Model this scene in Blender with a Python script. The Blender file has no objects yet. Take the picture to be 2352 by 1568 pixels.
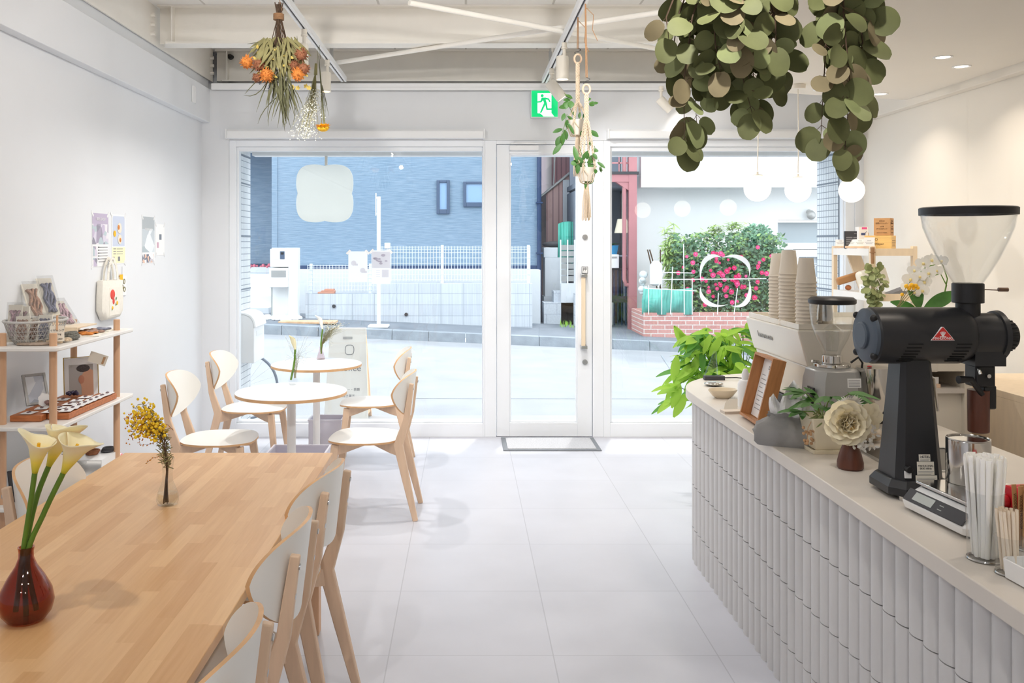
import bpy, bmesh, math, random
from mathutils import Vector as V, Matrix as Mx

S = bpy.context.scene
C = S.collection
PI = math.pi

# ---------------------------------------------------------------- camera
F, CX, CY, EYE = 2020.0, 1070.0, 560.0, 1.6      # focal length and vanishing point in pixels of the 2352x1568 frame
cam = bpy.data.cameras.new('camera')
cam.sensor_width = 36.0
cam.lens = F / 2352 * 36.0
cam.shift_x = (1176 - CX) / 2352
cam.shift_y = -(784 - CY) / 2352
cam.clip_start = 0.05
co = bpy.data.objects.new('camera', cam)
C.objects.link(co)
co.location = (0, 0, EYE)
co.rotation_euler = (PI / 2, 0, 0)
S.camera = co

# ---------------------------------------------------------------- view, world, sun, room light
S.view_settings.view_transform = 'Standard'
S.view_settings.look = 'None'
S.view_settings.gamma = 1.0
S.view_settings.use_curve_mapping = False
S.view_settings.exposure = 0.0
S.cycles.max_bounces = 10
S.cycles.diffuse_bounces = 6
S.cycles.glossy_bounces = 4
S.cycles.transmission_bounces = 8
S.cycles.transparent_max_bounces = 24
S.cycles.caustics_reflective = False
S.cycles.caustics_refractive = False
S.cycles.sample_clamp_indirect = 6.0

w = bpy.data.worlds.new('world')
S.world = w
w.use_nodes = True
bg = w.node_tree.nodes['Background']
bg.inputs[0].default_value = (0.90, 0.955, 1.0, 1)
bg.inputs[1].default_value = 3.5

sun = bpy.data.lights.new('sun', 'SUN')
sun.energy = 1.8
sun.angle = math.radians(3)
sun.color = (1.0, 0.96, 0.9)
so = bpy.data.objects.new('sun', sun)
C.objects.link(so)
so.rotation_euler = (math.radians(-27), math.radians(8), 0)     # high sun over the street

LAMP_COLOR = (1.0, 0.968, 0.93)
TRACK_WATTS, DOWN_WATTS = 12.5, 2.5

# ---------------------------------------------------------------- helpers
def at(px, py, Y):
    return V(((px - CX) * Y / F, Y, EYE - (py - CY) * Y / F))

def onz(px, py, z):
    Y = F * (EYE - z) / (py - CY)
    return V(((px - CX) * Y / F, Y, z))

def lin(c):
    c = c / 255.0
    return c / 12.92 if c <= 0.04045 else ((c + 0.055) / 1.055) ** 2.4

def rgb(r, g, b):
    return (lin(r), lin(g), lin(b), 1.0)

def T(x=0, y=0, z=0):
    return Mx.Translation((x, y, z))

def R(axis, deg):
    return Mx.Rotation(math.radians(deg), 4, axis)

def SC(x, y, z):
    return Mx.Diagonal((x, y, z, 1))

def frame_to(d, up=V((0, 0, 1))):
    z = V(d).normalized()
    x = up.cross(z)
    if x.length < 1e-4:
        x = V((1, 0, 0)).cross(z)
    x.normalize()
    y = z.cross(x)
    return x, y, z

class MB:
    """collects shapes; build() links them as ONE mesh object"""
    def __init__(s):
        s.v, s.f, s.m = [], [], []
        s.M = Mx.Identity(4)
        s.mi = 0
    def add(s, vs, fs):
        n = len(s.v)
        s.v += [s.M @ V(p) for p in vs]
        s.f += [tuple(i + n for i in f) for f in fs]
        s.m += [s.mi] * len(fs)
        return s
    def box(s, x0, x1, y0, y1, z0, z1):
        vs = [(x, y, z) for x in (x0, x1) for y in (y0, y1) for z in (z0, z1)]
        return s.add(vs, [(0, 1, 3, 2), (4, 6, 7, 5), (0, 4, 5, 1), (2, 3, 7, 6), (0, 2, 6, 4), (1, 5, 7, 3)])
    def cyl(s, p0, p1, r0, r1=None, n=16, caps=True):
        r1 = r0 if r1 is None else r1
        p0, p1 = V(p0), V(p1)
        x, y, z = frame_to(p1 - p0)
        vs = []
        for p, r in ((p0, r0), (p1, r1)):
            vs += [p + x * (r * math.cos(2 * PI * k / n)) + y * (r * math.sin(2 * PI * k / n)) for k in range(n)]
        fs = [(k, (k + 1) % n, n + (k + 1) % n, n + k) for k in range(n)]
        if caps:
            fs += [tuple(reversed(range(n))), tuple(range(n, 2 * n))]
        return s.add(vs, fs)
    def tube(s, pts, r, n=8, closed=False, caps=True):
        pts = [V(p) for p in pts]
        m = len(pts)
        rs = r if isinstance(r, (list, tuple)) else [r] * m
        up = V((0.13, 0.27, 0.95))
        vs = []
        prev = None
        for i, p in enumerate(pts):
            a = pts[(i - 1) % m] if closed or i > 0 else p
            b = pts[(i + 1) % m] if closed or i < m - 1 else p
            d = b - a
            if d.length < 1e-7:
                d = V((0, 0, 1))
            d.normalize()
            if prev is None:
                x, y, _ = frame_to(d, up)
            else:
                x = prev - d * prev.dot(d)
                if x.length < 1e-5:
                    x, y, _ = frame_to(d, up)
                x.normalize()
                y = d.cross(x)
            prev = x
            vs += [p + x * (rs[i] * math.cos(2 * PI * k / n)) + y * (rs[i] * math.sin(2 * PI * k / n)) for k in range(n)]
        fs = []
        for i in range(m if closed else m - 1):
            j = (i + 1) % m
            fs += [(i * n + k, i * n + (k + 1) % n, j * n + (k + 1) % n, j * n + k) for k in range(n)]
        if caps and not closed:
            fs += [tuple(reversed(range(n))), tuple(range((m - 1) * n, m * n))]
        return s.add(vs, fs)
    def lathe(s, prof, c=(0, 0, 0), n=32, sx=1.0, sy=1.0, close0=True, close1=True):
        c = V(c)
        vs = []
        for r, z in prof:
            vs += [c + V((sx * r * math.cos(2 * PI * k / n), sy * r * math.sin(2 * PI * k / n), z)) for k in range(n)]
        m = len(prof)
        fs = []
        for i in range(m - 1):
            fs += [(i * n + k, i * n + (k + 1) % n, (i + 1) * n + (k + 1) % n, (i + 1) * n + k) for k in range(n)]
        if close0:
            fs.append(tuple(reversed(range(n))))
        if close1:
            fs.append(tuple(range((m - 1) * n, m * n)))
        return s.add(vs, fs)
    def prism(s, poly, z0, z1):
        n = len(poly)
        vs = [(x, y, z0) for x, y in poly] + [(x, y, z1) for x, y in poly]
        fs = [(k, (k + 1) % n, n + (k + 1) % n, n + k) for k in range(n)]
        fs += [tuple(reversed(range(n))), tuple(range(n, 2 * n))]
        return s.add(vs, fs)
    def loft(s, rings, caps=True, closed=True):
        n = len(rings[0])
        vs = [p for r in rings for p in r]
        fs = []
        for i in range(len(rings) - 1):
            for k in range(n if closed else n - 1):
                fs.append((i * n + k, i * n + (k + 1) % n, (i + 1) * n + (k + 1) % n, (i + 1) * n + k))
        if caps:
            fs += [tuple(reversed(range(n))), tuple(range((len(rings) - 1) * n, len(rings) * n))]
        return s.add(vs, fs)
    def ball(s, c, r, seg=16, rings=10, sc=(1, 1, 1)):
        c = V(c)
        vs = [c + V((0, 0, -r * sc[2]))]
        for i in range(1, rings):
            a = PI * i / rings - PI / 2
            vs += [c + V((sc[0] * r * math.cos(a) * math.cos(2 * PI * k / seg), sc[1] * r * math.cos(a) * math.sin(2 * PI * k / seg), sc[2] * r * math.sin(a))) for k in range(seg)]
        vs.append(c + V((0, 0, r * sc[2])))
        fs = [(0, 1 + (k + 1) % seg, 1 + k) for k in range(seg)]
        for i in range(rings - 2):
            o = 1 + i * seg
            fs += [(o + k, o + (k + 1) % seg, o + seg + (k + 1) % seg, o + seg + k) for k in range(seg)]
        o = 1 + (rings - 2) * seg
        fs += [(o + k, o + (k + 1) % seg, len(vs) - 1) for k in range(seg)]
        return s.add(vs, fs)
    def ring(s, c, rad, r, n=32, m=8, ax='Z', sx=1, sy=1):
        pts = []
        for k in range(n):
            a = 2 * PI * k / n
            u, v = rad * sx * math.cos(a), rad * sy * math.sin(a)
            pts.append(V(c) + (V((u, v, 0)) if ax == 'Z' else V((u, 0, v)) if ax == 'Y' else V((0, u, v))))
        return s.tube(pts, r, m, closed=True)
    def leaf(s, base, d, nrm, L, W, kind='oval', curl=0.2, fold=0.15, n=5):
        d = V(d).normalized()
        side = d.cross(V(nrm))
        if side.length < 1e-4:
            side = d.cross(V((0.3, 0.9, 0.2)))
        side.normalize()
        nn = side.cross(d)
        base = V(base)
        vs = []
        for i in range(n + 1):
            t = i / n
            if kind == 'oval':
                w = math.sin(PI * (0.04 + 0.92 * t)) ** 0.85
            elif kind == 'round':
                w = math.sqrt(max(0.02, 1 - (2 * (0.03 + 0.94 * t) - 1) ** 2))
            elif kind == 'heart':
                w = max(0.03, math.sin(PI * t ** 0.6) ** 0.8)
            else:
                w = max(0.04, math.sin(PI * min(1, t * 0.9 + 0.1)) ** 0.6)
            w *= W / 2
            p = base + d * (L * t) - nn * (curl * L * t * t)
            vs += [p - side * w + nn * (fold * w), p, p + side * w + nn * (fold * w)]
        fs = []
        for i in range(n):
            a = i * 3
            fs += [(a, a + 1, a + 4, a + 3), (a + 1, a + 2, a + 5, a + 4)]
        return s.add(vs, fs)
    def build(s, name, mats, parent=None, smooth=True, bevel=0.0, ang=38, seg=2, fix=False):
        me = bpy.data.meshes.new(name)
        me.from_pydata([tuple(p) for p in s.v], [], s.f)
        if not isinstance(mats, (list, tuple)):
            mats = [mats]
        for m in mats:
            me.materials.append(m)
        if len(mats) > 1:
            me.polygons.foreach_set('material_index', s.m)
        if fix:
            b = bmesh.new()
            b.from_mesh(me)
            bmesh.ops.recalc_face_normals(b, faces=b.faces)
            b.to_mesh(me)
            b.free()
        me.update()
        if smooth:
            me.polygons.foreach_set('use_smooth', [True] * len(me.polygons))
            me.set_sharp_from_angle(angle=math.radians(ang))
        o = bpy.data.objects.new(name, me)
        C.objects.link(o)
        if parent:
            o.parent = parent
        if bevel:
            md = o.modifiers.new('bevel', 'BEVEL')
            md.width = bevel
            md.segments = seg
            md.limit_method = 'ANGLE'
            md.angle_limit = math.radians(50)
        return o

def tag(o, label=None, cat=None, group=None, kind=None):
    if label: o['label'] = label
    if cat: o['category'] = cat
    if group: o['group'] = group
    if kind: o['kind'] = kind
    return o

def thing(name, label, cat, loc=(0, 0, 0), rz=0.0, group=None, rot=None):
    o = bpy.data.objects.new(name, None)
    o.empty_display_size = 0.05
    C.objects.link(o)
    o.location = loc
    o.rotation_euler = rot if rot else (0, 0, math.radians(rz))
    return tag(o, label, cat, group)

def struct(o):
    o['kind'] = 'structure'
    return o

def copy_tree(o, parent=None):
    c = o.copy()
    C.objects.link(c)
    if parent:
        c.parent = parent
    for ch in list(o.children):
        copy_tree(ch, c)
    return c

def place(o, loc, rz=0.0, label=None, group=None):
    o.location = loc
    o.rotation_euler = (0, 0, math.radians(rz))
    if label: o['label'] = label
    if group: o['group'] = group
    return o

def text(name, body, size, mat, parent, M, ext=0.0004, align='CENTER', sx=1.0):
    """lettering lying in the local XY plane of M, facing its +Z"""
    cu = bpy.data.curves.new('lettering', 'FONT')
    cu.body = body
    cu.size = size
    cu.extrude = ext
    cu.align_x = align
    cu.align_y = 'CENTER'
    cu.resolution_u = 3
    o = bpy.data.objects.new('lettering', cu)
    C.objects.link(o)
    dg = bpy.context.evaluated_depsgraph_get()
    me = bpy.data.meshes.new_from_object(o.evaluated_get(dg))
    bpy.data.objects.remove(o)
    bpy.data.curves.remove(cu)
    me.transform(M @ SC(sx, 1, 1))
    me.materials.clear()
    me.materials.append(mat)
    t = bpy.data.objects.new(name, me)
    C.objects.link(t)
    if parent:
        t.parent = parent
    return t

# text planes: facing the camera side (-Y), facing -X, facing +X
FACE_FRONT = R('X', 90)
FACE_WEST = R('Z', -90) @ R('X', 90)
FACE_EAST = R('Z', 90) @ R('X', 90)

rnd = random.Random(7)
def U(a, b):
    return rnd.uniform(a, b)

# ---------------------------------------------------------------- materials
def nodes_of(name):
    m = bpy.data.materials.new(name)
    m.use_nodes = True
    nt = m.node_tree
    return m, nt, nt.nodes['Principled BSDF']

def mat(name, col, rough=0.5, metal=0.0, spec=0.5, trans=0.0, ior=1.45, emit=None, es=0.0, vary=0.0, vscale=8.0, bump=0.0, bscale=60.0, stretch=(1, 1, 1), sheen=0.0, sub=0.0, coat=0.0):
    m, nt, b = nodes_of(name)
    col = rgb(*col)
    b.inputs['Base Color'].default_value = col
    b.inputs['Roughness'].default_value = rough
    b.inputs['Metallic'].default_value = metal
    b.inputs['Specular IOR Level'].default_value = spec
    b.inputs['Transmission Weight'].default_value = trans
    b.inputs['IOR'].default_value = ior
    b.inputs['Coat Weight'].default_value = coat
    if sub:
        b.inputs['Subsurface Weight'].default_value = sub
        b.inputs['Subsurface Radius'].default_value = (0.01, 0.01, 0.005)
    if emit:
        b.inputs['Emission Color'].default_value = rgb(*emit)
        b.inputs['Emission Strength'].default_value = es
    if vary or bump:
        tc = nt.nodes.new('ShaderNodeTexCoord')
        mp = nt.nodes.new('ShaderNodeMapping')
        mp.inputs['Scale'].default_value = stretch
        nt.links.new(tc.outputs['Object'], mp.inputs['Vector'])
        if vary:
            nz = nt.nodes.new('ShaderNodeTexNoise')
            nz.inputs['Scale'].default_value = vscale
            nz.inputs['Detail'].default_value = 5
            nt.links.new(mp.outputs[0], nz.inputs['Vector'])
            hs = nt.nodes.new('ShaderNodeMix')
            hs.data_type = 'RGBA'
            hs.inputs[6].default_value = tuple(c * (1 - vary) for c in col[:3]) + (1,)
            hs.inputs[7].default_value = tuple(min(1, c * (1 + vary)) for c in col[:3]) + (1,)
            mr = nt.nodes.new('ShaderNodeMapRange')
            mr.inputs[1].default_value = 0.3
            mr.inputs[2].default_value = 0.7
            nt.links.new(nz.outputs[0], mr.inputs[0])
            nt.links.new(mr.outputs[0], hs.inputs[0])
            nt.links.new(hs.outputs[2], b.inputs['Base Color'])
        if bump:
            n2 = nt.nodes.new('ShaderNodeTexNoise')
            n2.inputs['Scale'].default_value = bscale
            n2.inputs['Detail'].default_value = 4
            nt.links.new(mp.outputs[0], n2.inputs['Vector'])
            bp = nt.nodes.new('ShaderNodeBump')
            bp.inputs['Strength'].default_value = bump
            bp.inputs['Distance'].default_value = 0.01
            nt.links.new(n2.outputs[0], bp.inputs['Height'])
            nt.links.new(bp.outputs[0], b.inputs['Normal'])
    return m

def brick_mat(name, c1, c2, cm, bw, bh, mortar, axes='XZ', offset=0.5, rough=0.5, off=(0, 0), bump=0.3, grain=0.0, gstretch=(1, 1), gscale=30.0, squash=1.0, sfreq=2, spec=0.5, bias=0.0):
    m, nt, b = nodes_of(name)
    tc = nt.nodes.new('ShaderNodeTexCoord')
    sp = nt.nodes.new('ShaderNodeSeparateXYZ')
    cb = nt.nodes.new('ShaderNodeCombineXYZ')
    nt.links.new(tc.outputs['Object'], sp.inputs[0])
    for i in (0, 1):
        ad = nt.nodes.new('ShaderNodeMath')
        ad.operation = 'ADD'
        ad.inputs[1].default_value = off[i]
        nt.links.new(sp.outputs['XYZ'.index(axes[i])], ad.inputs[0])
        nt.links.new(ad.outputs[0], cb.inputs[i])
    br = nt.nodes.new('ShaderNodeTexBrick')
    br.offset = offset
    br.squash = squash
    br.squash_frequency = sfreq
    br.inputs['Color1'].default_value = rgb(*c1)
    br.inputs['Color2'].default_value = rgb(*c2)
    br.inputs['Mortar'].default_value = rgb(*cm)
    br.inputs['Scale'].default_value = 1.0
    br.inputs['Mortar Size'].default_value = mortar
    br.inputs['Mortar Smooth'].default_value = 0.1
    br.inputs['Bias'].default_value = bias
    br.inputs['Brick Width'].default_value = bw
    br.inputs['Row Height'].default_value = bh
    nt.links.new(cb.outputs[0], br.inputs['Vector'])
    out = br.outputs['Color']
    if grain:
        mp = nt.nodes.new('ShaderNodeMapping')
        mp.inputs['Scale'].default_value = (gstretch[0], gstretch[1], 1)
        nt.links.new(cb.outputs[0], mp.inputs['Vector'])
        nz = nt.nodes.new('ShaderNodeTexNoise')
        nz.inputs['Scale'].default_value = gscale
        nz.inputs['Detail'].default_value = 6
        nt.links.new(mp.outputs[0], nz.inputs['Vector'])
        mr = nt.nodes.new('ShaderNodeMapRange')
        mr.inputs[1].default_value = 0.3
        mr.inputs[2].default_value = 0.7
        mr.inputs[3].default_value = 1 - grain
        mr.inputs[4].default_value = 1 + grain
        nt.links.new(nz.outputs[0], mr.inputs[0])
        mx = nt.nodes.new('ShaderNodeVectorMath')
        mx.operation = 'SCALE'
        nt.links.new(out, mx.inputs[0])
        nt.links.new(mr.outputs[0], mx.inputs[3])
        out = mx.outputs[0]
    nt.links.new(out, b.inputs['Base Color'])
    b.inputs['Roughness'].default_value = rough
    b.inputs['Specular IOR Level'].default_value = spec
    if bump:
        bp = nt.nodes.new('ShaderNodeBump')
        bp.invert = True
        bp.inputs['Strength'].default_value = bump
        bp.inputs['Distance'].default_value = 0.005
        nt.links.new(br.outputs['Fac'], bp.inputs['Height'])
        nt.links.new(bp.outputs[0], b.inputs['Normal'])
    return m

def thin_glass(name, tint=(1, 1, 1), gloss=1.0):
    m = bpy.data.materials.new(name)
    m.use_nodes = True
    nt = m.node_tree
    nt.nodes.clear()
    out = nt.nodes.new('ShaderNodeOutputMaterial')
    mix = nt.nodes.new('ShaderNodeMixShader')
    tr = nt.nodes.new('ShaderNodeBsdfTransparent')
    tr.inputs[0].default_value = (*tint, 1)
    gl = nt.nodes.new('ShaderNodeBsdfGlossy')
    gl.inputs['Roughness'].default_value = 0.0
    fr = nt.nodes.new('ShaderNodeLayerWeight')      # facing falls off the same on both sides of a thin sheet
    fr.inputs[0].default_value = 0.5
    pw = nt.nodes.new('ShaderNodeMath')
    pw.operation = 'POWER'
    pw.inputs[1].default_value = 4.0
    nt.links.new(fr.outputs['Facing'], pw.inputs[0])
    mu = nt.nodes.new('ShaderNodeMath')
    mu.operation = 'MULTIPLY_ADD'
    mu.inputs[1].default_value = 0.6 * gloss
    mu.inputs[2].default_value = 0.045 * gloss
    nt.links.new(pw.outputs[0], mu.inputs[0])
    nt.links.new(mu.outputs[0], mix.inputs[0])
    nt.links.new(tr.outputs[0], mix.inputs[1])
    nt.links.new(gl.outputs[0], mix.inputs[2])
    nt.links.new(mix.outputs[0], out.inputs[0])
    return m

M = {}
M['wall'] = mat('wall_paint', (227, 229, 232), 0.85, vary=0.012, vscale=2, bump=0.02, bscale=180)
M['wall_warm'] = mat('wall_paint_warm', (231, 225, 215), 0.85, vary=0.012, vscale=2)
M['ceil'] = mat('ceiling_paint', (242, 241, 238), 0.85, vary=0.01, vscale=3)
M['steel_white'] = mat('painted_steel', (240, 236, 228), 0.55, vary=0.02, vscale=6)
M['white'] = mat('white_paint', (236, 237, 238), 0.45)
M['white_gloss'] = mat('white_gloss', (240, 240, 240), 0.25)
M['frame_white'] = mat('window_frame_white', (236, 239, 243), 0.4)
M['glass'] = thin_glass('window_glass', (0.97, 0.985, 0.99), 1.0)
M['cup_glass'] = thin_glass('drinking_glass', (0.965, 0.97, 0.97), 0.9)
def opal(name, col, trans):
    """paper, vinyl or acrylic that lets light through"""
    m, nt, b = nodes_of(name)
    b.inputs['Base Color'].default_value = rgb(*col)
    b.inputs['Roughness'].default_value = 0.6
    tl = nt.nodes.new('ShaderNodeBsdfTranslucent')
    tl.inputs[0].default_value = rgb(*col)
    mx = nt.nodes.new('ShaderNodeMixShader')
    mx.inputs[0].default_value = trans
    nt.links.new(b.outputs[0], mx.inputs[1])
    nt.links.new(tl.outputs[0], mx.inputs[2])
    nt.links.new(mx.outputs[0], nt.nodes['Material Output'].inputs[0])
    return m
M['opal_sheet'] = opal('translucent_paper', (248, 248, 248), 0.7)
M['opal_sign'] = opal('opal_acrylic', (247, 248, 245), 0.5)
M['floor'] = brick_mat('floor_tile', (200, 201, 209), (196, 197, 205), (178, 179, 187), 0.64, 0.635, 0.0025, 'XY', 0.0, 0.42, off=(0.30, 0.39), bump=0.06, grain=0.035, gscale=3.0, spec=0.45)
def stave_mat(name, c1, c2, w, h):
    """edge-glued staves along Y, every row with its own butt joints"""
    m, nt, b = nodes_of(name)
    L = nt.links.new
    def math_(op, a, c=None):
        n = nt.nodes.new('ShaderNodeMath'); n.operation = op
        for i, v in enumerate((a, c)):
            if v is None: continue
            if isinstance(v, (int, float)): n.inputs[i].default_value = v
            else: L(v, n.inputs[i])
        return n.outputs[0]
    tc = nt.nodes.new('ShaderNodeTexCoord'); sp = nt.nodes.new('ShaderNodeSeparateXYZ')
    L(tc.outputs['Object'], sp.inputs[0])
    row = math_('FLOOR', math_('DIVIDE', sp.outputs[0], h))
    wn = nt.nodes.new('ShaderNodeTexWhiteNoise'); wn.noise_dimensions = '1D'; L(row, wn.inputs['W'])
    cell = math_('FLOOR', math_('ADD', math_('DIVIDE', sp.outputs[1], w), math_('MULTIPLY', wn.outputs[0], 7.0)))
    cb = nt.nodes.new('ShaderNodeCombineXYZ'); L(row, cb.inputs[0]); L(cell, cb.inputs[1])
    w2 = nt.nodes.new('ShaderNodeTexWhiteNoise'); w2.noise_dimensions = '2D'; L(cb.outputs[0], w2.inputs['Vector'])
    mx = nt.nodes.new('ShaderNodeMix'); mx.data_type = 'RGBA'
    mx.inputs[6].default_value, mx.inputs[7].default_value = rgb(*c1), rgb(*c2)
    mp = nt.nodes.new('ShaderNodeMapping'); mp.inputs['Scale'].default_value = (60, 3.5, 3)
    ad = nt.nodes.new('ShaderNodeVectorMath'); ad.operation = 'ADD'
    sc = nt.nodes.new('ShaderNodeVectorMath'); sc.operation = 'SCALE'; sc.inputs[3].default_value = 5.0
    L(w2.outputs['Color'], sc.inputs[0]); L(tc.outputs['Object'], ad.inputs[0]); L(sc.outputs[0], ad.inputs[1])
    L(ad.outputs[0], mp.inputs['Vector'])
    nz = nt.nodes.new('ShaderNodeTexNoise'); nz.inputs['Scale'].default_value = 1.6; nz.inputs['Detail'].default_value = 6
    L(mp.outputs[0], nz.inputs['Vector'])
    f = math_('ADD', math_('MULTIPLY', w2.outputs['Value'], 0.75), math_('MULTIPLY', math_('SUBTRACT', nz.outputs[0], 0.35), 0.8))
    f.node.use_clamp = True
    L(f, mx.inputs[0]); L(mx.outputs[2], b.inputs['Base Color'])
    b.inputs['Roughness'].default_value = 0.36
    return m
M['block'] = stave_mat('butcher_block', (233, 190, 138), (207, 156, 102), 0.36, 0.045)
M['birch'] = mat('birch_wood', (222, 192, 164), 0.5, vary=0.07, vscale=6, stretch=(6, 6, 0.8))
M['birch_edge'] = mat('plywood_edge', (216, 172, 126), 0.5, vary=0.1, vscale=20)
M['beech'] = mat('beech_post', (208, 166, 132), 0.5, vary=0.08, vscale=8, stretch=(5, 5, 0.7))
M['pale_wood'] = mat('pale_pine', (232, 212, 184), 0.5, vary=0.05, vscale=7, stretch=(4, 4, 1))
M['warm_wood'] = mat('acacia_board', (184, 112, 66), 0.5, vary=0.22, vscale=9, stretch=(2, 9, 9))
M['oak'] = mat('oak_frame', (182, 126, 78), 0.45, vary=0.14, vscale=14, stretch=(6, 6, 0.8))
M['walnut'] = mat('walnut', (92, 52, 38), 0.4, vary=0.15, vscale=20, stretch=(4, 4, 0.6))
M['shelf_white'] = mat('shelf_white', (234, 231, 226), 0.4)
M['chair_white'] = mat('chair_white', (236, 235, 230), 0.38)
M['table_white'] = mat('table_white', (238, 238, 238), 0.3)
M['black'] = mat('black_plastic', (26, 26, 28), 0.4)
M['dark_metal'] = mat('dark_hopper_metal', (38, 39, 42), 0.38, spec=0.5)
M['dark_face'] = mat('slate_end_cap', (72, 82, 94), 0.5)
M['charcoal'] = mat('charcoal_box', (62, 62, 66), 0.6)
M['chrome'] = mat('polished_steel', (206, 204, 200), 0.12, 1.0)
M['steel'] = mat('brushed_steel', (190, 190, 190), 0.3, 1.0)
M['silver'] = mat('silver_grey_paint', (172, 172, 170), 0.35, 0.3)
M['brass'] = mat('brass_wire', (190, 160, 96), 0.3, 1.0)
M['lamp'] = mat('opal_lamp_glass', (255, 246, 230), 0.4, emit=(255, 240, 215), es=2.2)
M['lamp_disc'] = mat('lit_lamp_face', (255, 240, 220), 0.5, emit=(255, 232, 200), es=5.0)
M['paper'] = mat('white_paper', (240, 240, 240), 0.7)
M['paper_cream'] = mat('cream_card', (238, 232, 218), 0.7)
M['ink'] = mat('printed_ink', (52, 50, 50), 0.7)
M['ink_grey'] = mat('grey_ink', (130, 130, 134), 0.7)
M['ink_brown'] = mat('brown_ink', (92, 64, 40), 0.7)
M['kraft'] = mat('kraft_card', (194, 148, 100), 0.75, vary=0.04, vscale=30)
M['pine_box'] = mat('pine_box', (230, 190, 118), 0.5, vary=0.12, vscale=7, stretch=(1, 1, 14))
M['red'] = mat('red_plastic', (196, 30, 44), 0.3)
M['logo_red'] = mat('logo_red', (200, 46, 44), 0.4)
M['fabric'] = mat('cream_canvas', (236, 231, 220), 0.9, vary=0.03, vscale=60, bump=0.1, bscale=400)
M['grey_fabric'] = mat('grey_washed_paper', (152, 151, 150), 0.85, vary=0.06, vscale=14, bump=0.25, bscale=25)
M['cotton'] = mat('cotton_rope', (226, 208, 184), 0.9, vary=0.06, vscale=90)
M['jute'] = mat('jute_cord', (160, 122, 88), 0.9)
M['leaf_euc'] = mat('eucalyptus_leaf', (108, 112, 72), 0.6, vary=0.2, vscale=9, spec=0.3)
M['leaf_euc_brown'] = mat('dried_eucalyptus_leaf', (136, 124, 94), 0.65, vary=0.16, vscale=12, spec=0.3)
M['leaf_euc_pale'] = mat('pale_eucalyptus_leaf', (142, 150, 102), 0.6, vary=0.12, vscale=14, spec=0.3)
M['stem_brown'] = mat('brown_stem', (84, 64, 48), 0.7)
M['stem_green'] = mat('green_stem', (96, 132, 44), 0.5, vary=0.15, vscale=20)
M['leaf_green'] = mat('green_leaf', (70, 118, 52), 0.45, vary=0.25, vscale=12)
M['leaf_dark'] = mat('dark_green_leaf', (52, 92, 40), 0.4, vary=0.25, vscale=12)
M['leaf_lime'] = mat('lime_leaf', (150, 200, 66), 0.45, vary=0.28, vscale=10)
M['dry_leaf'] = mat('dried_grass_leaf', (98, 98, 68), 0.7, vary=0.2, vscale=14)
M['dry_olive'] = mat('dried_olive_leaf', (134, 128, 84), 0.7, vary=0.2, vscale=14)
M['orange_fl'] = mat('orange_dried_flower', (206, 128, 58), 0.8, vary=0.25, vscale=60)
M['rust_fl'] = mat('rust_dried_flower', (146, 94, 66), 0.8, vary=0.2, vscale=60)
M['yellow_fl'] = mat('yellow_flower', (240, 184, 44), 0.75, vary=0.15, vscale=60)
M['mimosa'] = mat('mimosa_yellow', (252, 206, 52), 0.8, vary=0.2, vscale=80)
M['baby'] = mat('gypsophila_white', (222, 222, 208), 0.8)
M['petal_white'] = mat('white_petal', (244, 243, 238), 0.55, sub=0.1)
M['petal_cream'] = mat('cream_petal', (250, 240, 212), 0.55, vary=0.04, vscale=30, sub=0.1)
M['pot_white'] = mat('white_pot', (232, 226, 214), 0.5)
M['pot_cream'] = mat('cream_pot', (236, 226, 202), 0.45)
M['counter_top'] = mat('worktop', (214, 207, 198), 0.4, vary=0.03, vscale=4)
M['flute'] = mat('fluted_tile', (206, 205, 205), 0.4)
M['grout'] = mat('shaded_grey_grout', (70, 69, 68), 0.8)  # grout tone, also darkened for the shade inside the tile joints
M['cup'] = mat('paper_cup', (226, 216, 200), 0.7)
M['machine'] = mat('machine_enamel', (226, 219, 205), 0.22, coat=0.3)
M['mesh_grey'] = mat('grey_wire', (178, 176, 172), 0.5)
M['screen'] = mat('lcd_screen', (176, 182, 180), 0.2)
M['mat_grey'] = mat('doormat_pile', (190, 190, 194), 0.95, vary=0.12, vscale=90, bump=0.4, bscale=200)
M['mat_edge'] = mat('doormat_rubber', (122, 126, 132), 0.7)
M['gold_sand'] = mat('copper_sprig', (196, 156, 116), 0.5)
M['leaf_lime_t'] = opal('sunlit_lime_leaf', (172, 214, 84), 0.5)
M['leaf_green_t'] = opal('mid_green_leaf', (90, 150, 60), 0.3)
# ================================================================ ROOM SHELL
XL, XR, YF, YB = -2.18, 3.29, 7.27, -3.0        # side walls, facade, rear wall
HD = 2.456                                       # head of the shopfront

def sbox(name, b, m, parent=None, bevel=0.0):
    q = MB()
    q.box(*b)
    o = q.build(name, m, parent, smooth=False, bevel=bevel)
    return struct(o) if parent is None else o

sbox('floor', (XL - 0.1, XR + 0.1, YB - 0.1, 7.45, -0.12, 0.0), M['floor'])
sbox('ceiling', (XL - 0.2, XR + 0.1, YB - 0.1, 7.75, 3.25, 3.35), brick_mat('deck_panels', (243, 242, 240), (241, 240, 238), (206, 204, 200), 8.0, 0.6, 0.008, 'YX', 0.0, 0.8, bump=0.1))
sbox('wall_left', (XL - 0.1, XL, YB, 7.45, 0.0, 3.25), M['wall'])
sbox('wall_right', (XR, XR + 0.1, YB, 7.45, 0.0, 3.25), M['wall_warm'])
sbox('wall_rear', (XL - 0.1, XR + 0.1, YB - 0.1, YB, 0.0, 3.25), M['wall'])
q = MB()
q.box(XL, -1.96, YF, 7.45, 0, 2.84)
q.box(3.22, XR, YF, 7.45, 0, 2.84)
q.box(-1.96, 3.22, YF, 7.45, HD, 2.84)
q.box(XL - 0.1, XR + 0.1, 7.62, 7.75, 2.84, 3.25)
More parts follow.
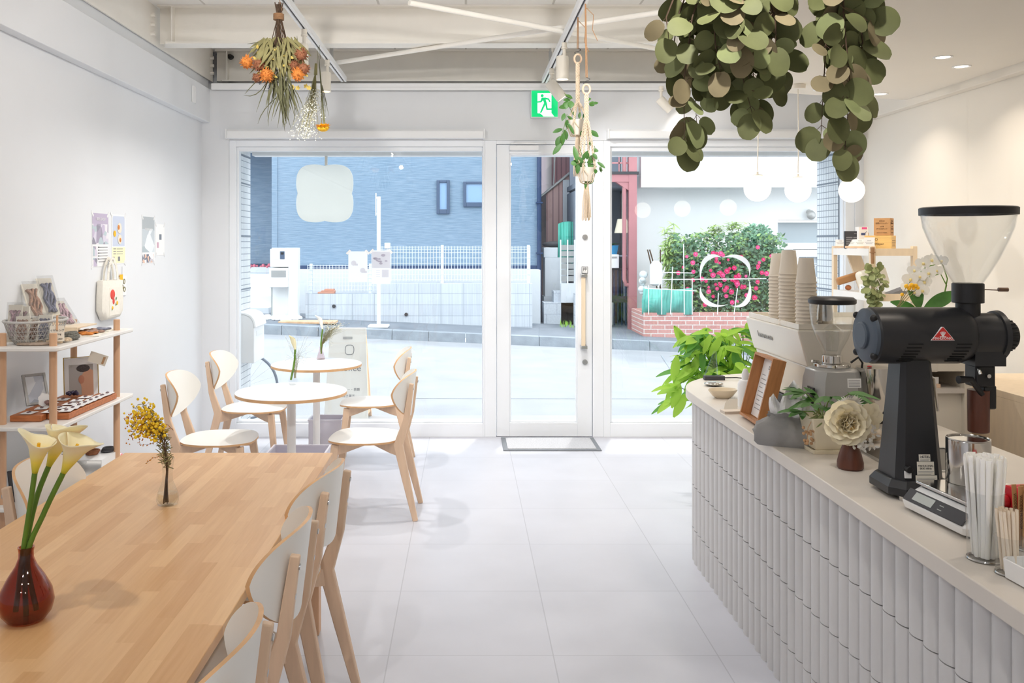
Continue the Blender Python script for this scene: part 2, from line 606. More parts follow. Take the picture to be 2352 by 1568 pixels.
q.box(XL - 0.1, XR + 0.1, 7.27, 7.75, 2.84, 2.879)
struct(q.build('wall_front', M['wall'], smooth=False))
sbox('trim_1', (XL, -2.115, YB, YF, 2.60, 2.88), M['wall'], bevel=0.004)
sbox('trim_2', (3.215, XR, YB, YF, 2.60, 2.88), M['wall_warm'], bevel=0.004)
# lower ceiling over the counter, its edge curving away towards the facade
sof = [(1.13, YB), (1.13, 4.5), (1.17, 4.85), (1.27, 5.2), (1.42, 5.5), (1.63, 5.78), (1.9, 5.98), (2.2, 6.12), (2.6, 6.25), (3.215, 6.42), (3.215, YB)]
q = MB()
q.prism(list(reversed(sof)), 2.65, 3.25)
struct(q.build('ceiling_lower', M['wall_warm'], smooth=True, ang=30, fix=True))

# ---------------------------------------------------------------- shopfront
def frame_rect(q, x0, x1, z0, z1, y0, y1, l, r, b, t):
    q.box(x0, x0 + l, y0, y1, z0, z1)
    q.box(x1 - r, x1, y0, y1, z0, z1)
    q.box(x0 + l, x1 - r, y0, y1, z0, z0 + b)
    q.box(x0 + l, x1 - r, y0, y1, z1 - t, z1)

def shop_window(name, x0, x1):
    o = bpy.data.objects.new(name, None)
    C.objects.link(o)
    struct(o)
    q = MB()
    rw = 0.014 if x0 < 0 else 0.075
    frame_rect(q, x0, x1, 0.0, HD, 7.285, 7.40, 0.055, rw, 0.112, 0.05)
    frame_rect(q, x0 + 0.055, x1 - rw, 0.112, HD - 0.05, 7.315, 7.385, 0.018, 0.008, 0.02, 0.035)
    q.build('window_frame', M['frame_white'], o, smooth=False, bevel=0.003)
    q = MB()
    q.box(x0 + 0.07, x1 - 0.02, 7.348, 7.354, 0.13, HD - 0.08)
    q.build('pane', M['glass'], o, smooth=False)
    return o
shop_window('window_1', -1.96, 0.157)
shop_window('window_2', 1.142, 3.22)
q = MB()
q.box(0.157, 0.252, 7.285, 7.40, 0, HD)
q.box(1.052, 1.142, 7.285, 7.40, 0, HD)
q.box(0.252, 1.052, 7.285, 7.40, HD - 0.03, HD)
struct(q.build('trim_3', M['frame_white'], smooth=False, bevel=0.004))

d = bpy.data.objects.new('door_1', None)
C.objects.link(d)
struct(d)
q = MB()
frame_rect(q, 0.256, 1.048, 0.004, HD - 0.034, 7.30, 7.36, 0.107, 0.122, 0.113, 0.075)
frame_rect(q, 0.363, 0.926, 0.117, 2.347, 7.312, 7.35, 0.012, 0.012, 0.012, 0.012)
q.build('door_leaf', M['frame_white'], d, smooth=False, bevel=0.003)
q = MB()
q.box(0.372, 0.917, 7.33, 7.336, 0.127, 2.337)
q.build('pane', M['glass'], d, smooth=False)
q = MB()
q.box(0.952, 0.985, 7.235, 7.262, 0.75, 1.335)
hd = q.build('door_handle', M['pale_wood'], d, bevel=0.004)
hd['label'] = 'pale wooden pull bar'
q = MB()
q.box(0.949, 1.0, 7.228, 7.30, 1.325, 1.352)
q.box(0.949, 1.0, 7.228, 7.30, 0.735, 0.762)
q.build('handle_bracket', M['steel'], hd, bevel=0.002)
for z in (1.657, 0.62):
    q = MB()
    q.cyl((0.988, 7.302, z), (0.988, 7.288, z), 0.022, n=24)
    q.box(0.984, 0.992, 7.282, 7.289, z - 0.017, z + 0.017)
    q.build('door_lock', M['steel'], d, bevel=0.001)
q = MB()
q.box(0.962, 1.012, 7.296, 7.3, 1.352 + 0.004, 1.412)
st = q.build('push_sticker', M['ink'], d)
q = MB()
q.box(0.965, 1.009, 7.2945, 7.2962, 1.359, 1.409)
q.build('sticker_face', M['paper'], st)
text('lettering', '押', 0.034, M['ink'], st, T(0.987, 7.294, 1.388) @ FACE_FRONT)
q = MB()
q.box(0.36, 0.60, 7.235, 7.30, 2.372, 2.412)
q.box(0.37, 0.66, 7.215, 7.235, 2.418, 2.43)
q.tube([(0.62, 7.23, 2.424), (0.44, 7.25, 2.436), (0.40, 7.28, 2.44)], 0.008, 6)
q.build('door_closer', M['white'], d, bevel=0.003)

# roller blind cassettes over the two panes
for x0, x1, lb in ((-1.965, 0.156, 'white roller blind cassette rolled up above the wide pane with the hanging clover board'),
                   (1.16, 3.225, 'white roller blind cassette rolled up above the pane with the clover outline')):
    t = thing('roller_blind', lb, 'blind', ((x0 + x1) / 2, 7.22, 2.50), group='roller blinds over the shopfront')
    hw = (x1 - x0) / 2
    q = MB()
    q.prism([(-0.045, -0.02), (-0.04, -0.036), (0.04, -0.036), (0.045, -0.02), (0.045, 0.036), (-0.03, 0.036), (-0.045, 0.02)], -hw + 0.012, hw - 0.012)
    q.M = Mx.Identity(4)
    q.v = [V((p.z, p.x, p.y)) for p in q.v]
    q.build('cassette', M['white'], t, fix=True, bevel=0.003)
    for s in (-1, 1):
        q = MB()
        q.box(s * hw - 0.006 * s - 0.006, s * hw - 0.006 * s + 0.006, -0.048, 0.048, -0.04, 0.04)
        q.build('end_cap', M['white'], t, bevel=0.002)

# ---------------------------------------------------------------- steel above
def steel_beam(Y, x0, x1, lb):
    t = thing('steel_beam', lb, 'beam', ((x0 + x1) / 2, Y, 2.98), group='white steel beams under the deck')
    h = (x1 - x0) / 2
    q = MB()
    q.box(-h, h, -0.006, 0.006, 0.012, 0.258)
    q.build('web', M['steel_white'], t, smooth=False)
    for z, nm in ((0.0, 'bottom_flange'), (0.258, 'top_flange')):
        q = MB()
        q.prism([(-h, 0.07), (-h + 0.06, -0.075), (h, -0.075), (h, 0.07)] if z == 0 else [(-h, -0.07), (h, -0.07), (h, 0.07), (-h, 0.07)], z, z + 0.012)
        q.build(nm, M['steel_white'], t, smooth=False)
    for x in (-h + 0.10,):
        q = MB()
        q.box(x - 0.005, x + 0.005, -0.065, 0.065, 0.012, 0.258)
        q.build('stiffener', M['steel_white'], t, smooth=False)
    return t
b1 = steel_beam(6.13, -2.13, 1.85, 'white steel beam spanning the room between the bracing rods and the shopfront')
b2 = steel_beam(7.53, -2.13, 3.2, 'white steel beam directly above the shopfront wall')
b3 = steel_beam(4.72, -2.13, 1.12, 'white steel beam nearest the dining table, at the top edge of the view')
t = thing('steel_girder', 'white steel girder running along the wall above the boxed ledge', 'beam', (-2.15, 2.2, 2.98))
q = MB(); q.box(-0.02, -0.008, -5, 5.3, 0.0, 0.27); q.build('web', M['steel_white'], t, smooth=False)
for k in range(3):
    for z in (0.06, 0.125, 0.19):
        q = MB()
        q.cyl((0.02, (2.3 if k == 0 else 3.78 if k == 1 else 5.18) + 0.05, z), (-0.008, (2.3 if k == 0 else 3.78 if k == 1 else 5.18) + 0.05, z), 0.014, n=6)
        q.build('bolt', M['steel_white'], t)
def rod(p0, p1, lb):
    t = thing('bracing_rod', lb, 'rod', p0, group='crossed bracing rods')
    q = MB()
    q.cyl((0, 0, 0), V(p1) - V(p0), 0.016, n=10)
    q.build('bar', M['steel_white'], t)
rod(at(775, 144, 6.62), at(1560, 21, 5.1), 'white diagonal bracing rod rising from over the dried bouquets to the eucalyptus')
rod(at(940, -8, 4.85) + V((0, 0, -0.034)), at(1570, 112, 6.15) + V((0, 0, -0.034)), 'white diagonal bracing rod dropping from the deck towards the eucalyptus')
# conduit and gusset bits on the web of the far beam
t = thing('conduit', 'thin white conduit pipe running down the steel beside the exit sign', 'pipe', at(1268, 60, 6.9))
q = MB(); q.tube([(0, 0, 0.05), (0, 0, -0.44)], 0.008, 8); q.build('pipe', M['steel_white'], t)
for px, py in ((528, 130), (527, 196)):
    p = at(px, py, 7.5)
    t = thing('cable_gland', 'black cable gland in the steel web, %s' % ('upper one above the dried orange flowers' if py < 150 else 'lower one just over the front wall'), 'cable gland', p, group='black cable glands')
    q = MB(); q.cyl((0, 0.04, 0), (0, -0.01, 0), 0.026, 0.02, n=14); q.cyl((0.0, -0.01, 0), (0.03, -0.03, -0.012), 0.016, n=10); q.build('plug', M['black'], t)
t = thing('cover_plate', 'small blank white plate on the boxed ledge near the front corner', 'plate', (-2.114, 6.83, 2.76))
q = MB(); q.box(0, 0.006, -0.045, 0.045, -0.065, 0.065); q.build('plate', M['white_gloss'], t, bevel=0.002)

# ---------------------------------------------------------------- lighting track and spotlights
def lamp_area(parent, loc, size, watts, rot=(0, 0, 0), color=LAMP_COLOR, spread=170):
    l = bpy.data.lights.new('lamp_light', 'AREA')
    l.shape = 'DISK'
    l.size = size
    l.energy = watts
    l.color = color
    l.spread = math.radians(spread)
    o = bpy.data.objects.new('lamp_light', l)
    C.objects.link(o)
    o.parent = parent
    o.location = loc
    o.rotation_euler = rot
    return o

def track(x, y0, y1, lb, hang):
    t = thing('lighting_track', lb, 'track', (x, (y0 + y1) / 2, 2.90), group='lighting tracks')
    h = (y1 - y0) / 2
    q = MB()
    q.box(-0.022, 0.022, -h, h, 0.0, 0.03)
    q.box(-0.022, -0.006, -h, h, -0.012, 0.0)
    q.box(0.006, 0.022, -h, h, -0.012, 0.0)
    q.build('rail', M['white'], t, smooth=False, bevel=0.002)
    q = MB(); q.box(-0.0059, 0.0059, -h + 0.01, h - 0.01, -0.003, 0.0); q.build('slot', M['charcoal'], t, smooth=False)
    for y in hang:
        q = MB()
        q.cyl((0, y - (y0 + y1) / 2, 0.03), (0, y - (y0 + y1) / 2, 0.33), 0.007, n=8)
        q.box(-0.012, 0.012, y - (y0 + y1) / 2 - 0.012, y - (y0 + y1) / 2 + 0.012, 0.05, 0.13)
        q.build('hanger', M['steel'], t)
track(-0.97, -2.4, 7.0, 'white lighting track above the dining table, carrying the dried bouquets', (6.35, 4.9, 1.5, -1.0))
track(0.63, -2.4, 7.05, 'white lighting track above the aisle, carrying the plant hangers', (6.55, 4.9, 1.5, -1.0))
t = thing('lighting_track', 'white lighting track running across above the shopfront', 'track', (0.55, 7.20, 2.862), group='lighting tracks')
q = MB(); q.box(-2.63, 2.6, -0.02, 0.02, 0, 0.05); q.box(-2.2, 2.2, -0.028, -0.02, -0.008, 0.012); q.build('rail', M['white'], t, smooth=False, bevel=0.002)

def spotlight(x, y, lb, tilt=0.0, az=0.0, zt=2.888, lit=True, watts=TRACK_WATTS, seen=True, big=1.0):
    t = thing('spotlight', lb, 'spotlight', (x, y, zt), group='white track spotlights')
    q = MB()
    q.cyl((0, 0, 0.0), (0, 0, -0.03), 0.017, n=14)
    q.cyl((0, 0, -0.03), (0, 0, -0.042), 0.02, n=14)
    q.build('adapter', M['pot_white'], t, bevel=0.002)
    q = MB()
    q.cyl((0, 0, -0.042), (0, 0, -0.10), 0.011, n=10)
    q.build('arm', M['pot_white'], t)
    hdm = T(0, 0, -0.10) @ R('Z', az) @ R('Y', tilt)
    q = MB(); q.M = hdm
    rr = 0.037 * big
    q.lathe([(rr * 0.9, 0.0), (rr, -0.008), (rr, -0.135 * big), (rr - 0.004, -0.135 * big), (rr - 0.006, -0.115 * big)], (-0.012, 0, 0.012), n=24, close1=False)
    q.build('head', M['pot_white'], t)
    q = MB(); q.M = hdm
    q.cyl((-0.012, 0, -0.114 * big), (-0.012, 0, -0.118 * big), rr - 0.006, n=24)
    q.build('lamp_face', M['lamp_disc'] if lit else M['pot_white'], t)
    if lit:
        p = hdm @ V((-0.012, 0, -0.126 * big))
        e = (R('Z', az) @ R('Y', tilt)).to_euler()
        lamp_area(t, p, 0.055, watts, e, spread=150)
    return t
spotlight(-0.97, 5.28, 'white spotlight behind the big dried bouquet, pointing down')
spotlight(-0.97, 6.16, 'white spotlight beside the hanging gypsophila, pointing straight down')
spotlight(0.63, 5.63, 'white spotlight beside the plant hangers, pointing straight down', big=1.1)
spotlight(0.63, 6.46, 'white spotlight tilted across the exit sign', tilt=-38, big=1.15)
spotlight(1.585, 7.14, 'white spotlight tilted on the cross track above the clover outline', tilt=-45, zt=2.88, watts=0.35)
for k, (x, y) in enumerate([(-0.97, 3.2), (-0.97, 1.4), (-0.97, -0.4), (-0.97, -1.9), (0.63, 3.6), (0.63, 1.9), (0.63, 0.2), (0.63, -1.6)]):
    up = 1 < y < 4      # added unseen lamps: these turn to fill the shopfront, the others hang down
    spotlight(x, y, 'unseen white spotlight added on the tracks to brighten the room', tilt=66 if up else 0, az=-90 if up else 0, watts=TRACK_WATTS * (0.85 if up else 1.0))

for k, (x, y, lb) in enumerate([(1.65, 3.94, 'round downlight in the lower ceiling, glowing behind the eucalyptus'),
                            (2.41, 5.97, 'round downlight in the lower ceiling close to the pendant canopy'),
                            (2.68, 4.94, 'larger lit downlight in the lower ceiling near the warm side wall'),
                            (2.93, 5.2, 'smaller lit downlight beside the larger one in the lower ceiling'),
                            (2.9, 6.15, 'downlight at the far edge of the lower ceiling by the wall'),
                            (1.75, 2.4, 'unseen downlight added above the black grinder'), (2.6, 3.2, 'unseen downlight added above the staff aisle'),  # from here on out of view, added for room brightness
                            (1.9, 0.6, 'unseen downlight added over the near end of the counter'), (2.7, 1.2, 'unseen downlight added over the near staff aisle'), (2.2, -1.2, 'unseen downlight added over the rear of the counter')]):
    t = thing('downlight', lb, 'downlight', (x, y, 2.65), group='ceiling downlights')
    q = MB()
    q.lathe([(0.036, -0.002), (0.05, -0.006), (0.052, 0.0)], n=28, close0=False, close1=False)
    q.build('trim_ring', M['white'], t)
    q = MB(); q.cyl((0, 0, -0.0005), (0, 0, -0.0025), 0.037, n=28); q.build('lamp_face', M['lamp_disc'], t)
    lamp_area(t, (0, 0, -0.009), 0.07, DOWN_WATTS, color=(1.0, 0.88, 0.74), spread=120)

# pendants
for (x, y, z, lb) in ((1.84, 5.55, 1.951, 'round opal pendant lamp nearest the door, over the far end of the counter'),
                      (2.19, 5.8, 1.957, 'round opal pendant lamp in the middle of the three'),
                      (2.61, 5.95, 1.963, 'round opal pendant lamp beside the tip of the eucalyptus')):
    t = thing('pendant_lamp', lb, 'pendant lamp', (x, y, z), group='opal globe pendants')
    q = MB(); q.ball((0, 0, 0), 0.083, 32, 20); g = q.build('globe', M['lamp'], t)
    q = MB(); q.lathe([(0.034, 0.078), (0.03, 0.084), (0.008, 0.088), (0.006, 0.105)], n=24); q.build('cap', M['paper_cream'], t)
    q = MB(); q.tube([(0, 0, 0.11), (0.004, 0, 0.3), (0, 0, 2.628 - z)], 0.0035, 6); q.build('cord', M['pot_white'], t)
    q = MB(); q.cyl((0, 0, 2.65 - z), (0, 0, 2.62 - z), 0.05, 0.047, n=28); q.build('canopy', M['pot_white'], t, bevel=0.002)

# exit sign
t = thing('exit_sign', 'square lit green sign of a running figure above the glass door', 'exit sign', at(1250.5, 239, 7.23))
q = MB(); q.box(-0.112, 0.112, -0.014, 0.035, -0.112, 0.118); q.build('housing', M['white'], t, bevel=0.004)
gm = mat('exit_green', (0, 190, 110), 0.4, emit=(0, 205, 120), es=0.75)
wm = mat('exit_white', (245, 255, 248), 0.4, emit=(240, 255, 245), es=0.75)
q = MB(); q.box(-0.107, 0.107, -0.018, -0.014, -0.107, 0.107); q.build('green_face', gm, t)
def flat(q, pts, y0, y1, k=0.214 / 300.0, ox=250, oz=1178):
    # outline given in sign units, facing -Y
    pp = [((x - ox) * k, (oz - z) * k) for x, z in pts]
    vs = [(x, y0, z) for x, z in pp] + [(x, y1, z) for x, z in pp]
    n = len(pp)
    q.add(vs, [tuple(range(n)), tuple(range(2 * n - 1, n - 1, -1))] + [(i, n + i, n + (i + 1) % n, (i + 1) % n) for i in range(n)])
q = MB()
flat(q, [(168, 1055), (328, 1055), (328, 1285), (360, 1325), (232, 1325), (168, 1285)], -0.0195, -0.017)
q.build('doorway', wm, t, smooth=False, fix=True)
q = MB()
flat(q, [(203 + 0, 1085), (210, 1072), (222, 1068), (234, 1072), (240, 1085), (236, 1098), (222, 1104), (208, 1099)], -0.0215, -0.019)
flat(q, [(215, 1108), (262, 1108), (300, 1118), (318, 1155), (304, 1161), (288, 1132), (262, 1130), (276, 1175), (285, 1232), (345, 1230), (352, 1248), (270, 1250), (258, 1190), (215, 1280), (193, 1284), (243, 1170), (232, 1138), (212, 1162), (168, 1166), (168, 1152), (200, 1146)], -0.0215, -0.019)
flat(q, [(172, 1288), (196, 1288), (238, 1322), (212, 1325)], -0.0215, -0.019)
q.build('running_figure', gm, t, smooth=False, fix=True)

# doormat
t = thing('doormat', 'grey doormat with a dark border lying inside the glass door', 'doormat', (0.67, 7.02, 0))
q = MB(); q.box(-0.38, 0.38, -0.225, 0.225, 0.0, 0.008); q.build('border', M['mat_edge'], t, bevel=0.002)
q = MB(); q.box(-0.345, 0.345, -0.19, 0.19, 0.004, 0.012); q.build('pile', M['mat_grey'], t)
# ================================================================ OUTSIDE THE SHOPFRONT
def sstep(t):
    t = max(0.0, min(1.0, t))
    return t * t * (3 - 2 * t)
def road_z(x, y):
    xx = max(-12, min(12, x))
    return -0.085 + sstep((y - 8.6) / 5.6) * (0.075 - 0.043 * xx)
def walk_z(x):
    return 0.135 - 0.043 * max(-12, min(12, x))

M['concrete'] = mat('pale_concrete', (168, 169, 171), 0.85, vary=0.06, vscale=1.3, bump=0.15, bscale=60)
M['asphalt'] = mat('pale_asphalt', (158, 161, 166), 0.9, vary=0.07, vscale=2.2, bump=0.3, bscale=90)
M['walk'] = mat('dark_pavement', (122, 129, 138), 0.9, vary=0.1, vscale=3, bump=0.3, bscale=70)
M['kerb'] = mat('kerb_stone', (152, 160, 168), 0.9, vary=0.14, vscale=6, bump=0.3, bscale=40)
M['white_tile'] = brick_mat('porch_tile', (226, 230, 232), (222, 226, 230), (128, 138, 150), 0.05, 0.054, 0.0035, 'YZ', 0.0, 0.35, bump=0.2)
M['stucco'] = mat('white_stucco', (232, 234, 234), 0.9, vary=0.02, vscale=2, bump=0.08, bscale=80)
M['retaining'] = mat('retaining_wall', (218, 222, 226), 0.9, vary=0.03, vscale=1.5)
M['navy'] = mat('navy_pipe', (40, 62, 98), 0.5)
M['mesh_white'] = mat('white_fence_wire', (228, 234, 240), 0.5)

q = MB()
xs = [-13 + 26 * i / 40 for i in range(41)]
ys = [7.40 + 7.0 * j / 24 for j in range(25)]
vs = [(x, y, road_z(x, y)) for y in ys for x in xs]
q.add(vs, [(j * 41 + i, j * 41 + i + 1, (j + 1) * 41 + i + 1, (j + 1) * 41 + i) for j in range(24) for i in range(40)])
struct(q.build('road', M['asphalt']))
q = MB()
ys2 = [14.40, 14.62, 16, 20, 30, 45]
vs = [(x, y, walk_z(x)) for y in ys2 for x in xs]
q.mi = 0
q.add(vs, [(j * 41 + i, j * 41 + i + 1, (j + 1) * 41 + i + 1, (j + 1) * 41 + i) for j in range(5) for i in range(40)])
struct(q.build('sidewalk', M['walk']))
q = MB()
for k in range(32):
    x0, x1 = -9.6 + 0.6 * k, -9.6 + 0.6 * (k + 1) - 0.008
    ra = [(x0, 14.30, walk_z(x0) - 0.3), (x0, 14.335, walk_z(x0) + 0.004), (x0, 14.49, walk_z(x0) + 0.008), (x0, 14.49, walk_z(x0) - 0.3)]
    rb = [(x1, p[1], p[2] - 0.043 * 0.6 if abs(x1) < 12 else p[2]) for p in ra]
    q.loft([ra, rb])
struct(q.build('kerb', M['kerb'], smooth=False, fix=True))
q = MB()
q.box(-13, 13, 7.40, 8.62, -0.2, -0.079)
struct(q.build('floor_apron', M['concrete'], smooth=False))
# the dark joints in the road surface
q = MB()
def strip(pts, wd, dz=0.004):
    for a, b in zip(pts[:-1], pts[1:]):
        a, b = V((a[0], a[1], 0)), V((b[0], b[1], 0))
        nn = (b - a).normalized().cross(V((0, 0, 1))) * wd
        n = 10
        for i in range(n):
            p, r = a.lerp(b, i / n), a.lerp(b, (i + 1) / n)
            q.add([(v.x, v.y, road_z(v.x, v.y) + dz) for v in (p - nn, r - nn, r + nn, p + nn)], [(0, 1, 2, 3)])
strip([(-8, 9.7), (0, 9.55), (5, 9.6)], 0.008, 0.006)
strip([(3.05, 13.7), (2.55, 10.3), (2.45, 8.7)], 0.012, 0.006)
j = q.build('trim_4', M['kerb'], smooth=False)
struct(j)

# porch: soffit, fascia and the tiled returns at both ends
q = MB()
q.box(-9, 9, 7.45, 7.93, 2.42, 2.839)
q.box(-9, XL - 0.1, 7.45, 7.93, 2.42, 4)
q.box(XR + 0.1, 9, 7.45, 7.93, 2.42, 4)
q.box(-9, 9, 7.80, 7.93, 2.839, 4)
struct(q.build('ceiling_porch', M['stucco'], smooth=False))
q = MB(); q.box(-1.9, 3.1, 7.82, 7.945, 2.385, 2.42); struct(q.build('trim_5', M['white'], smooth=False))
q = MB(); q.box(-8, -1.935, 7.45, 7.90, -0.1, 2.42); struct(q.build('wall_porch_left', M['white_tile'], smooth=False))
q = MB(); q.box(3.155, 9, 7.45, 7.90, -0.1, 2.42); struct(q.build('wall_porch_right', M['white_tile'], smooth=False))
band = mat('dark_tile_joint', (112, 124, 138), 0.7)
q = MB()
for z in (0.28, 0.74, 1.20, 1.66, 2.12, 2.36):
    q.box(-1.936, -1.932, 7.46, 7.901, z, z + 0.012)
    q.box(3.151, 3.156, 7.46, 7.901, z, z + 0.012)
struct(q.build('trim_6', band, smooth=False))
q = MB(); q.box(XL - 0.1, -1.96, 7.42, 7.46, -0.1, 2.84); q.box(3.22, 9, 7.42, 7.46, -0.1, 2.84); struct(q.build('wall_porch_back', M['stucco'], smooth=False))

# ---------------------------------------------------------------- blue house
def siding_mat(name, c1, c2):
    m, nt, b = nodes_of(name)
    tc = nt.nodes.new('ShaderNodeTexCoord')
    mp = nt.nodes.new('ShaderNodeMapping')
    mp.inputs['Scale'].default_value = (3.0, 3.0, 48)
    nt.links.new(tc.outputs['Object'], mp.inputs['Vector'])
    nz = nt.nodes.new('ShaderNodeTexNoise')
    nz.inputs['Scale'].default_value = 1.3
    nz.inputs['Detail'].default_value = 3
    nt.links.new(mp.outputs[0], nz.inputs['Vector'])
    cr = nt.nodes.new('ShaderNodeValToRGB')
    cr.color_ramp.elements[0].position, cr.color_ramp.elements[1].position = 0.35, 0.68
    cr.color_ramp.elements[0].color, cr.color_ramp.elements[1].color = rgb(*c1), rgb(*c2)
    nt.links.new(nz.outputs[0], cr.inputs[0])
    nt.links.new(cr.outputs[0], b.inputs['Base Color'])
    bp = nt.nodes.new('ShaderNodeBump')
    bp.inputs['Strength'].default_value = 0.5
    bp.inputs['Distance'].default_value = 0.02
    nt.links.new(nz.outputs[0], bp.inputs['Height'])
    nt.links.new(bp.outputs[0], b.inputs['Normal'])
    b.inputs['Roughness'].default_value = 0.8
    return m
M['siding'] = siding_mat('blue_siding', (116, 141, 163), (138, 159, 179))
M['win_frame_dark'] = mat('dark_window_frame', (72, 90, 116), 0.45)
M['far_glass'] = mat('far_window_glass', (140, 172, 206), 0.15, spec=0.6)
h = thing('blue_house', 'blue house with fine horizontal siding across the street', 'house', (-1.2, 17.5, 0.3))
q = MB()
q.box(-2.63, 2.63, 0, 5, 0.87, 7); q.build('wall', M['siding'], h, smooth=False)
q = MB(); q.box(-7.5, -2.63, 1.6, 6, 0.87, 7); q.build('recessed_wall', M['siding'], h, smooth=False)
q = MB(); q.box(-7.5, -2.66, -0.0, 1.6, 3.25, 7); q.build('upper_floor', M['siding'], h, smooth=False)  # overhang above the view, added to shade the recessed wall
q = MB(); q.box(-2.66, -2.55, -0.02, 0.05, 0.87, 7); q.build('corner_trim', M['siding'], h, smooth=False)
q = MB(); q.box(-2.65, 2.66, -0.03, 0.0, 0.80, 0.87); q.box(-7.5, -2.65, 1.57, 1.6, 0.8, 0.87); q.build('sill_flashing', M['navy'], h, smooth=False)
q = MB(); q.box(-2.62, 2.6, 0.02, 5, -0.4, 0.80); q.box(-7.5, -2.62, 1.62, 6, -0.4, 0.80); q.build('foundation', M['retaining'], h, smooth=False)
for x0, x1, y0, y1 in ((1003, 1033, 414, 491), (1064, 1118, 417, 475)):
    a, b_ = at(x0, y1, 17.5) - V((-1.2, 17.5, 0.3)), at(x1, y0, 17.5) - V((-1.2, 17.5, 0.3))
    q = MB(); frame_rect(q, a.x, b_.x, a.z, b_.z, -0.05, 0.02, 0.06, 0.06, 0.09, 0.05); wf = q.build('window', M['win_frame_dark'], h, smooth=False, bevel=0.008)
    q = MB(); q.box(a.x + 0.055, b_.x - 0.055, -0.02, 0.0, a.z + 0.085, b_.z - 0.045); q.build('pane', M['far_glass'], wf, smooth=False)
q = MB()
q.tube([(2.655, -0.06, -0.3), (2.655, -0.06, 3.2), (2.655, -0.06, 7)], 0.045, 10)
for z in (1.1, 2.1, 3.1):
    q.box(2.59, 2.72, -0.12, 0.0, z, z + 0.03)
q.build('drainpipe', M['navy'], h)

def blockmat():
    m = brick_mat('ribbed_block', (206, 212, 218), (196, 202, 210), (170, 178, 188), 0.40, 0.20, 0.006, 'XZ', 0.0, 0.9, bump=0.3, grain=0.10, gstretch=(40, 1), gscale=0.9)
    return m
M['blockwall'] = blockmat()
t = thing('retaining_wall', 'plain white retaining wall at the foot of the blue house', 'wall', (-1.16, 17.1, -0.2))
q = MB(); q.box(-2.5, 2.59, -0.25, 0.36, 0, 1.30); q.build('wall', M['retaining'], t, smooth=False)
t = thing('block_wall', 'low ribbed concrete block wall with a stepped top in front of the blue house', 'wall', (-0.85, 16.0, -0.1))
q = MB()
q.box(-2.05, -0.75, -0.1, 0.1, 0, 0.80); q.box(-0.75, 2.05, -0.1, 0.1, 0, 0.985)
q.build('blocks', M['blockwall'], t, smooth=False)
for px, py in ((767, 703), (933, 722)):
    p = at(px, py, 15.89) - V((-0.85, 16.0, -0.1))
    q = MB(); q.cyl((p.x, -0.125, p.z), (p.x, -0.09, p.z), 0.032, n=16); q.build('drain_hole', M['charcoal'], t)
def fence(lb, x0, x1, z0, z1, posts, Y):
    t = thing('wire_fence', lb, 'fence', (x0, Y, z0), group='white wire fence on the block wall')
    q = MB()
    n = int((x1 - x0) / 0.055)
    for k in range(n + 1):
        x = (x1 - x0) * k / n
        q.box(x - 0.004, x + 0.004, -0.004, 0.004, 0.04, z1 - z0)
    for z in [0.06 + (z1 - z0 - 0.08) * i / 6 for i in range(7)] + [z1 - z0 - 0.06]:
        q.box(0, x1 - x0, -0.005, 0.005, z, z + 0.007)
    q.build('wire_panel', M['mesh_white'], t, smooth=False)
    for x in posts:
        q = MB(); q.box(x - x0 - 0.025, x - x0 + 0.025, 0.005, 0.055, 0, z1 - z0 + 0.02); q.build('post', M['mesh_white'], t, smooth=False)
fence('white wire fence panel standing on the lower step of the block wall', -2.88, -1.62, 0.70, 1.22, (-2.82, -1.74), 16.0)
fence('white wire fence panel standing on the higher step of the block wall', -1.58, 1.17, 0.885, 1.56, (-1.45, -0.43, 0.6, 1.14), 16.0)
p = at(890, 564, 15.95)
t = thing('junction_box', 'small white box fixed on top of the wire fence', 'box', p)
q = MB(); q.box(-0.05, 0.05, -0.04, 0.04, -0.05, 0.05); q.box(-0.012, 0.012, 0.0, 0.03, -0.14, -0.05); q.build('body', M['white'], t, bevel=0.006)
# roof tiles / rags lying on the wall
t = thing('terracotta_tile', 'pile of reddish tiles lying on the lower block wall', 'tile', (-2.52, 15.98, 0.70))
q = MB(); q.box(-0.16, 0.14, -0.08, 0.08, 0, 0.03); q.box(-0.1, 0.15, -0.08, 0.07, 0.03, 0.055); q.box(-0.04, 0.13, -0.07, 0.07, 0.055, 0.085); q.build('tile', mat('terracotta', (206, 150, 128), 0.9), t, bevel=0.006)

# intercom pillar
t = thing('gate_pillar', 'white gate pillar with an intercom and a letter slot by the blue house', 'pillar', (-3.25, 15.75, 0.27))
q = MB(); q.box(0.08, 0.245, -0.05, 0.2, 0, 1.26); q.box(-0.24, 0.08, 0.06, 0.2, 0.0, 1.26); q.build('pillar', M['stucco'], t, bevel=0.006)
q = MB(); q.box(-0.24, 0.09, -0.08, 0.08, 0.92, 1.24); bx = q.build('intercom_panel', M['white'], t, bevel=0.01)
q = MB(); q.box(-0.21, -0.09, -0.088, -0.078, 1.06, 1.19); q.build('name_plate', M['retaining'], bx)
q = MB(); q.box(-0.06, 0.02, -0.09, -0.078, 1.06, 1.2); ic = q.build('intercom', M['win_frame_dark'], bx)
q = MB(); q.box(-0.045, 0.005, -0.093, -0.088, 1.14, 1.18); q.build('camera_eye', M['black'], ic)
q = MB(); q.box(-0.235, 0.08, -0.16, 0.06, 0.56, 0.90); mb = q.build('letter_box', M['white'], t, bevel=0.01)
q = MB(); q.box(-0.2, 0.06, -0.166, -0.158, 0.74, 0.86); q.build('letter_flap', M['silver'], mb)
q = MB(); q.box(-0.215, -0.195, -0.1, -0.07, 0, 0.56); q.build('support_pole', M['silver'], t)

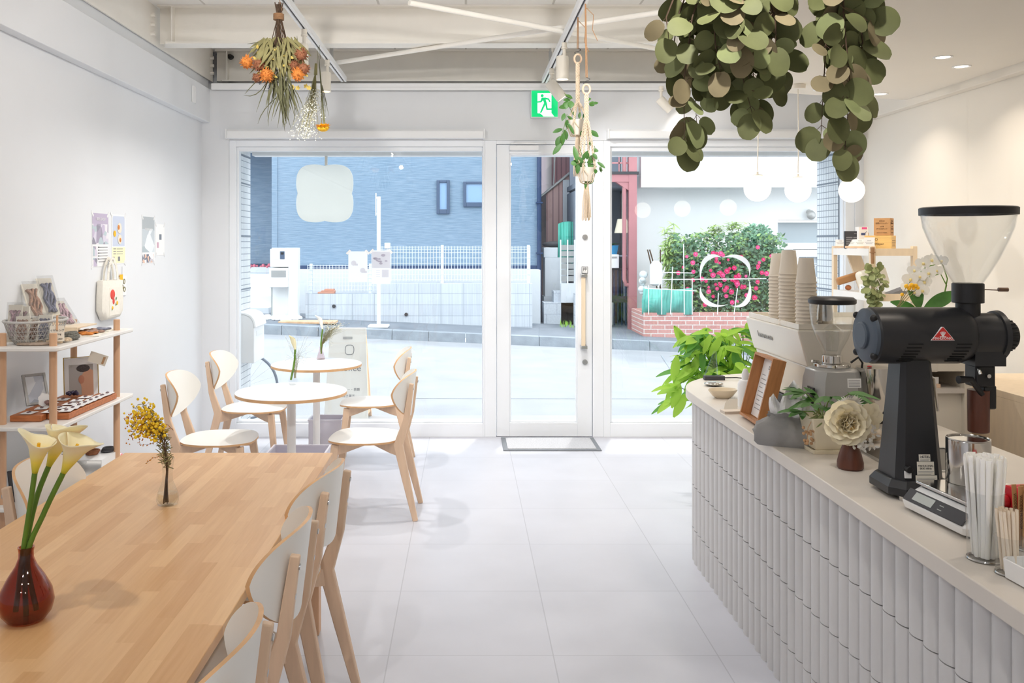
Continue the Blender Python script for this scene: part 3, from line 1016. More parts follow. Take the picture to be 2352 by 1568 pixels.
t = thing('front_steps', 'pale concrete steps beside the gate pillar leading up to the house', 'steps', (-4.1, 17.0, 0.2))
q = MB()
for k in range(4):
    q.box(-0.6, 0.40, -0.5 + 0.32 * k, 1.6, 0, 0.2 * (k + 1))
q.build('steps', M['retaining'], t, smooth=False)
t = thing('planter_edging', 'pink-topped strip of flower edging beyond the steps', 'edging', (-4.35, 18.6, 0.95))
q = MB(); q.box(-0.4, 0.6, 0, 0.2, 0, 0.16); q.build('box', M['retaining'], t); q = MB()
for k in range(24):
    q.ball((U(-0.38, 0.58), U(0, 0.15), U(0.16, 0.2)), U(0.02, 0.045), 8, 5)
q.build('flowers', mat('pink_bedding', (226, 120, 140), 0.8), t)
q = MB()
for k in range(90):
    x, y = U(-3.62, -2.95), U(15.2, 15.75)
    q.ball((x, y, walk_z(x) + 0.02), U(0.025, 0.06), 7, 5, (1, 1, 0.7))
tag(q.build('white_gravel', M['white']), 'loose white stones at the foot of the gate pillar', 'gravel', kind='stuff')

# white pole with base
t = thing('sign_pole', 'tall white pole with a narrow side plate on a square base at the kerb', 'pole', (-1.47, 14.85, walk_z(-1.47)))
q = MB(); q.box(-0.03, 0.03, -0.03, 0.03, 0.03, 2.2); q.build('pole', M['white'], t, bevel=0.006)
q = MB(); q.box(-0.055, -0.04, -0.02, 0.02, 1.88, 2.26); q.box(-0.05, -0.03, -0.01, 0.01, 1.9, 1.92); q.box(-0.05, -0.03, -0.01, 0.01, 2.17, 2.19); q.build('side_plate', M['white'], t)
q = MB(); q.box(-0.17, 0.17, -0.17, 0.17, 0, 0.035); q.build('base', M['white'], t, bevel=0.006)
t = thing('manhole_cover', 'orange-marked cover plate in the pavement', 'cover', (-2.75, 15.0, walk_z(-2.75) + 0.0))
q = MB(); q.box(-0.42, 0.55, -0.16, 0.16, 0.0, 0.035); q.build('plate', mat('orange_mark', (226, 186, 148), 0.8, vary=0.2, vscale=6), t)

# ---------------------------------------------------------------- alley between the houses
M['maroon'] = brick_mat('corrugated_maroon', (168, 126, 132), (152, 114, 122), (120, 90, 100), 0.11, 30, 0.014, 'XZ', 0.0, 0.6, bump=0.4)
M['maroon_side'] = brick_mat('corrugated_maroon_side', (128, 94, 96), (118, 86, 90), (92, 68, 74), 0.13, 30, 0.014, 'YZ', 0.0, 0.6, bump=0.4)
M['redsteel'] = mat('red_painted_steel', (184, 126, 130), 0.5, vary=0.06, vscale=4)
M['gloom'] = mat('grey_shed_wall', (138, 146, 158), 0.8, vary=0.15, vscale=1.2)
M['teal'] = mat('teal_tarpaulin', (84, 182, 164), 0.6, vary=0.15, vscale=3, bump=0.4, bscale=6)
h = thing('maroon_house', 'maroon corrugated house with a lean-to at the back of the alley', 'house', (2.82, 20.5, 0))
q = MB(); q.box(-0.78, 0.42, 0.4, 5, -0.2, 8); q.build('wall', M['maroon'], h, smooth=False)
q = MB(); q.add([(-1.06, -1.2, 0.2), (-0.3, -1.2, 0.2), (-0.3, 0.4, 0.2), (-1.06, 0.4, 0.2), (-1.06, -1.2, 2.75), (-0.3, -1.2, 3.35), (-0.3, 0.4, 3.35), (-1.06, 0.4, 2.75)], [(0, 1, 5, 4), (1, 2, 6, 5), (2, 3, 7, 6), (3, 0, 4, 7), (4, 5, 6, 7), (3, 2, 1, 0)])
q.build('lean_to', brick_mat('lean_to_sheet', (216, 178, 172), (206, 168, 164), (166, 130, 130), 0.13, 30, 0.014, 'XZ', 0.0, 0.6, bump=0.4), h, smooth=False)
q = MB(); q.tube([(-1.2, -1.25, 2.62), (-0.3, -1.25, 3.35), (0.6, -1.3, 3.8)], 0.03, 8); q.tube([(-0.9, -1.25, 2.9), (-0.7, -1.22, 8)], 0.02, 8); q.tube([(-0.3, -1.25, 3.55), (0.6, -1.3, 4.0)], 0.02, 8); q.build('gutter_pipe', M['silver'], h)
q = MB(); q.box(-0.7, -0.5, -1.3, -1.25, 0.9, 3.0); q.box(-0.55, -0.42, -1.34, -1.3, 1.6, 3.9); q.build('leaning_board', M['retaining'], h, smooth=False)
q = MB(); q.box(-0.46, -0.25, -1.38, -1.34, 0.7, 2.6); q.build('blue_board', mat('faded_blue_board', (120, 158, 204), 0.6), h, smooth=False)
t = thing('far_house', 'pale tiled house just visible between the blue and the maroon house', 'house', (3.1, 36, 0))
q = MB(); q.box(-0.5, 4, 0, 4, -1, 4.4); q.build('wall', M['retaining'], t, smooth=False)
q = MB(); q.box(-0.5, 4, -0.05, 0, 3.2, 4.8); q.build('tiled_roof', brick_mat('far_tile', (224, 230, 238), (216, 224, 234), (168, 180, 198), 0.3, 0.16, 0.02, 'XZ', 0.0, 0.6), t, smooth=False)
t = thing('tarpaulin', 'teal tarpaulin hung over the alley fence', 'tarpaulin', at(1330, 585, 17.6))
q = MB()
ring = []
n = 14
for i in range(n + 1):
    u = i / n
    x = -0.42 + 0.75 * u
    ring.append([(x, 0.05 * math.sin(u * 17), 0.62 + 0.12 * u + 0.02 * math.sin(u * 9)), (x, -0.04 + 0.06 * math.sin(u * 15 + 1), 0.3), (x, 0.05 * math.sin(u * 13 + 2), -0.10 - 0.2 * u)])
for i in range(n):
    q.add(ring[i] + ring[i + 1], [(0, 3, 4, 1), (1, 4, 5, 2)])
o = q.build('sheet', M['teal'], t)
md = o.modifiers.new('thick', 'SOLIDIFY'); md.thickness = 0.006
t = thing('storage_cabinet', 'pale grey outdoor unit standing in the alley beside the navy drainpipe', 'cabinet', (1.72, 17.6, 0.55))
q = MB(); q.box(-0.14, 0.30, 0, 0.4, 0, 0.78); q.build('body', M['retaining'], t, bevel=0.01)
q = MB(); q.box(-0.16, 0.32, -0.03, 0.42, -0.5, 0); q.build('plinth', M['retaining'], t)
q = MB(); q.box(-0.16, 0.12, 0, 0.4, 0.78, 0.98); q.build('upper_box', M['retaining'], t, bevel=0.01)
t = thing('scooter_seat', 'dark parcel lying on top of the grey alley unit', 'parcel', (1.78, 17.75, 1.53))
q = MB(); q.ball((0, 0, 0.06), 0.2, 14, 8, (1.2, 0.7, 0.32)); q.build('cover', M['charcoal'], t)
q = MB()
t = thing('louvre_fence', 'grey louvred fence panel in the alley below the teal tarpaulin', 'fence', (1.83, 17.0, 0.78))
for k in range(6):
    q.box(0, 0.27, -0.01, 0.02, 0.1 + 0.12 * k, 0.2 + 0.12 * k)
q.build('louvres', M['silver'], t, smooth=False)
for x in (0, 0.135, 0.27):
    q = MB(); q.box(x - 0.012, x + 0.012, -0.03, 0.0, 0, 0.9); q.build('post', M['retaining'], t, smooth=False)
q = MB(); q.box(0, 0.3, -0.1, 0.1, -0.75, 0.06); q.build('footing', M['retaining'], t, smooth=False)
t = thing('alley_steps', 'pale concrete block steps at the mouth of the alley', 'steps', (1.75, 16.9, 0.05))
q = MB(); q.box(-0.25, 0.35, 0, 0.5, 0, 0.42); q.box(-0.05, 0.36, 0.1, 0.5, 0.42, 0.64); q.box(0.35, 0.55, -0.15, 0.4, 0, 0.6); q.box(0.30, 0.98, -0.3, -0.16, 0, 0.62); q.build('blocks', brick_mat('pale_blocks', (206, 211, 217), (196, 202, 210), (176, 182, 192), 0.4, 0.2, 0.006, 'XZ', 0.5, 0.9, grain=0.08), t, smooth=False)
q = MB(); q.box(0.43, 0.48, -0.05, 0.0, 0.6, 1.3); q.build('post', M['retaining'], t)
q = MB()
for k in range(60):
    x, y = U(1.75, 2.4), U(16.2, 16.7)
    a = U(0, 6.28)
    q.leaf((x, y, walk_z(x)), (math.cos(a) * 0.5, math.sin(a) * 0.5, 1), (math.cos(a), math.sin(a), 0), U(0.06, 0.14), 0.02, 'blade', 0.4, n=3)
tag(q.build('weeds', M['leaf_lime']), 'small weeds growing at the mouth of the alley', 'weeds', kind='stuff')

# red steel frame and the dark shed below it
t = thing('steel_stair_frame', 'red painted steel frame with a railing above the dark shed', 'steel frame', (3.1, 16.5, -0.02))
for x in (0.02,):
    q = MB(); q.box(x - 0.075, x + 0.075, -0.08, 0.08, 0, 5.5); q.build('post', M['redsteel'], t, smooth=False)
q = MB(); q.tube([(-0.13, -0.02, 5.4), (-0.13, -0.02, 0.95), (-0.1, -0.02, 0.86), (0.0, -0.02, 0.84)], 0.04, 10); q.build('downpipe', M['redsteel'], t)
q = MB(); q.box(-0.75, -0.055, -0.075, 0.075, 2.78, 2.92); q.add([(-0.055, -0.06, 2.78), (-0.3, -0.06, 2.78), (-0.055, -0.06, 2.62), (-0.055, 0.06, 2.78), (-0.3, 0.06, 2.78), (-0.055, 0.06, 2.62)], [(0, 1, 2), (3, 5, 4), (0, 3, 4, 1), (1, 4, 5, 2)]); q.build('crossbeam', M['redsteel'], t, smooth=False)
q = MB(); q.box(-0.75, 0.13, -0.1, 0.4, 2.92, 2.97); q.build('deck', M['charcoal'], t, smooth=False)
q = MB()
for z in (3.12, 3.5): q.box(-0.75, 0.0, -0.03, 0.0, z, z + 0.03)
for x in (-0.6, -0.42, -0.24): q.box(x, x + 0.02, -0.03, 0, 2.97, 3.9)
q.build('railing', M['redsteel'], t, smooth=False)
t = thing('shed', 'dark open shed below the red steel frame', 'shed', (2.95, 17.4, -0.05))
q = MB(); q.box(-0.75, 0.31, 1.2, 1.3, 0, 5); q.box(-0.80, -0.75, -0.2, 1.3, 0, 2.7) ; q.build('wall', M['gloom'], t, smooth=False)
q = MB(); q.box(-0.8, 0.31, -0.5, 1.3, 2.75, 2.85); q.build('roof', M['gloom'], t, smooth=False)
q = MB(); q.box(-0.2, -0.05, 0.9, 1.19, 0, 1.9); q.box(-0.1, 0.12, 0.3, 0.8, 0.0, 1.5); q.build('cupboard', mat('shed_cupboard', (112, 92, 96), 0.8), t, smooth=False)
p = at(1405, 575, 17.3)
t = thing('flower_pot', 'bright blue plastic flower pot on a ledge inside the shed', 'flower pot', p)
q = MB(); q.lathe([(0.10, -0.09), (0.13, 0.08), (0.14, 0.1), (0.12, 0.1)], n=20); q.build('pot', mat('sky_blue_plastic', (66, 164, 222), 0.5), t)
q = MB()
for k in range(9):
    a = k * 0.7
    q.leaf((0, 0, 0.09), (math.cos(a), math.sin(a), 0.7), (0, 0, 1), 0.2, 0.04, 'blade', 0.4)
q.build('leaves', M['leaf_green'], t)
t = thing('plant_ledge', 'narrow ledge carrying the blue pot inside the shed', 'ledge', (p.x, p.y, p.z - 0.09))
q = MB(); q.box(-0.3, 0.3, -0.12, 0.2, -0.03, 0); q.box(-0.28, -0.25, 0.1, 0.13, -1.3, -0.03); q.box(0.25, 0.28, 0.1, 0.13, -1.3, -0.03); q.build('board', M['gloom'], t, smooth=False)
p = at(1429, 535, 17.0)
t = thing('lampshade', 'pleated cream lampshade hung up inside the shed', 'lampshade', p)
q = MB(); q.lathe([(0.15, 0.0), (0.09, 0.27)], n=30, close0=False, close1=False); q.tube([(0, 0, 0.27), (0, 0, 2.75 - p.z - 0.05)], 0.006, 5); q.box(-0.09, 0.09, -0.005, 0.005, 0.262, 0.27); q.build('shade', M['pot_cream'], t)
t = thing('washing_machine', 'white washing machine in the shed behind the dark bars', 'washing machine', (2.9, 17.25, -0.05))
q = MB(); q.box(-0.28, 0.0, 0, 0.5, 0.03, 0.62); q.build('body', M['retaining'], t, bevel=0.02)
q = MB(); q.ball((-0.14, 0.25, 0.62), 0.16, 14, 8, (0.9, 1, 0.45)); q.build('lid', M['retaining'], t)
t = thing('letter_box', 'white letter box fixed to the dark railing of the shed', 'letter box', (2.78, 16.75, 1.27))
q = MB(); q.box(-0.15, 0.12, -0.1, 0.1, -0.13, 0.13); q.build('body', M['white'], t, bevel=0.01)
q = MB(); q.box(-0.1, 0.08, -0.106, -0.1, 0.06, 0.09); q.build('slot', M['silver'], t)
t = thing('metal_railing', 'dark metal railing across the front of the shed', 'railing', (2.85, 16.85, -0.02))
q = MB()
for k in range(9): q.box(-0.32 + 0.075 * k, -0.305 + 0.075 * k, -0.01, 0.01, 0.06, 1.12)
q.build('bars', M['navy'], t, smooth=False)
q = MB(); q.box(-0.34, 0.3, -0.02, 0.02, 1.12, 1.16); q.box(-0.34, 0.3, -0.02, 0.02, 0.5, 0.62); q.box(-0.34, -0.31, -0.02, 0.02, 0, 1.12); q.box(0.27, 0.3, -0.02, 0.02, 0, 1.12); q.build('rails', M['charcoal'], t, smooth=False)

# ---------------------------------------------------------------- white building and its planting
h = thing('white_building', 'white rendered building with an overhanging upper floor and a glazed salon door', 'building', (3.3, 17.0, -0.4))
ax0, ax1 = 2.73, 4.4
q = MB()
q.box(0.0, ax0, 0, 0.4, 0, 3.2); q.box(ax1, 7, 0, 0.4, 0, 3.2); q.box(ax0, ax1, 0, 0.4, 2.46, 3.2)
q.box(-0.02, 7, 0.35, 6, 3.06, 3.2); q.box(-0.02, 0.1, 0.3, 6, 0, 3.2)
q.build('wall', M['stucco'], h, smooth=False)
q = MB(); q.box(-0.02, 7, -0.55, 6, 3.06, 7.5); q.build('upper_floor', M['stucco'], h, smooth=False)
q = MB()
q.box(ax0, ax1, 0.2, 0.24, 2.02, 2.42); q.build('transom', mat('grey_transom', (166, 176, 182), 0.4), h, smooth=False)
q = MB(); frame_rect(q, ax0, ax1, 0.0, 2.02, 0.1, 0.24, 0.0, 0.05, 0.05, 0.13); q.box(ax0 + 0.33, ax0 + 0.45, 0.1, 0.24, 0.05, 1.9); q.box(ax0 + 0.45, ax1, 0.1, 0.24, 1.75, 1.9); q.build('door_frame', M['white'], h, smooth=False)
q = MB(); q.box(ax0 + 0.45, ax1 - 0.05, 0.18, 0.2, 0.05, 1.75)
dg_ = q.build('door_glass', brick_mat('pale_door_glass', (150, 160, 170), (172, 180, 188), (190, 198, 204), 0.16, 3.0, 0.01, 'XZ', 0.0, 0.3, bump=0), h, smooth=False)
q = MB(); q.box(ax0, ax0 + 0.33, 0.18, 0.2, 0.05, 1.9); q.build('side_glass', mat('side_glass', (176, 186, 192), 0.2), h, smooth=False)
text('lettering', 'ビューティーサロン', 0.135, M['white_gloss'], dg_, T(ax0 + 0.475, 0.16, 1.565) @ FACE_FRONT, ext=0.004, align='LEFT', sx=0.66)
text('lettering', 'みかげ', 0.165, M['white_gloss'], dg_, T(ax0 + 0.56, 0.16, 1.315) @ FACE_FRONT, ext=0.004, align='LEFT', sx=0.95)
q = MB(); q.cyl((3.33, 0, 2.62), (3.33, -0.12, 2.6), 0.05, n=12); q.ball((3.33, -0.12, 2.55), 0.085, 14, 9, (1, 0.8, 1)); q.build('wall_light', M['silver'], h)

t = thing('brick_planter', 'low red brick planter in front of the white building', 'planter', (4.4, 15.6, -0.25))
q = MB(); q.box(-1.33, 2.2, -0.4, -0.2, 0, 0.66); q.box(-1.33, -1.13, -0.2, 0.7, 0, 0.66); q.box(2.0, 2.2, -0.2, 0.7, 0, 0.66)
q.build('bricks', brick_mat('red_brick', (212, 158, 150), (200, 144, 138), (222, 212, 206), 0.24, 0.075, 0.008, 'XZ', 0.5, 0.85, grain=0.1), t, smooth=False)
q = MB(); q.box(-1.13, 2.0, -0.2, 0.7, 0.5, 0.6); q.build('soil', mat('soil', (96, 84, 70), 0.95), t, smooth=False)

def leaf_cloud(q, n, fx, L0, L1, W, kind='oval', up=0.3):
    for _ in range(n):
        p = fx()
        a, e = U(0, 2 * PI), U(-0.5, 0.9) + up
        d = V((math.cos(a), math.sin(a) - 0.4, e))
        q.leaf(p, d, V((U(-1, 1), -1, U(0, 1))), U(L0, L1), W * U(0.7, 1.2), kind, 0.25, n=3)
def blob(cx, cz, rx, rz, y0=15.55, dy=0.35):
    while True:
        x, z = U(-1, 1), U(-1, 1)
        if x * x + z * z < 1:
            k = math.sqrt(max(0, 1 - x * x - z * z))
            return V((cx + rx * x, y0 - dy * k * U(0.4, 1), cz + rz * z))
t = thing('rose_bush', 'bush of pink roses growing over a wire trellis in the brick planter', 'rose bush', (4.4, 15.6, 0.3))
o0 = V((4.4, 15.6, 0.3))
def wp(px, py, Y):
    return at(px, py, Y) - o0
q = MB()
def in_bush():
    while True:
        px, py = U(1545, 1800), U(540, 722)
        if (px < 1590 and py > 660): continue
        if py < 575 + 18 * math.sin(px / 23.0) and rnd.random() < 0.6: continue
        return wp(px, py, U(15.42, 15.9))
leaf_cloud(q, 5200, in_bush, 0.05, 0.10, 0.05)
q.build('foliage', mat('rose_leaf', (92, 128, 98), 0.55, vary=0.45, vscale=5), t)
q = MB()
leaf_cloud(q, 1300, in_bush, 0.05, 0.09, 0.045)
q.build('young_foliage', mat('young_rose_leaf', (140, 176, 104), 0.55, vary=0.2, vscale=5), t)
q = MB()
for k in range(7):
    x = U(-1.1, 0.9)
    q.tube([(x, 0.1, 0.0), (x + U(-0.1, 0.1), 0.05, 0.5), (x + U(-0.3, 0.3), 0.0, 1.2)], 0.012, 6)
q.build('stem', M['stem_brown'], t)
fl = MB()
fl_m = [mat('pink_rose', (236, 96, 152), 0.6, sub=0.1), mat('deep_pink_rose', (224, 66, 124), 0.6)]
for k in range(96):
    px, py = rnd.gauss(1672, 66), rnd.gauss(638, 38)
    if not (1550 < px < 1785 and 565 < py < 705): continue
    c = wp(px, py, U(15.28, 15.4))
    r = U(0.025, 0.06)
    fl = MB()
    for j in range(6):
        a = j * 1.05 + U(0, 0.5)
        fl.leaf(c, (math.cos(a), -0.5, math.sin(a)), (0, -1, 0), r, r * 1.1, 'round', -0.2, n=3)
    fl.ball(c + V((0, -r * 0.3, 0)), r * 0.5, 8, 6)
    fl.build('rose', fl_m[k % 2], t)
t = thing('bamboo_clump', 'light green bamboo clump at the end of the brick planter by the red steel post', 'bamboo', (3.75, 15.75, 0.3))
o0 = V((3.75, 15.75, 0.3))
q = MB(); st = MB()
for k in range(30):
    px = U(1522, 1592); top = U(512, 590)
    a_ = wp(U(1545, 1580), 722, 15.75); b_ = wp(px, top, 15.7)
    mid = a_.lerp(b_, 0.6) + V((U(-0.03, 0.03), 0, 0.05))
    st.tube([a_, mid, b_], [0.006, 0.005, 0.002], 5)
    for j in range(50):
        u = U(0.2, 1.0)
        p = (a_.lerp(mid, u / 0.6) if u < 0.6 else mid.lerp(b_, (u - 0.6) / 0.4))
        an = U(0, 2 * PI)
        q.leaf(p, (math.cos(an), math.sin(an) * 0.6 - 0.2, U(-0.7, 0.5)), (0, -0.5, 1), U(0.10, 0.20), 0.03, 'blade', 0.3, n=3)
for (px, py) in ((1645, 520), (1690, 512), (1620, 535)):
    for j in range(120):
        an = U(0, 2 * PI)
        q.leaf(wp(px + rnd.gauss(0, 12), py + abs(rnd.gauss(0, 16)), 15.8), (math.cos(an), math.sin(an) * 0.6 - 0.2, U(-0.2, 0.7)), (0, -0.5, 1), U(0.08, 0.14), 0.022, 'blade', 0.3, n=3)
q.build('foliage', mat('bamboo_leaf', (158, 186, 112), 0.5, vary=0.3, vscale=6), t)
st.build('canes', M['stem_green'], t)
t = thing('clipped_shrub', 'rounded blue-green shrub behind the roses by the salon door', 'shrub', (5.25, 15.95, 0.3))
o0 = V((5.25, 15.95, 0.3))
q = MB()
leaf_cloud(q, 2600, lambda: (lambda r, a: wp(1738 + 46 * r * math.cos(a), 578 - 62 * r * math.sin(a) if math.sin(a) > 0 else 578 - 60 * r * math.sin(a), 15.95 - 0.3 * math.sqrt(max(0, 1 - r * r)) * U(0.5, 1)))(math.sqrt(U(0, 1)), U(0, 2 * PI)), 0.04, 0.08, 0.03)
q.build('foliage', mat('shrub_leaf', (120, 164, 138), 0.6, vary=0.3, vscale=5), t)
q = MB(); q.tube([(0, 0, 0), (0, 0, 0.9)], 0.03, 7); q.build('stem', M['stem_brown'], t)
t = thing('garden_netting', 'teal garden netting stretched along the front of the brick planter', 'netting', at(1532, 722, 15.22))
q = MB()
pts = []
for i in range(17):
    u = i / 16
    pts.append([(-0.43 + 0.86 * u, 0.05 * math.sin(u * 12), 0.0), (-0.43 + 0.86 * u, -0.02 + 0.04 * math.sin(u * 15 + 1), 0.25), (-0.40 + 0.83 * u, 0.03 * math.sin(u * 11), 0.46 - 0.03 * math.sin(PI * u))])
for i in range(16):
    q.add(pts[i] + pts[i + 1], [(0, 3, 4, 1), (1, 4, 5, 2)])
o = q.build('net', mat('teal_net', (112, 196, 182), 0.6, vary=0.18, vscale=5), t)
md = o.modifiers.new('thick', 'SOLIDIFY'); md.thickness = 0.006
t = thing('trellis', 'white cane and wire trellis holding up the roses', 'trellis', at(1620, 722, 15.15))
o0 = at(1620, 722, 15.15)
q = MB()
for a_, b_ in (((1490, 655), (1490, 722)), ((1520, 612), (1520, 722)), ((1545, 612), (1540, 722)), ((1570, 560), (1572, 722)), ((1590, 640), (1590, 722)), ((1650, 672), (1648, 722)), ((1694, 662), (1686, 722)), ((1480, 662), (1600, 668)), ((1515, 625), (1590, 627)), ((1515, 642), (1760, 640)), ((1528, 612), (1512, 660))):
    q.tube([at(*a_, 15.15) - o0, at(*b_, 15.15) - o0], 0.008, 6)
q.build('canes', M['white'], t)
t = thing('water_canister', 'clear plastic canister hung on the trellis beside the bamboo', 'canister', at(1507, 630, 15.4))
q = MB(); q.lathe([(0.06, -0.2), (0.11, -0.17), (0.11, 0.16), (0.05, 0.24)], n=16, sy=0.6); q.build('body', mat('clear_plastic', (226, 230, 234), 0.3), t)
t = thing('plastic_bag', 'crumpled translucent plastic bag tied at the end of the netting', 'bag', at(1480, 640, 15.5))
q = MB()
for k in range(16):
    q.ball((U(-0.05, 0.05), U(-0.04, 0.04), U(-0.25, 0.1)), U(0.03, 0.07), 8, 6)
q.build('film', mat('grey_film', (214, 222, 224), 0.5), t)

# ---------------------------------------------------------------- things on the apron
def clover(px_pts, k=1.0):
    return px_pts
# hanging clover signboard, outline measured on the board
t = thing('hanging_sign', 'blank off-white clover-shaped signboard hanging by a strap outside the wide pane', 'sign', at(746, 444, 7.86))
def clover_outline(hw, hh, n=16, notch=0.06):
    pts = []
    for k in range(96):
        a = 2 * PI * k / 96
        ca, sa = math.cos(a), math.sin(a)
        r = 1.0 / (abs(ca) ** 4 + abs(sa) ** 4) ** 0.25
        d = abs(((a + PI / 4) % (PI / 2)) - PI / 4)
        r *= 1 - notch * math.exp(-(d / 0.17) ** 1.3)
        pts.append((hw * r * ca, hh * r * sa))
    return pts
s_ = 2020 / 7.86
pl = clover_outline(66 / s_, 67 / s_)
q = MB()
q.prism(pl, -0.011, 0.011)
q.v = [V((p.x, p.z, p.y)) for p in q.v]
q.build('board', M['opal_sign'], t, smooth=True, ang=60, fix=True, bevel=0.002)
q = MB(); q.box(0.0, 0.024, -0.004, 0.004, 64 / s_, 99 / s_ + 0.0); q.build('strap', M['pot_white'], t)

# the two notices taped to the pane, seen from behind
for px0, px1, py0, py1, lb in ((800, 844, 577, 648, 'paler notice taped to the wide pane, the one without the wire fence behind it'), (853, 897, 575, 652, 'notice with grey pictures taped to the wide pane in front of the white pole')):
    a_, b_ = at(px0, py1, 7.343), at(px1, py0, 7.343)
    t = thing('window_notice', lb, 'notice', ((a_.x + b_.x) / 2, 7.344, (a_.z + b_.z) / 2), group='notices taped to the shop window')
    w2, h2 = (b_.x - a_.x) / 2, (b_.z - a_.z) / 2
    def quad(q, x0, x1, y, z0, z1): q.add([(x0, y, z0), (x1, y, z0), (x1, y, z1), (x0, y, z1)], [(0, 1, 2, 3)])
    q = MB(); quad(q, -w2, w2, 0.001, -h2, h2); q.build('sheet', M['opal_sheet'], t, smooth=False)
    for sx in (-1, 1):
        q = MB(); q.M = T(sx * w2 * 0.98, -0.001, h2 * 0.95) @ R('Y', 45 * sx); q.box(-0.022, 0.022, 0, 0.001, -0.009, 0.009); q.build('tape', M['white_gloss'], t, smooth=False)
    gm2 = opal('show_through_print', (228, 225, 229), 0.7)
    q = MB()
    if px0 < 850:
        for cx_, cz_ in ((-0.035, 0.03), (0.04, -0.03)):
            q.add([(cx_ + 0.022 * math.cos(2 * PI * k / 20), -0.0002, cz_ + 0.022 * math.sin(2 * PI * k / 20)) for k in range(20)], [tuple(range(20))]); quad(q, cx_ + 0.012, cx_ + 0.035, -0.0003, cz_ - 0.022, cz_ - 0.004)
    else:
        quad(q, -w2 * 0.96, w2 * 0.96, -0.0002, -h2 * 0.05, h2 * 0.93)
        quad(q, w2 * 0.1, w2 * 0.8, -0.0002, -h2 * 0.6, -h2 * 0.15)
        for k in range(4): quad(q, -w2 * 0.5, -w2 * 0.1, -0.0002, -h2 * (0.2 + 0.12 * k), -h2 * (0.17 + 0.12 * k))
    q.build('print', gm2, t, smooth=False)
    if px0 > 850:
        q = MB()
        for k in range(9):
            ex, ez, er = U(-0.055, 0.055), U(0.01, 0.11), U(0.008, 0.017)
            q.add([(ex + 1.3 * er * math.cos(2 * PI * j / 14), -0.0004 - 0.0001 * k, ez + 0.8 * er * math.sin(2 * PI * j / 14)) for j in range(14)], [tuple(range(14))])
        q.build('print_shapes', opal('print_mauve', (205, 200, 210), 0.7), t)

# clover outline on the other pane: four crescents
t = thing('window_decal', 'white four-lobed clover outline stuck on the pane in front of the roses', 'decal', at(1665, 646, 7.345))
s_ = 2020 / 7.345
def crescent(q, pts_out, pts_in):
    n = len(pts_out)
    vs = [(x / s_, -0.0012, z / s_) for x, z in pts_out] + [(x / s_, -0.0012, z / s_) for x, z in pts_in]
    vs += [(x, 0.0, z) for x, y, z in vs]
    m = 2 * n
    fs = []
    for i in range(n - 1):
        fs += [(i, i + 1, n + i + 1, n + i), (m + i, m + n + i, m + n + i + 1, m + i + 1), (i, m + i, m + i + 1, i + 1), (n + i, n + i + 1, m + n + i + 1, m + n + i)]
    q.add(vs, fs)
def arc_lobe(p0, p1, p2, wd):
    # quadratic-ish lobe from p0 over p1 to p2, thick in the middle
    out, inn = [], []
    n = 24
    for i in range(n + 1):
        u = i / n
        b0, b1, b2, b3 = (1 - u) ** 3, 3 * u * (1 - u) ** 2, 3 * u * u * (1 - u), u ** 3
        x = p0[0] * b0 + p1[0][0] * b1 + p1[1][0] * b2 + p2[0] * b3
        z = p0[1] * b0 + p1[0][1] * b1 + p1[1][1] * b2 + p2[1] * b3
        k = wd * math.sin(PI * u) ** 1.25
        rr = math.hypot(x, z) or 1
        out.append((x, z))
        inn.append((x * (1 - k / rr), z * (1 - k / rr)))
    return out, inn
q = MB()
for a_, b_, c_ in (((-7, 53), ((-25, 74), (-72, 62)), (-54, -6)), ((-7, 53), ((30, 76), (74, 50)), (54, 8)), ((-54, -9), ((-70, -40), (-40, -74)), (8, -52)), ((54, 6), ((72, -36), (54, -74)), (10, -54))):
    o_, i_ = arc_lobe(a_, b_, c_, 11.0)
    q = MB()
    crescent(q, o_, i_)
    q.build('lobe', M['opal_sheet'], t, smooth=False)

# A-board
t = thing('a_board', 'cream A-frame pavement board with printed coffee lettering outside the wide pane', 'pavement sign', (-1.13, 8.3, -0.079))
ab = mat('board_cream', (244, 240, 232), 0.6)
q = MB(); q.M = R('X', -9)
q.prism([(-0.21, 0), (0.21, 0), (0.17, 0.88), (-0.17, 0.88)], -0.012, 0.012)
q.v = [R('X', -9) @ V((p_.x, p_.z, p_.y)) for p_ in (R('X', 9) @ v_ for v_ in q.v)]
fb = q.build('front_panel', ab, t, smooth=False, fix=True)
q = MB()
q.prism([(-0.21, 0), (0.21, 0), (0.17, 0.88), (-0.17, 0.88)], -0.012, 0.012)
q.v = [T(0, 0.30, 0) @ R('X', 9) @ V((p_.x, p_.z, p_.y)) for p_ in q.v]
q.build('back_panel', mat('board_peach', (246, 214, 184), 0.6), t, smooth=False, fix=True)
q = MB(); q.add([(0.19, 0.0, 0.05), (0.20, 0.3, 0.05), (0.175, 0.17, 0.8), (0.175, 0.12, 0.8), (0.185, 0.0, 0.05), (0.195, 0.3, 0.05), (0.17, 0.17, 0.8), (0.17, 0.12, 0.8)], [(0, 1, 2, 3), (7, 6, 5, 4), (0, 4, 5, 1), (1, 5, 6, 2), (2, 6, 7, 3), (3, 7, 4, 0)]); q.build('side_web', mat('board_side', (248, 200, 160), 0.6), t, smooth=False)
Mb = R('X', -9) @ T(0, -0.0135, 0)
q = MB(); q.M = Mb; q.box(-0.045, 0.045, -0.001, 0, 0.775, 0.80); q.build('grip_hole', M['silver'], t)
text('lettering', 'coffee', 0.085, M['ink_grey'], t, Mb @ T(0.03, 0, 0.50) @ FACE_FRONT)
for z, tx, sz in ((0.30, 'コーヒー・茶類', 0.03), (0.24, '焼き菓子', 0.03), (0.16, 'accessories', 0.036)):
    text('lettering', tx, sz, M['ink_grey'], t, Mb @ T(0.02, 0, z) @ FACE_FRONT)
q = MB()
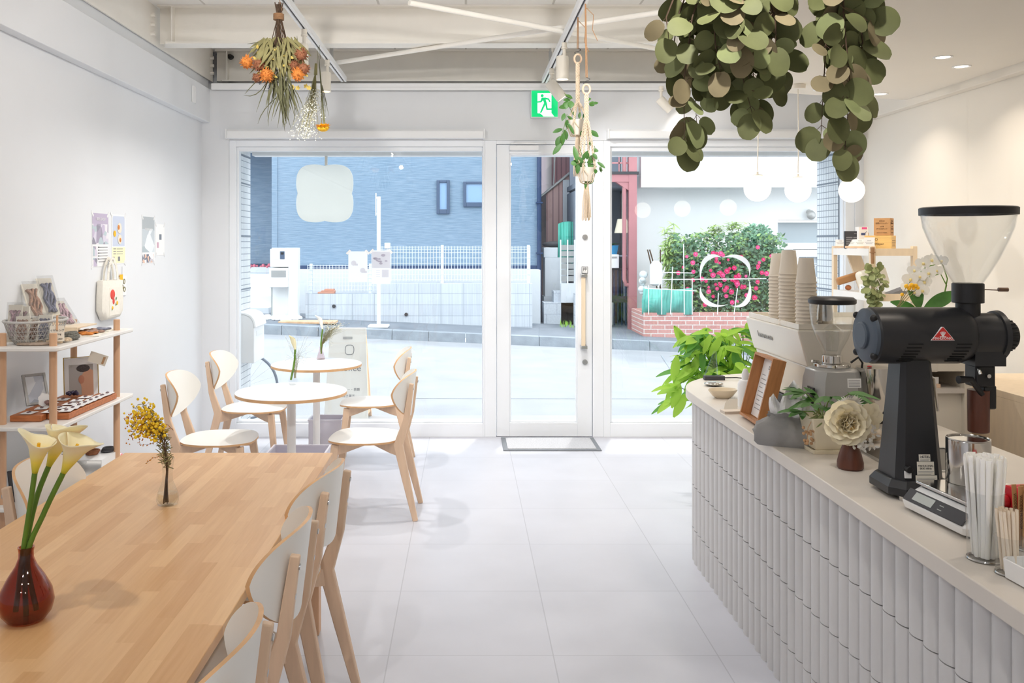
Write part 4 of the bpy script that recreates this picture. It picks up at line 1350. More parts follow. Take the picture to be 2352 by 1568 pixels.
pl = [((0.02 + 0.042 * math.copysign(abs(math.cos(a)) ** 0.8, math.cos(a))), 0.675 + 0.045 * math.copysign(abs(math.sin(a)) ** 0.8, math.sin(a)) * (1 + 0.12 * abs(math.cos(a)))) for a in [2 * PI * k / 40 for k in range(40)]]
q.M = Mb
q.tube([(x, 0, z) for x, z in pl], 0.003, 5, closed=True)
q.build('logo', M['ink_grey'], t)

# parcel box on the tiled return
t = thing('post_box', 'white rounded-top post box on the tiled porch wall', 'post box', (-1.934, 7.70, 0.79))
q = MB()
prof = [(0, -0.21), (0.125, -0.21), (0.125, 0.11), (0.115, 0.15), (0.09, 0.185), (0.05, 0.205), (0, 0.21)]
q.prism(prof, -0.19, 0.19)
q.v = [V((p_.x, p_.z, p_.y)) for p_ in q.v]
q.build('body', M['white'], t, fix=True, bevel=0.006)
q = MB(); q.prism([(0.0, 0.212), (0.05, 0.207), (0.092, 0.187), (0.118, 0.152), (0.128, 0.10), (0.142, 0.10), (0.13, 0.16), (0.10, 0.2), (0.054, 0.22), (0.0, 0.225)], -0.2, 0.2)
q.v = [V((p_.x, p_.z, p_.y)) for p_ in q.v]
q.build('lid', M['white_gloss'], t, fix=True)
q = MB(); q.box(0.125, 0.130, -0.12, 0.12, 0.02, 0.06); q.build('flap', M['white'], t)
# bicycle
t = thing('bicycle', 'bicycle parked outside, mostly hidden behind the tiled porch wall', 'bicycle', (-2.1, 8.35, -0.079))
bk = mat('bike_grey', (140, 148, 160), 0.4)
for x in (-1.05, 0.0):
    q = MB(); q.ring((x, 0, 0.33), 0.31, 0.013, 40, 8, 'Y'); wl = q.build('wheel', bk, t)
    q = MB()
    for k in range(20):
        a = 2 * PI * k / 20
        q.tube([(x, 0.02 * (-1) ** k, 0.33), (x + 0.3 * math.cos(a), 0, 0.33 + 0.3 * math.sin(a))], 0.0014, 4)
    q.cyl((x, -0.04, 0.33), (x, 0.04, 0.33), 0.02, n=10)
    q.build('spokes', M['steel'], wl)
q = MB()
q.tube([(0, -0.035, 0.33), (-0.1, 0, 0.7), (-0.16, 0, 0.92)], 0.014, 8); q.tube([(-0.1, 0, 0.68), (-0.6, 0, 0.3)], 0.016, 8); q.tube([(-0.12, 0, 0.78), (-0.7, 0, 0.62)], 0.014, 8); q.tube([(-0.6, 0, 0.3), (-0.74, 0, 0.85)], 0.014, 8); q.tube([(-0.6, 0, 0.3), (-1.05, 0, 0.33)], 0.011, 8); q.tube([(-0.7, 0, 0.62), (-1.05, 0, 0.33)], 0.011, 8)
q.build('frame', M['navy'], t)
q = MB(); q.tube([(-0.24, -0.27, 1.0), (-0.17, -0.1, 0.97), (-0.16, 0, 0.93), (-0.17, 0.1, 0.97), (-0.24, 0.27, 1.0)], 0.011, 8); q.build('handlebar', M['steel'], t)
q = MB(); q.ball((-0.75, 0, 0.89), 0.12, 14, 8, (1, 0.6, 0.28)); q.build('saddle', M['black'], t)
q = MB(); q.tube([(-0.55, -0.05, 0.3), (-0.48, -0.16, 0.0)], 0.008, 6); q.build('kickstand', M['steel'], t)
# ================================================================ CHAIRS AND TABLES
def plank(q, path, w, t, ax):
    """flat bent leg: path of (y, z) with widths, thickness t along x, centred at ax"""
    L, Rr = [], []
    for i, (y, z, ww) in enumerate(path):
        a = path[max(0, i - 1)]; b = path[min(len(path) - 1, i + 1)]
        d = V((b[0] - a[0], b[1] - a[1])).normalized()
        n = V((-d.y, d.x))
        L.append((y + n.x * ww / 2, z + n.y * ww / 2)); Rr.append((y - n.x * ww / 2, z - n.y * ww / 2))
    m = len(path)
    vs = [(ax - t / 2, y, z) for y, z in L] + [(ax - t / 2, y, z) for y, z in Rr] + [(ax + t / 2, y, z) for y, z in L] + [(ax + t / 2, y, z) for y, z in Rr]
    fs = []
    for i in range(m - 1):
        fs += [(i, i + 1, m + i + 1, m + i), (2 * m + i, 3 * m + i, 3 * m + i + 1, 2 * m + i + 1), (i, 2 * m + i, 2 * m + i + 1, i + 1), (m + i, m + i + 1, 3 * m + i + 1, 3 * m + i)]
    fs += [(0, m, 3 * m, 2 * m), (m - 1, 3 * m - 1, 4 * m - 1, 2 * m - 1)]
    q.add(vs, fs)

def make_chair():
    t = thing('dining_chair', 'chair', 'chair')
    # seat: rounded plywood shell, wider at the front
    q = MB()
    N = 48
    def outline(k, s):
        a = 2 * PI * k / N
        ca, sa = math.cos(a), math.sin(a)
        r = 1 / (abs(ca) ** 2.7 + abs(sa) ** 2.7) ** (1 / 2.7)
        wx = 0.222 + 0.012 * sa
        return (s * wx * r * ca, s * 0.215 * r * sa)
    def dish(x, y):
        return -0.012 * math.exp(-((x / 0.15) ** 2 + ((y + 0.03) / 0.15) ** 2)) - 0.012 * max(0, (y - 0.15) / 0.07) ** 2
    rings = []
    for s in (0.02, 0.3, 0.6, 0.85, 1.0):
        rings.append([(x, y, 0.455 + dish(x, y)) for x, y in (outline(k, s) for k in range(N))])
    q.loft(list(reversed(rings)), caps=False); q.add(rings[0], [tuple(range(N))])
    q.mi = 1
    low = [(x, y, z - 0.011) for x, y, z in rings[-1]]
    q.loft([low, rings[-1]], caps=False)
    q.mi = 0
    low2 = [[(x, y, z - 0.011) for x, y, z in r] for r in rings]
    q.loft(low2, caps=False); q.add(low2[0], [tuple(range(N))])
    q.build('seat', [M['chair_white'], M['birch_edge']], t, fix=True)
    # backrest
    q = MB()
    nu, nv = 36, 8
    def edge(u):
        a = abs(u)
        top = 0.738 + 0.105 * (1 - a ** 3.4) ** 0.55 - 0.012 * a * a
        bot = 0.738 - 0.158 * (1 - a ** 2.0) ** 0.62
        return bot, top
    def surf(u, z, off):
        y = -0.268 + 0.105 * u * u - (z - 0.58) * 0.12 + off
        return (0.213 * math.sin(u * 1.25) / math.sin(1.25), y, z)
    us = [math.sin(PI / 2 * (-1 + 2 * i / nu)) * 0.999 for i in range(nu + 1)]
    F_, B_ = [], []
    for u in us:
        b, tp = edge(u)
        F_.append([surf(u, b + (tp - b) * j / nv, 0.0055) for j in range(nv + 1)])
        B_.append([surf(u, b + (tp - b) * j / nv, -0.0055) for j in range(nv + 1)])
    q.loft(F_, caps=False, closed=False)
    q.loft(B_, caps=False, closed=False)
    q.mi = 1
    rimF = [r[0] for r in F_] + F_[-1][1:] + [r[-1] for r in reversed(F_[:-1])] + list(reversed(F_[0][1:-1]))
    rimB = [r[0] for r in B_] + B_[-1][1:] + [r[-1] for r in reversed(B_[:-1])] + list(reversed(B_[0][1:-1]))
    q.loft([rimF, rimB], caps=False)
    q.build('backrest', [M['chair_white'], M['birch_edge']], t, fix=True)
    for s in (-1, 1):
        q = MB()
        plank(q, [(-0.315, 0.0, 0.030), (-0.262, 0.22, 0.045), (-0.212, 0.43, 0.056), (-0.259, 0.575, 0.038), (-0.290, 0.788, 0.026)], 0, 0.024, s * 0.142)
        # splay towards the floor
        q.v = [V((p.x + s * 0.035 * max(0, (0.43 - p.z) / 0.43), p.y, p.z)) for p in q.v]
        q.build('leg', M['birch'], t, fix=True, bevel=0.004)
        q = MB()
        plank(q, [(0.205, 0.0, 0.030), (0.155, 0.43, 0.046)], 0, 0.03, s * 0.15)
        q.v = [V((p.x + s * 0.045 * (1 - p.z / 0.43), p.y, p.z)) for p in q.v]
        q.build('leg', M['birch'], t, fix=True, bevel=0.004)
        q = MB()
        for z, y in ((0.757, -0.299), (0.68, -0.287)):
            x = s * 0.142
            q.cyl((x, y, z), (x, y - 0.004, z - 0.0005), 0.008, n=12)
        q.build('bolt', M['steel'], t)
        # crossing rails, deep at the legs and shallow at the crossing
        a, b = V((s * 0.145, -0.205, 0)), V((-s * 0.15, 0.15, 0))
        d = (b - a).normalized(); n = V((-d.y, d.x, 0)) * 0.011
        q = MB()
        zs = [(0.0, 0.372), (0.12, 0.378), (0.5, 0.41), (0.88, 0.378), (1.0, 0.372)]
        vs = []
        for u, zb in zs:
            p = a.lerp(b, u)
            vs += [(p - n) + V((0, 0, zb)), (p + n) + V((0, 0, zb)), (p + n) + V((0, 0, 0.437 - 0.003 * s)), (p - n) + V((0, 0, 0.437 - 0.003 * s))]
        fs = []
        for i in range(len(zs) - 1):
            fs += [(4 * i + k, 4 * i + (k + 1) % 4, 4 * i + 4 + (k + 1) % 4, 4 * i + 4 + k) for k in range(4)]
        fs += [(0, 3, 2, 1), (16, 17, 18, 19)]
        q.add(vs, fs)
        q.build('cross_rail', M['birch'], t, smooth=False, fix=True)
    return t

chair = make_chair()
seats = [((-1.46, 5.22), -90, 'bentwood chair with a white back by the side wall, at the nearer round table', 'r'),
         ((-1.49, 6.20), -92, 'bentwood chair by the front corner and post box, at the farther round table', 'r'),
         ((-0.60, 5.27), 88, 'bentwood chair on the aisle side of the nearer round table', 'r'),
         ((-0.70, 6.42), 93, 'bentwood chair on the aisle side of the farther round table', 'r'),
         ((-0.73, 3.05), 83, 'bentwood chair tucked under the long wooden table, closest to the round tables', 'd'),
         ((-0.735, 2.44), 90, 'bentwood chair tucked under the long wooden table, middle of the three in a row', 'd'),
         ((-0.715, 1.745), 90, 'bentwood chair tucked under the long wooden table, cut by the bottom edge of the view', 'd'),
         ((-1.245, 3.08), -90, 'bentwood chair behind the calla lilies, on the shelf side of the long table', 'd')]
for i, ((x, y), rz, lb, g) in enumerate(seats):
    o = chair if i == 0 else copy_tree(chair)
    place(o, (x, y, 0), rz, lb, 'bentwood chairs at the round tables' if g == 'r' else 'bentwood chairs at the long table')

t = thing('dining_table', 'long butcher-block dining table with calla lilies and mimosa on it', 'table', (-1.0, 2.6, 0))
q = MB(); q.box(-0.439, 0.439, -1.15, 1.11, 0.692, 0.72); q.build('tabletop', M['block'], t, smooth=False, bevel=0.003)
q = MB(); q.box(-0.33, 0.33, -1.0, -0.975, 0.62, 0.69); q.box(-0.33, 0.33, 0.975, 1.0, 0.62, 0.69); q.box(-0.36, -0.335, -1.0, 1.0, 0.62, 0.69); q.box(0.335, 0.36, -1.0, 1.0, 0.62, 0.69); q.build('apron', M['beech'], t, smooth=False)
for sx in (-1, 1):
    for sy in (-1, 1):
        q = MB(); q.box(sx * 0.37 - 0.03, sx * 0.37 + 0.03, sy * 1.02 - 0.03, sy * 1.02 + 0.03, 0, 0.69); q.build('leg', M['beech'], t, smooth=False, bevel=0.004)

def round_table(x, y, lb):
    t = thing('round_table', lb, 'table', (x, y, 0), group='round white tables')
    q = MB(); q.lathe([(0.326, 0.699), (0.330, 0.703), (0.330, 0.716), (0.327, 0.72)], n=64)
    q.m = []
    q.mi = 0
    o = q
    # plywood edge on the rim, white laminate above
    q2 = MB(); q2.mi = 1; q2.lathe([(0.322, 0.698), (0.3305, 0.700), (0.3305, 0.717)], n=64, close1=False)
    q2.mi = 0; q2.lathe([(0.3305, 0.717), (0.328, 0.72)], n=64, close0=False)
    q2.build('tabletop', [M['table_white'], M['birch_edge']], t)
    q = MB(); q.cyl((0, 0, 0.012), (0, 0, 0.69), 0.026, n=24); q.build('column', M['white'], t)
    q = MB(); q.cyl((0, 0, 0.685), (0, 0, 0.698), 0.11, n=24); q.build('top_plate', M['white'], t)
    q = MB(); q.box(-0.2, 0.2, -0.2, 0.2, 0, 0.012); q.build('base_plate', M['white'], t, bevel=0.004)
    return t
round_table(-1.045, 5.27, 'nearer white round table on a pedestal, with the curved green stem in a glass')
round_table(-1.10, 6.48, 'farther white round table by the window, with a calla lily and gypsophila')
# open luggage boxes on the floor
for (x, y, w2, d2, hh, lb) in ((-1.11, 5.86, 0.19, 0.12, 0.23, 'pale lilac-grey open storage box on the floor, the wider one in front'), (-1.07, 6.78, 0.125, 0.1, 0.26, 'pale lilac-grey open storage box on the floor, the narrower one behind')):
    t = thing('storage_box', lb, 'box', (x, y, 0), group='grey storage boxes under the round tables')
    q = MB()
    q.box(-w2, w2, -d2, -d2 + 0.008, 0, hh); q.box(-w2, w2, d2 - 0.008, d2, 0, hh); q.box(-w2, -w2 + 0.008, -d2 + 0.008, d2 - 0.008, 0, hh); q.box(w2 - 0.008, w2, -d2 + 0.008, d2 - 0.008, 0, hh); q.box(-w2 + 0.008, w2 - 0.008, -d2 + 0.008, d2 - 0.008, 0, 0.008)
    q.build('box', mat('lilac_grey', (206, 204, 216), 0.7), t, smooth=False)
    q = MB(); frame_rect(q, -w2 - 0.006, w2 + 0.006, -d2 - 0.006, d2 + 0.006, 0, 1, 0.012, 0.012, 0.012, 0.012)
    q.v = [V((p.x, p.z, hh - 0.006 + 0.012 * p.y)) for p in q.v]
    q.build('rim', mat('lilac_rim', (214, 212, 222), 0.6), t, smooth=False)

# ---------------------------------------------------------------- rack on the side wall
RX0, RX1, RY0, RY1 = -2.055, -1.83, 3.90, 4.61
t = thing('display_rack', 'display rack with round beech posts and white shelves by the side wall', 'shelf rack', (-1.945, 4.26, 0))
SH = (1.148, 0.80, 0.447, 0.10)
for z in SH:
    q = MB()
    pl = []
    for (cx_, cy_, a0) in ((0.135, 0.44, 0), (-0.155, 0.44, 90), (-0.155, -0.40, 180), (0.135, -0.40, 270)):
        pl += [(cx_ + 0.03 * math.cos(math.radians(a0 + 15 * k)), cy_ + 0.03 * math.sin(math.radians(a0 + 15 * k))) for k in range(7)]
    q.prism(pl, z - 0.018, z)
    q.build('shelf', M['shelf_white'], t, bevel=0.004)
for x in (RX0, RX1):
    for y in (RY0, RY1):
        q = MB(); q.cyl((x + 1.945, y - 4.26, 0), (x + 1.945, y - 4.26, 1.205), 0.0165, n=20); q.build('post', M['beech'], t, bevel=0.003)

# wall notices
def wallY(px):
    return F * 2.18 / (CX - px)
def poster(lb, x0, x1, y0, y1, paint, cat='poster'):
    Ya, Yb = wallY(x0), wallY(x1)
    s = F / ((Ya + Yb) / 2)
    zt, zb = EYE - (y0 - CY) / s, EYE - (y1 - CY) / s
    w2, h2 = (Yb - Ya) / 2, (zt - zb) / 2
    t = thing('wall_poster', lb, cat, (-2.1795, (Ya + Yb) / 2, (zt + zb) / 2), group='notices taped to the side wall')
    q = MB(); q.box(0, 0.0015, -w2, w2, -h2, h2); q.build('sheet', M['paper'], t, smooth=False)
    for sy in (-1, 1):
        for sz in (-1, 1):
            q = MB(); q.M = T(0.0016, sy * w2 * 0.97, sz * h2 * 0.97) @ R('X', 45 * sy * sz); q.box(0, 0.0008, -0.02, 0.02, -0.007, 0.007); q.build('tape', M['white_gloss'], t, smooth=False)
    lay = [0.0016]
    for (nm, rects, m) in paint:
        q = MB()
        for (a, b, c, d) in rects:
            q.box(lay[0] - 0.0004, lay[0] + 0.0002, -w2 + 2 * w2 * a, -w2 + 2 * w2 * b, -h2 + 2 * h2 * c, -h2 + 2 * h2 * d)
        lay[0] += 0.0004
        q.build(nm, m, t, smooth=False)
    return t, w2, h2
def photo_mat(nm, cols, sc=14.0):
    m, nt, b = nodes_of(nm)
    tc = nt.nodes.new('ShaderNodeTexCoord')
    vo = nt.nodes.new('ShaderNodeTexVoronoi'); vo.inputs['Scale'].default_value = sc
    nt.links.new(tc.outputs['Object'], vo.inputs['Vector'])
    sep = nt.nodes.new('ShaderNodeSeparateColor')
    nt.links.new(vo.outputs['Color'], sep.inputs[0])
    cr = nt.nodes.new('ShaderNodeValToRGB')
    cr.color_ramp.interpolation = 'CONSTANT'
    for i, c in enumerate(cols):
        e = cr.color_ramp.elements[0] if i == 0 else cr.color_ramp.elements[1] if i == 1 else cr.color_ramp.elements.new(i / len(cols))
        e.position = i / len(cols); e.color = rgb(*c)
    nt.links.new(sep.outputs[0], cr.inputs[0])
    nt.links.new(cr.outputs[0], b.inputs['Base Color'])
    b.inputs['Roughness'].default_value = 0.6
    return m
lav = photo_mat('lavender_photo', [(196, 184, 206), (168, 158, 178), (214, 208, 222), (150, 146, 160), (186, 200, 206), (230, 226, 232)], 22)
lav0 = mat('lavender_print', (190, 178, 200), 0.6)
lines = [(0.38, 0.95, 0.36 - 0.055 * k, 0.37 - 0.055 * k) for k in range(6)]
p_, w2, h2 = poster('lavender craft workshop poster taped to the side wall, the one closest to the rack', 211, 248, 490, 612, [('heading', [(0, 1, 0.80, 1)], lav0), ('photo', [(0, 1, 0.42, 0.80)], lav), ('thumbnail', [(0.04, 0.30, 0.2, 0.38), (0.04, 0.30, 0.01, 0.17)], lav), ('text_lines', lines + [(0.34, 0.42, 0.355 - 0.055 * k, 0.375 - 0.055 * k) for k in range(5)], M['ink_grey'])])
text('lettering', 'KIDS SHOP', 0.026, M['white_gloss'], p_, T(0.0042, 0.0, h2 * 0.78) @ FACE_EAST)
blue0 = mat('pale_blue_print', (200, 208, 226), 0.6)
yel0 = mat('pale_yellow_print', (240, 234, 196), 0.6)
p_, w2, h2 = poster('pale blue and yellow poster with round pictures, taped second from the rack', 255.5, 287, 493, 606, [('panel', [(0.07, 0.95, 0.36, 0.97)], blue0), ('lower_panel', [(0.04, 0.98, 0.02, 0.34)], yel0), ('text_lines', [(0.12, 0.3, 0.30 - 0.05 * k, 0.315 - 0.05 * k) for k in range(3)] + [(0.36, 0.8, 0.30 - 0.05 * k, 0.31 - 0.05 * k) for k in range(3)] + [(0.1, 0.2, 0.08, 0.15), (0.45, 0.6, 0.06, 0.15)], M['ink_grey'])])
q = MB(); q.cyl((0.003, 0.01, 0.07), (0.0045, 0.01, 0.07), 0.033, n=24); q.cyl((0.003, 0.015, -0.0), (0.0045, 0.015, -0.0), 0.03, n=24); q.build('round_picture', mat('print_cream', (236, 224, 206), 0.6), p_)
q = MB(); q.cyl((0.0045, -0.005, 0.075), (0.005, -0.005, 0.075), 0.016, n=16); q.cyl((0.0045, 0.02, -0.004), (0.005, 0.02, -0.004), 0.014, n=16); q.build('orange_motif', M['orange_fl'], p_)
q = MB(); q.cyl((0.003, -0.065, 0.035), (0.0048, -0.065, 0.035), 0.019, n=20); q.build('yellow_dot', M['yellow_fl'], p_)
ph = photo_mat('cool_photo', [(214, 222, 226), (196, 204, 210), (232, 236, 240), (178, 190, 196)], 9)
p_, w2, h2 = poster('workshop poster with a grey top and pale green photo, taped third from the rack', 326, 354, 498, 605, [('grey_top', [(0, 1, 0.74, 1)], mat('print_grey', (176, 182, 186), 0.6)), ('photo', [(0, 1, 0.24, 0.74)], ph), ('lower_photo', [(0.0, 0.9, 0.02, 0.2)], photo_mat('small_photos', [(226, 190, 168), (240, 240, 240), (206, 200, 206), (120, 124, 140)], 30))])
text('lettering', 'WORK SHOP', 0.023, M['white_gloss'], p_, T(0.0036, 0.0, h2 * 0.46) @ FACE_EAST)
p_, w2, h2 = poster('small white notice with two little pictures, taped nearest the front corner', 357, 377, 515, 586, [('print', [(0.4, 0.66, 0.5, 0.68)], mat('print_slate', (120, 128, 140), 0.6)), ('rose_print', [(0.12, 0.34, 0.24, 0.42)], mat('print_rose', (206, 170, 186), 0.6))])

# tote bag hanging on the wall
t = thing('tote_bag', 'cream canvas tote bag with a flower print hanging on the side wall', 'bag', (-2.175, 5.33, 1.285))
q = MB()
s_ = 385.0
pts = [(0, -0.15, 0.10), (0, 0.15, 0.095), (0, 0.165, -0.02), (0, 0.16, -0.10), (0, 0.11, -0.135), (0, -0.11, -0.14), (0, -0.165, -0.08), (0, -0.16, 0.02)]
def bag_ring(f, dx):
    cy = sum(p[1] for p in pts) / 8; cz = sum(p[2] for p in pts) / 8
    return [(dx, cy + (p[1] - cy) * f, cz + (p[2] - cz) * f) for p in pts]
q.loft([bag_ring(0.96, 0.0), bag_ring(1.0, 0.012), bag_ring(0.97, 0.036), bag_ring(0.8, 0.044)])
q.build('body', M['fabric'], t, fix=True, ang=60)
for dx in (0.008, 0.034):
    q = MB()
    n = 14
    a = [(-0.075 + 0.15 * i / n, 0.09 + 0.135 * math.sin(PI * i / n) ** 0.6) for i in range(n + 1)]
    vs = []
    for (y, z) in a: vs += [(dx - 0.0, y - 0.0, z), (dx + 0.0015, y, z)]
    path = [V((dx, y * (0.85 if z > 0.2 else 1), z)) for y, z in a]
    q.M = Mx.Identity(4)
    for i in range(n):
        p0, p1 = path[i], path[i + 1]
        d = (p1 - p0).normalized(); nn = V((0, -d.z, d.y)) * 0.012
        q.add([p0 - nn, p0 + nn, p1 + nn, p1 - nn, p0 - nn + V((0.003, 0, 0)), p0 + nn + V((0.003, 0, 0)), p1 + nn + V((0.003, 0, 0)), p1 - nn + V((0.003, 0, 0))], [(0, 1, 2, 3), (7, 6, 5, 4), (0, 4, 5, 1), (1, 5, 6, 2), (2, 6, 7, 3), (3, 7, 4, 0)])
    q.build('handle', M['fabric'], t, fix=True)
q = MB(); q.box(0.038, 0.046, -0.07, 0.08, -0.115, 0.05); q.build('print_panel', M['fabric'], t)
q = MB(); q.ball((0.046, -0.03, 0.01), 0.034, 12, 8, (0.2, 1, 0.9)); q.ball((0.046, -0.015, -0.03), 0.02, 12, 8, (0.2, 0.8, 1)); q.build('red_flower', mat('felt_red', (222, 84, 74), 0.9), t)
q = MB(); q.leaf((0.047, 0.02, -0.03), (0, 0.2, 1), (1, 0, 0), 0.06, 0.02); q.leaf((0.047, 0.015, -0.06), (0, 0.5, 0.6), (1, 0, 0), 0.04, 0.02); q.leaf((0.047, -0.04, -0.09), (0, 0.2, 1), (1, 0, 0), 0.05, 0.012); q.build('green_leaf', M['leaf_green'], t)
for y_, z_, r_ in ((0.04, -0.045, 0.013), (-0.03, -0.07, 0.011)):
    q = MB(); q.ball((0.046, y_, z_), r_, 10, 6, (0.3, 1, 1)); q.build('yellow_flower', M['yellow_fl'], t)
t = thing('craft_pouch', 'small clear packet of yellow craft pieces hanging beside the tote bag', 'packet', (-2.178, wallY(279), EYE - (660 - CY) / 388.0))
q = MB(); q.box(0, 0.006, -0.05, 0.06, -0.07, 0.05); q.build('packet', M['paper'], t, bevel=0.002)
q = MB(); q.box(0.006, 0.009, -0.05, -0.005, 0.03, 0.065); q.build('yellow_tab', M['yellow_fl'], t)
q = MB()
for y, z in ((0.02, 0.02), (-0.01, -0.015), (0.025, -0.03), (-0.02, -0.05)): q.ring((0.007, y, z), 0.014, 0.003, 16, 5, 'X')
q.build('rings', M['dry_olive'], t)
q = MB(); q.tube([(0.002, 0, 0.05), (0.002, 0.0, 0.115)], 0.001, 4); q.build('string', M['ink_grey'], t)

# ---------------------------------------------------------------- goods on the rack
Z1, Z2, Z3 = 1.149, 0.801, 0.448
film = thin_glass('cellophane', (0.93, 0.93, 0.93), 1.4)
def cello(name, lb, loc, w, h, rz, lean, cols, group):
    t = thing(name, lb, 'packet', loc, group=group, rot=(math.radians(lean), 0, math.radians(rz)))
    q = MB(); q.box(-w / 2, w / 2, -0.004, 0.004, 0, h); q.build('backing_card', M['paper_cream'], t, bevel=0.001)
    q = MB()
    for k in range(4):      # a looped ribbon with a few folds
        x0 = w * (-0.24 + 0.16 * k)
        q.tube([(x0 + w * 0.10 * math.sin(j * 1.3 + k), -0.008 - 0.003 * (j % 2), h * (0.08 + 0.095 * j)) for j in range(9)], [w * (0.06 + 0.05 * abs(math.sin(j * 0.9 + k * 2))) for j in range(9)], 7)
    q.build('contents', cols, t)
    q = MB(); q.box(-w / 2 - 0.004, w / 2 + 0.004, -0.016, -0.0155, -0.0, h + 0.01); q.build('film', film, t, smooth=False)
    return t
mauve = mat('mauve_ribbon', (186, 160, 168), 0.8, vary=0.25, vscale=60)
brown_r = mat('brown_ribbon', (168, 138, 122), 0.8, vary=0.3, vscale=60)
slate_r = mat('slate_ribbon', (124, 126, 142), 0.8, vary=0.3, vscale=60)
# basket
t = thing('wire_basket', 'grey mesh basket of small packets at the end of the top shelf', 'basket', (-1.97, 4.03, Z1))
q = MB()
for i in range(6):
    u = i / 5
    q.ring((0, 0, 0.004 + 0.095 * u), 0.085 + 0.04 * u ** 0.7, 0.0014, 40, 5, 'Z', 1.0, 1.25)
for k in range(44):
    a = 2 * PI * k / 44
    for dv in (-1, 1):
        q.tube([((0.085 + 0.04 * u ** 0.7) * math.cos(a + dv * 0.35 * u), 1.25 * (0.085 + 0.04 * u ** 0.7) * math.sin(a + dv * 0.35 * u), 0.004 + 0.095 * u) for u in (0, 0.33, 0.66, 1)], 0.0011, 4, caps=False)
q.lathe([(0.001, 0.002), (0.086, 0.002), (0.086, 0.004), (0.001, 0.004)], n=40, sy=1.25, close0=False, close1=False)
q.build('wire_mesh', M['mesh_grey'], t)
q = MB(); q.ring((0, 0, 0.103), 0.126, 0.006, 40, 8, 'Z', 1.0, 1.25); q.build('rim', mat('basket_rim', (196, 194, 190), 0.5), t)
t2 = thing('price_tag', 'handwritten cream price tag pegged to the basket rim', 'tag', (-1.835, 3.95, Z1 + 0.045))
q = MB(); q.M = R('Z', 20); q.box(-0.03, 0.03, -0.012, -0.0105, -0.03, 0.04); q.build('card', M['paper_cream'], t2)
q = MB(); q.M = R('Z', 20); q.box(-0.004, 0.004, -0.018, 0.004, 0.02, 0.085); q.build('peg', M['beech'], t2, bevel=0.001)
text('lettering', 'イヤリング', 0.012, M['ink'], t2, R('Z', 20) @ T(0, -0.0125, 0.018) @ FACE_FRONT)
text('lettering', 'Earring', 0.012, M['ink'], t2, R('Z', 20) @ T(0, -0.0125, 0.002) @ FACE_FRONT)
text('lettering', '1,800', 0.011, M['ink'], t2, R('Z', 20) @ T(0.01, -0.0125, -0.02) @ FACE_FRONT)
for k, (dx, dy, hh, ln, c) in enumerate(((-0.07, -0.06, 0.17, -14, mauve), (-0.06, -0.02, 0.16, -12, mauve), (-0.03, -0.075, 0.12, -18, brown_r), (0.0, -0.03, 0.11, -22, brown_r), (0.03, 0.0, 0.115, -18, brown_r), (0.055, -0.05, 0.125, -20, slate_r))):
    lbs = ('tall mauve cellophane packet at the outer end of the mesh basket', 'second tall mauve packet in the mesh basket, just behind the first', 'short beige packet low in the mesh basket', 'beige packet in the middle of the mesh basket', 'beige packet towards the wall corner of the mesh basket', 'white-backed packet in the mesh basket closest to the price tag')
    cello('sachet', lbs[k], (-1.97 + dx, 4.03 + dy, Z1 + 0.008), 0.06, hh, U(-20, 20), ln, c, 'packets in the mesh basket')
# display stand with packets behind
cello('accessory_packet', 'tall cellophane packet with a beige hair tie leaning against the side wall', (-2.085, 4.30, Z1 + 0.07), 0.085, 0.20, 62, -24, brown_r, 'hair accessories on the top shelf')
cello('accessory_packet', 'tall cellophane packet with a slate hair tie leaning against the side wall', (-2.085, 4.44, Z1 + 0.09), 0.085, 0.20, 62, -22, slate_r, 'hair accessories on the top shelf')
cello('accessory_packet', 'cellophane packet with a pink hair tie lying on the sloping wooden stand', (-2.02, 4.50, Z1 + 0.03), 0.085, 0.17, 62, -44, mauve, 'hair accessories on the top shelf')
t = thing('card_box', 'small cardboard display box behind the basket', 'box', (-2.06, 4.33, Z1))
q = MB(); q.box(-0.028, 0.022, -0.1, 0.16, 0, 0.065); q.build('box', M['pale_wood'], t, bevel=0.002)
t = thing('card_box', 'flat pale wooden box lid standing on the top shelf past the basket', 'box', (-1.935, 4.42, Z1))
q = MB(); q.box(-0.06, 0.03, -0.11, 0.12, 0.035, 0.042); q.box(-0.06, 0.03, -0.11, -0.1, 0, 0.035); q.box(-0.06, -0.055, -0.1, 0.12, 0, 0.035); q.build('box', M['pale_wood'], t, bevel=0.001)
# flat packs in front
for k, (dx, y, c, lb) in enumerate(((0.03, 4.50, brown_r, 'flat packet of brown ribbons nearest the wooden lid'), (0.055, 4.58, slate_r, 'flat packet of slate ribbons at the far corner of the top shelf'), (0.07, 4.42, brown_r, 'flat packet of beige cord in the middle of the top shelf'), (0.09, 4.33, M['orange_fl'], 'flat packet with an orange label on the top shelf'))):
    t = thing('flat_packet', lb, 'packet', (-1.945 + dx, y, Z1), rz=U(-25, 25), group='flat packets on the top shelf')
    q = MB(); q.box(-0.05, 0.05, -0.055, 0.055, 0, 0.004); q.build('card', M['paper_cream'], t)
    q = MB()
    for j in range(7): q.ball((U(-0.035, 0.035), U(-0.045, 0.045), 0.010), U(0.010, 0.018), 10, 6, (1.3, 1, 0.45))
    q.build('contents', c, t)
t = thing('braided_band', 'black and grey braided hair band lying on the edge of the top shelf', 'hair band', (-1.86, 4.14, Z1 + 0.009))
q = MB()
for j in range(3): q.ring((0, 0, 0.0025 + 0.009 * j), 0.045 - 0.006 * j, 0.009, 30, 7, 'Z', 0.55, 1.3)
q.build('braid', mat('braid', (108, 106, 98), 0.9, vary=0.5, vscale=120), t)
t = thing('dried_bundle', 'fluffy beige pampas bundle lying on the front edge of the top shelf', 'dried flowers', (-1.88, 4.01, Z1))
q = MB()
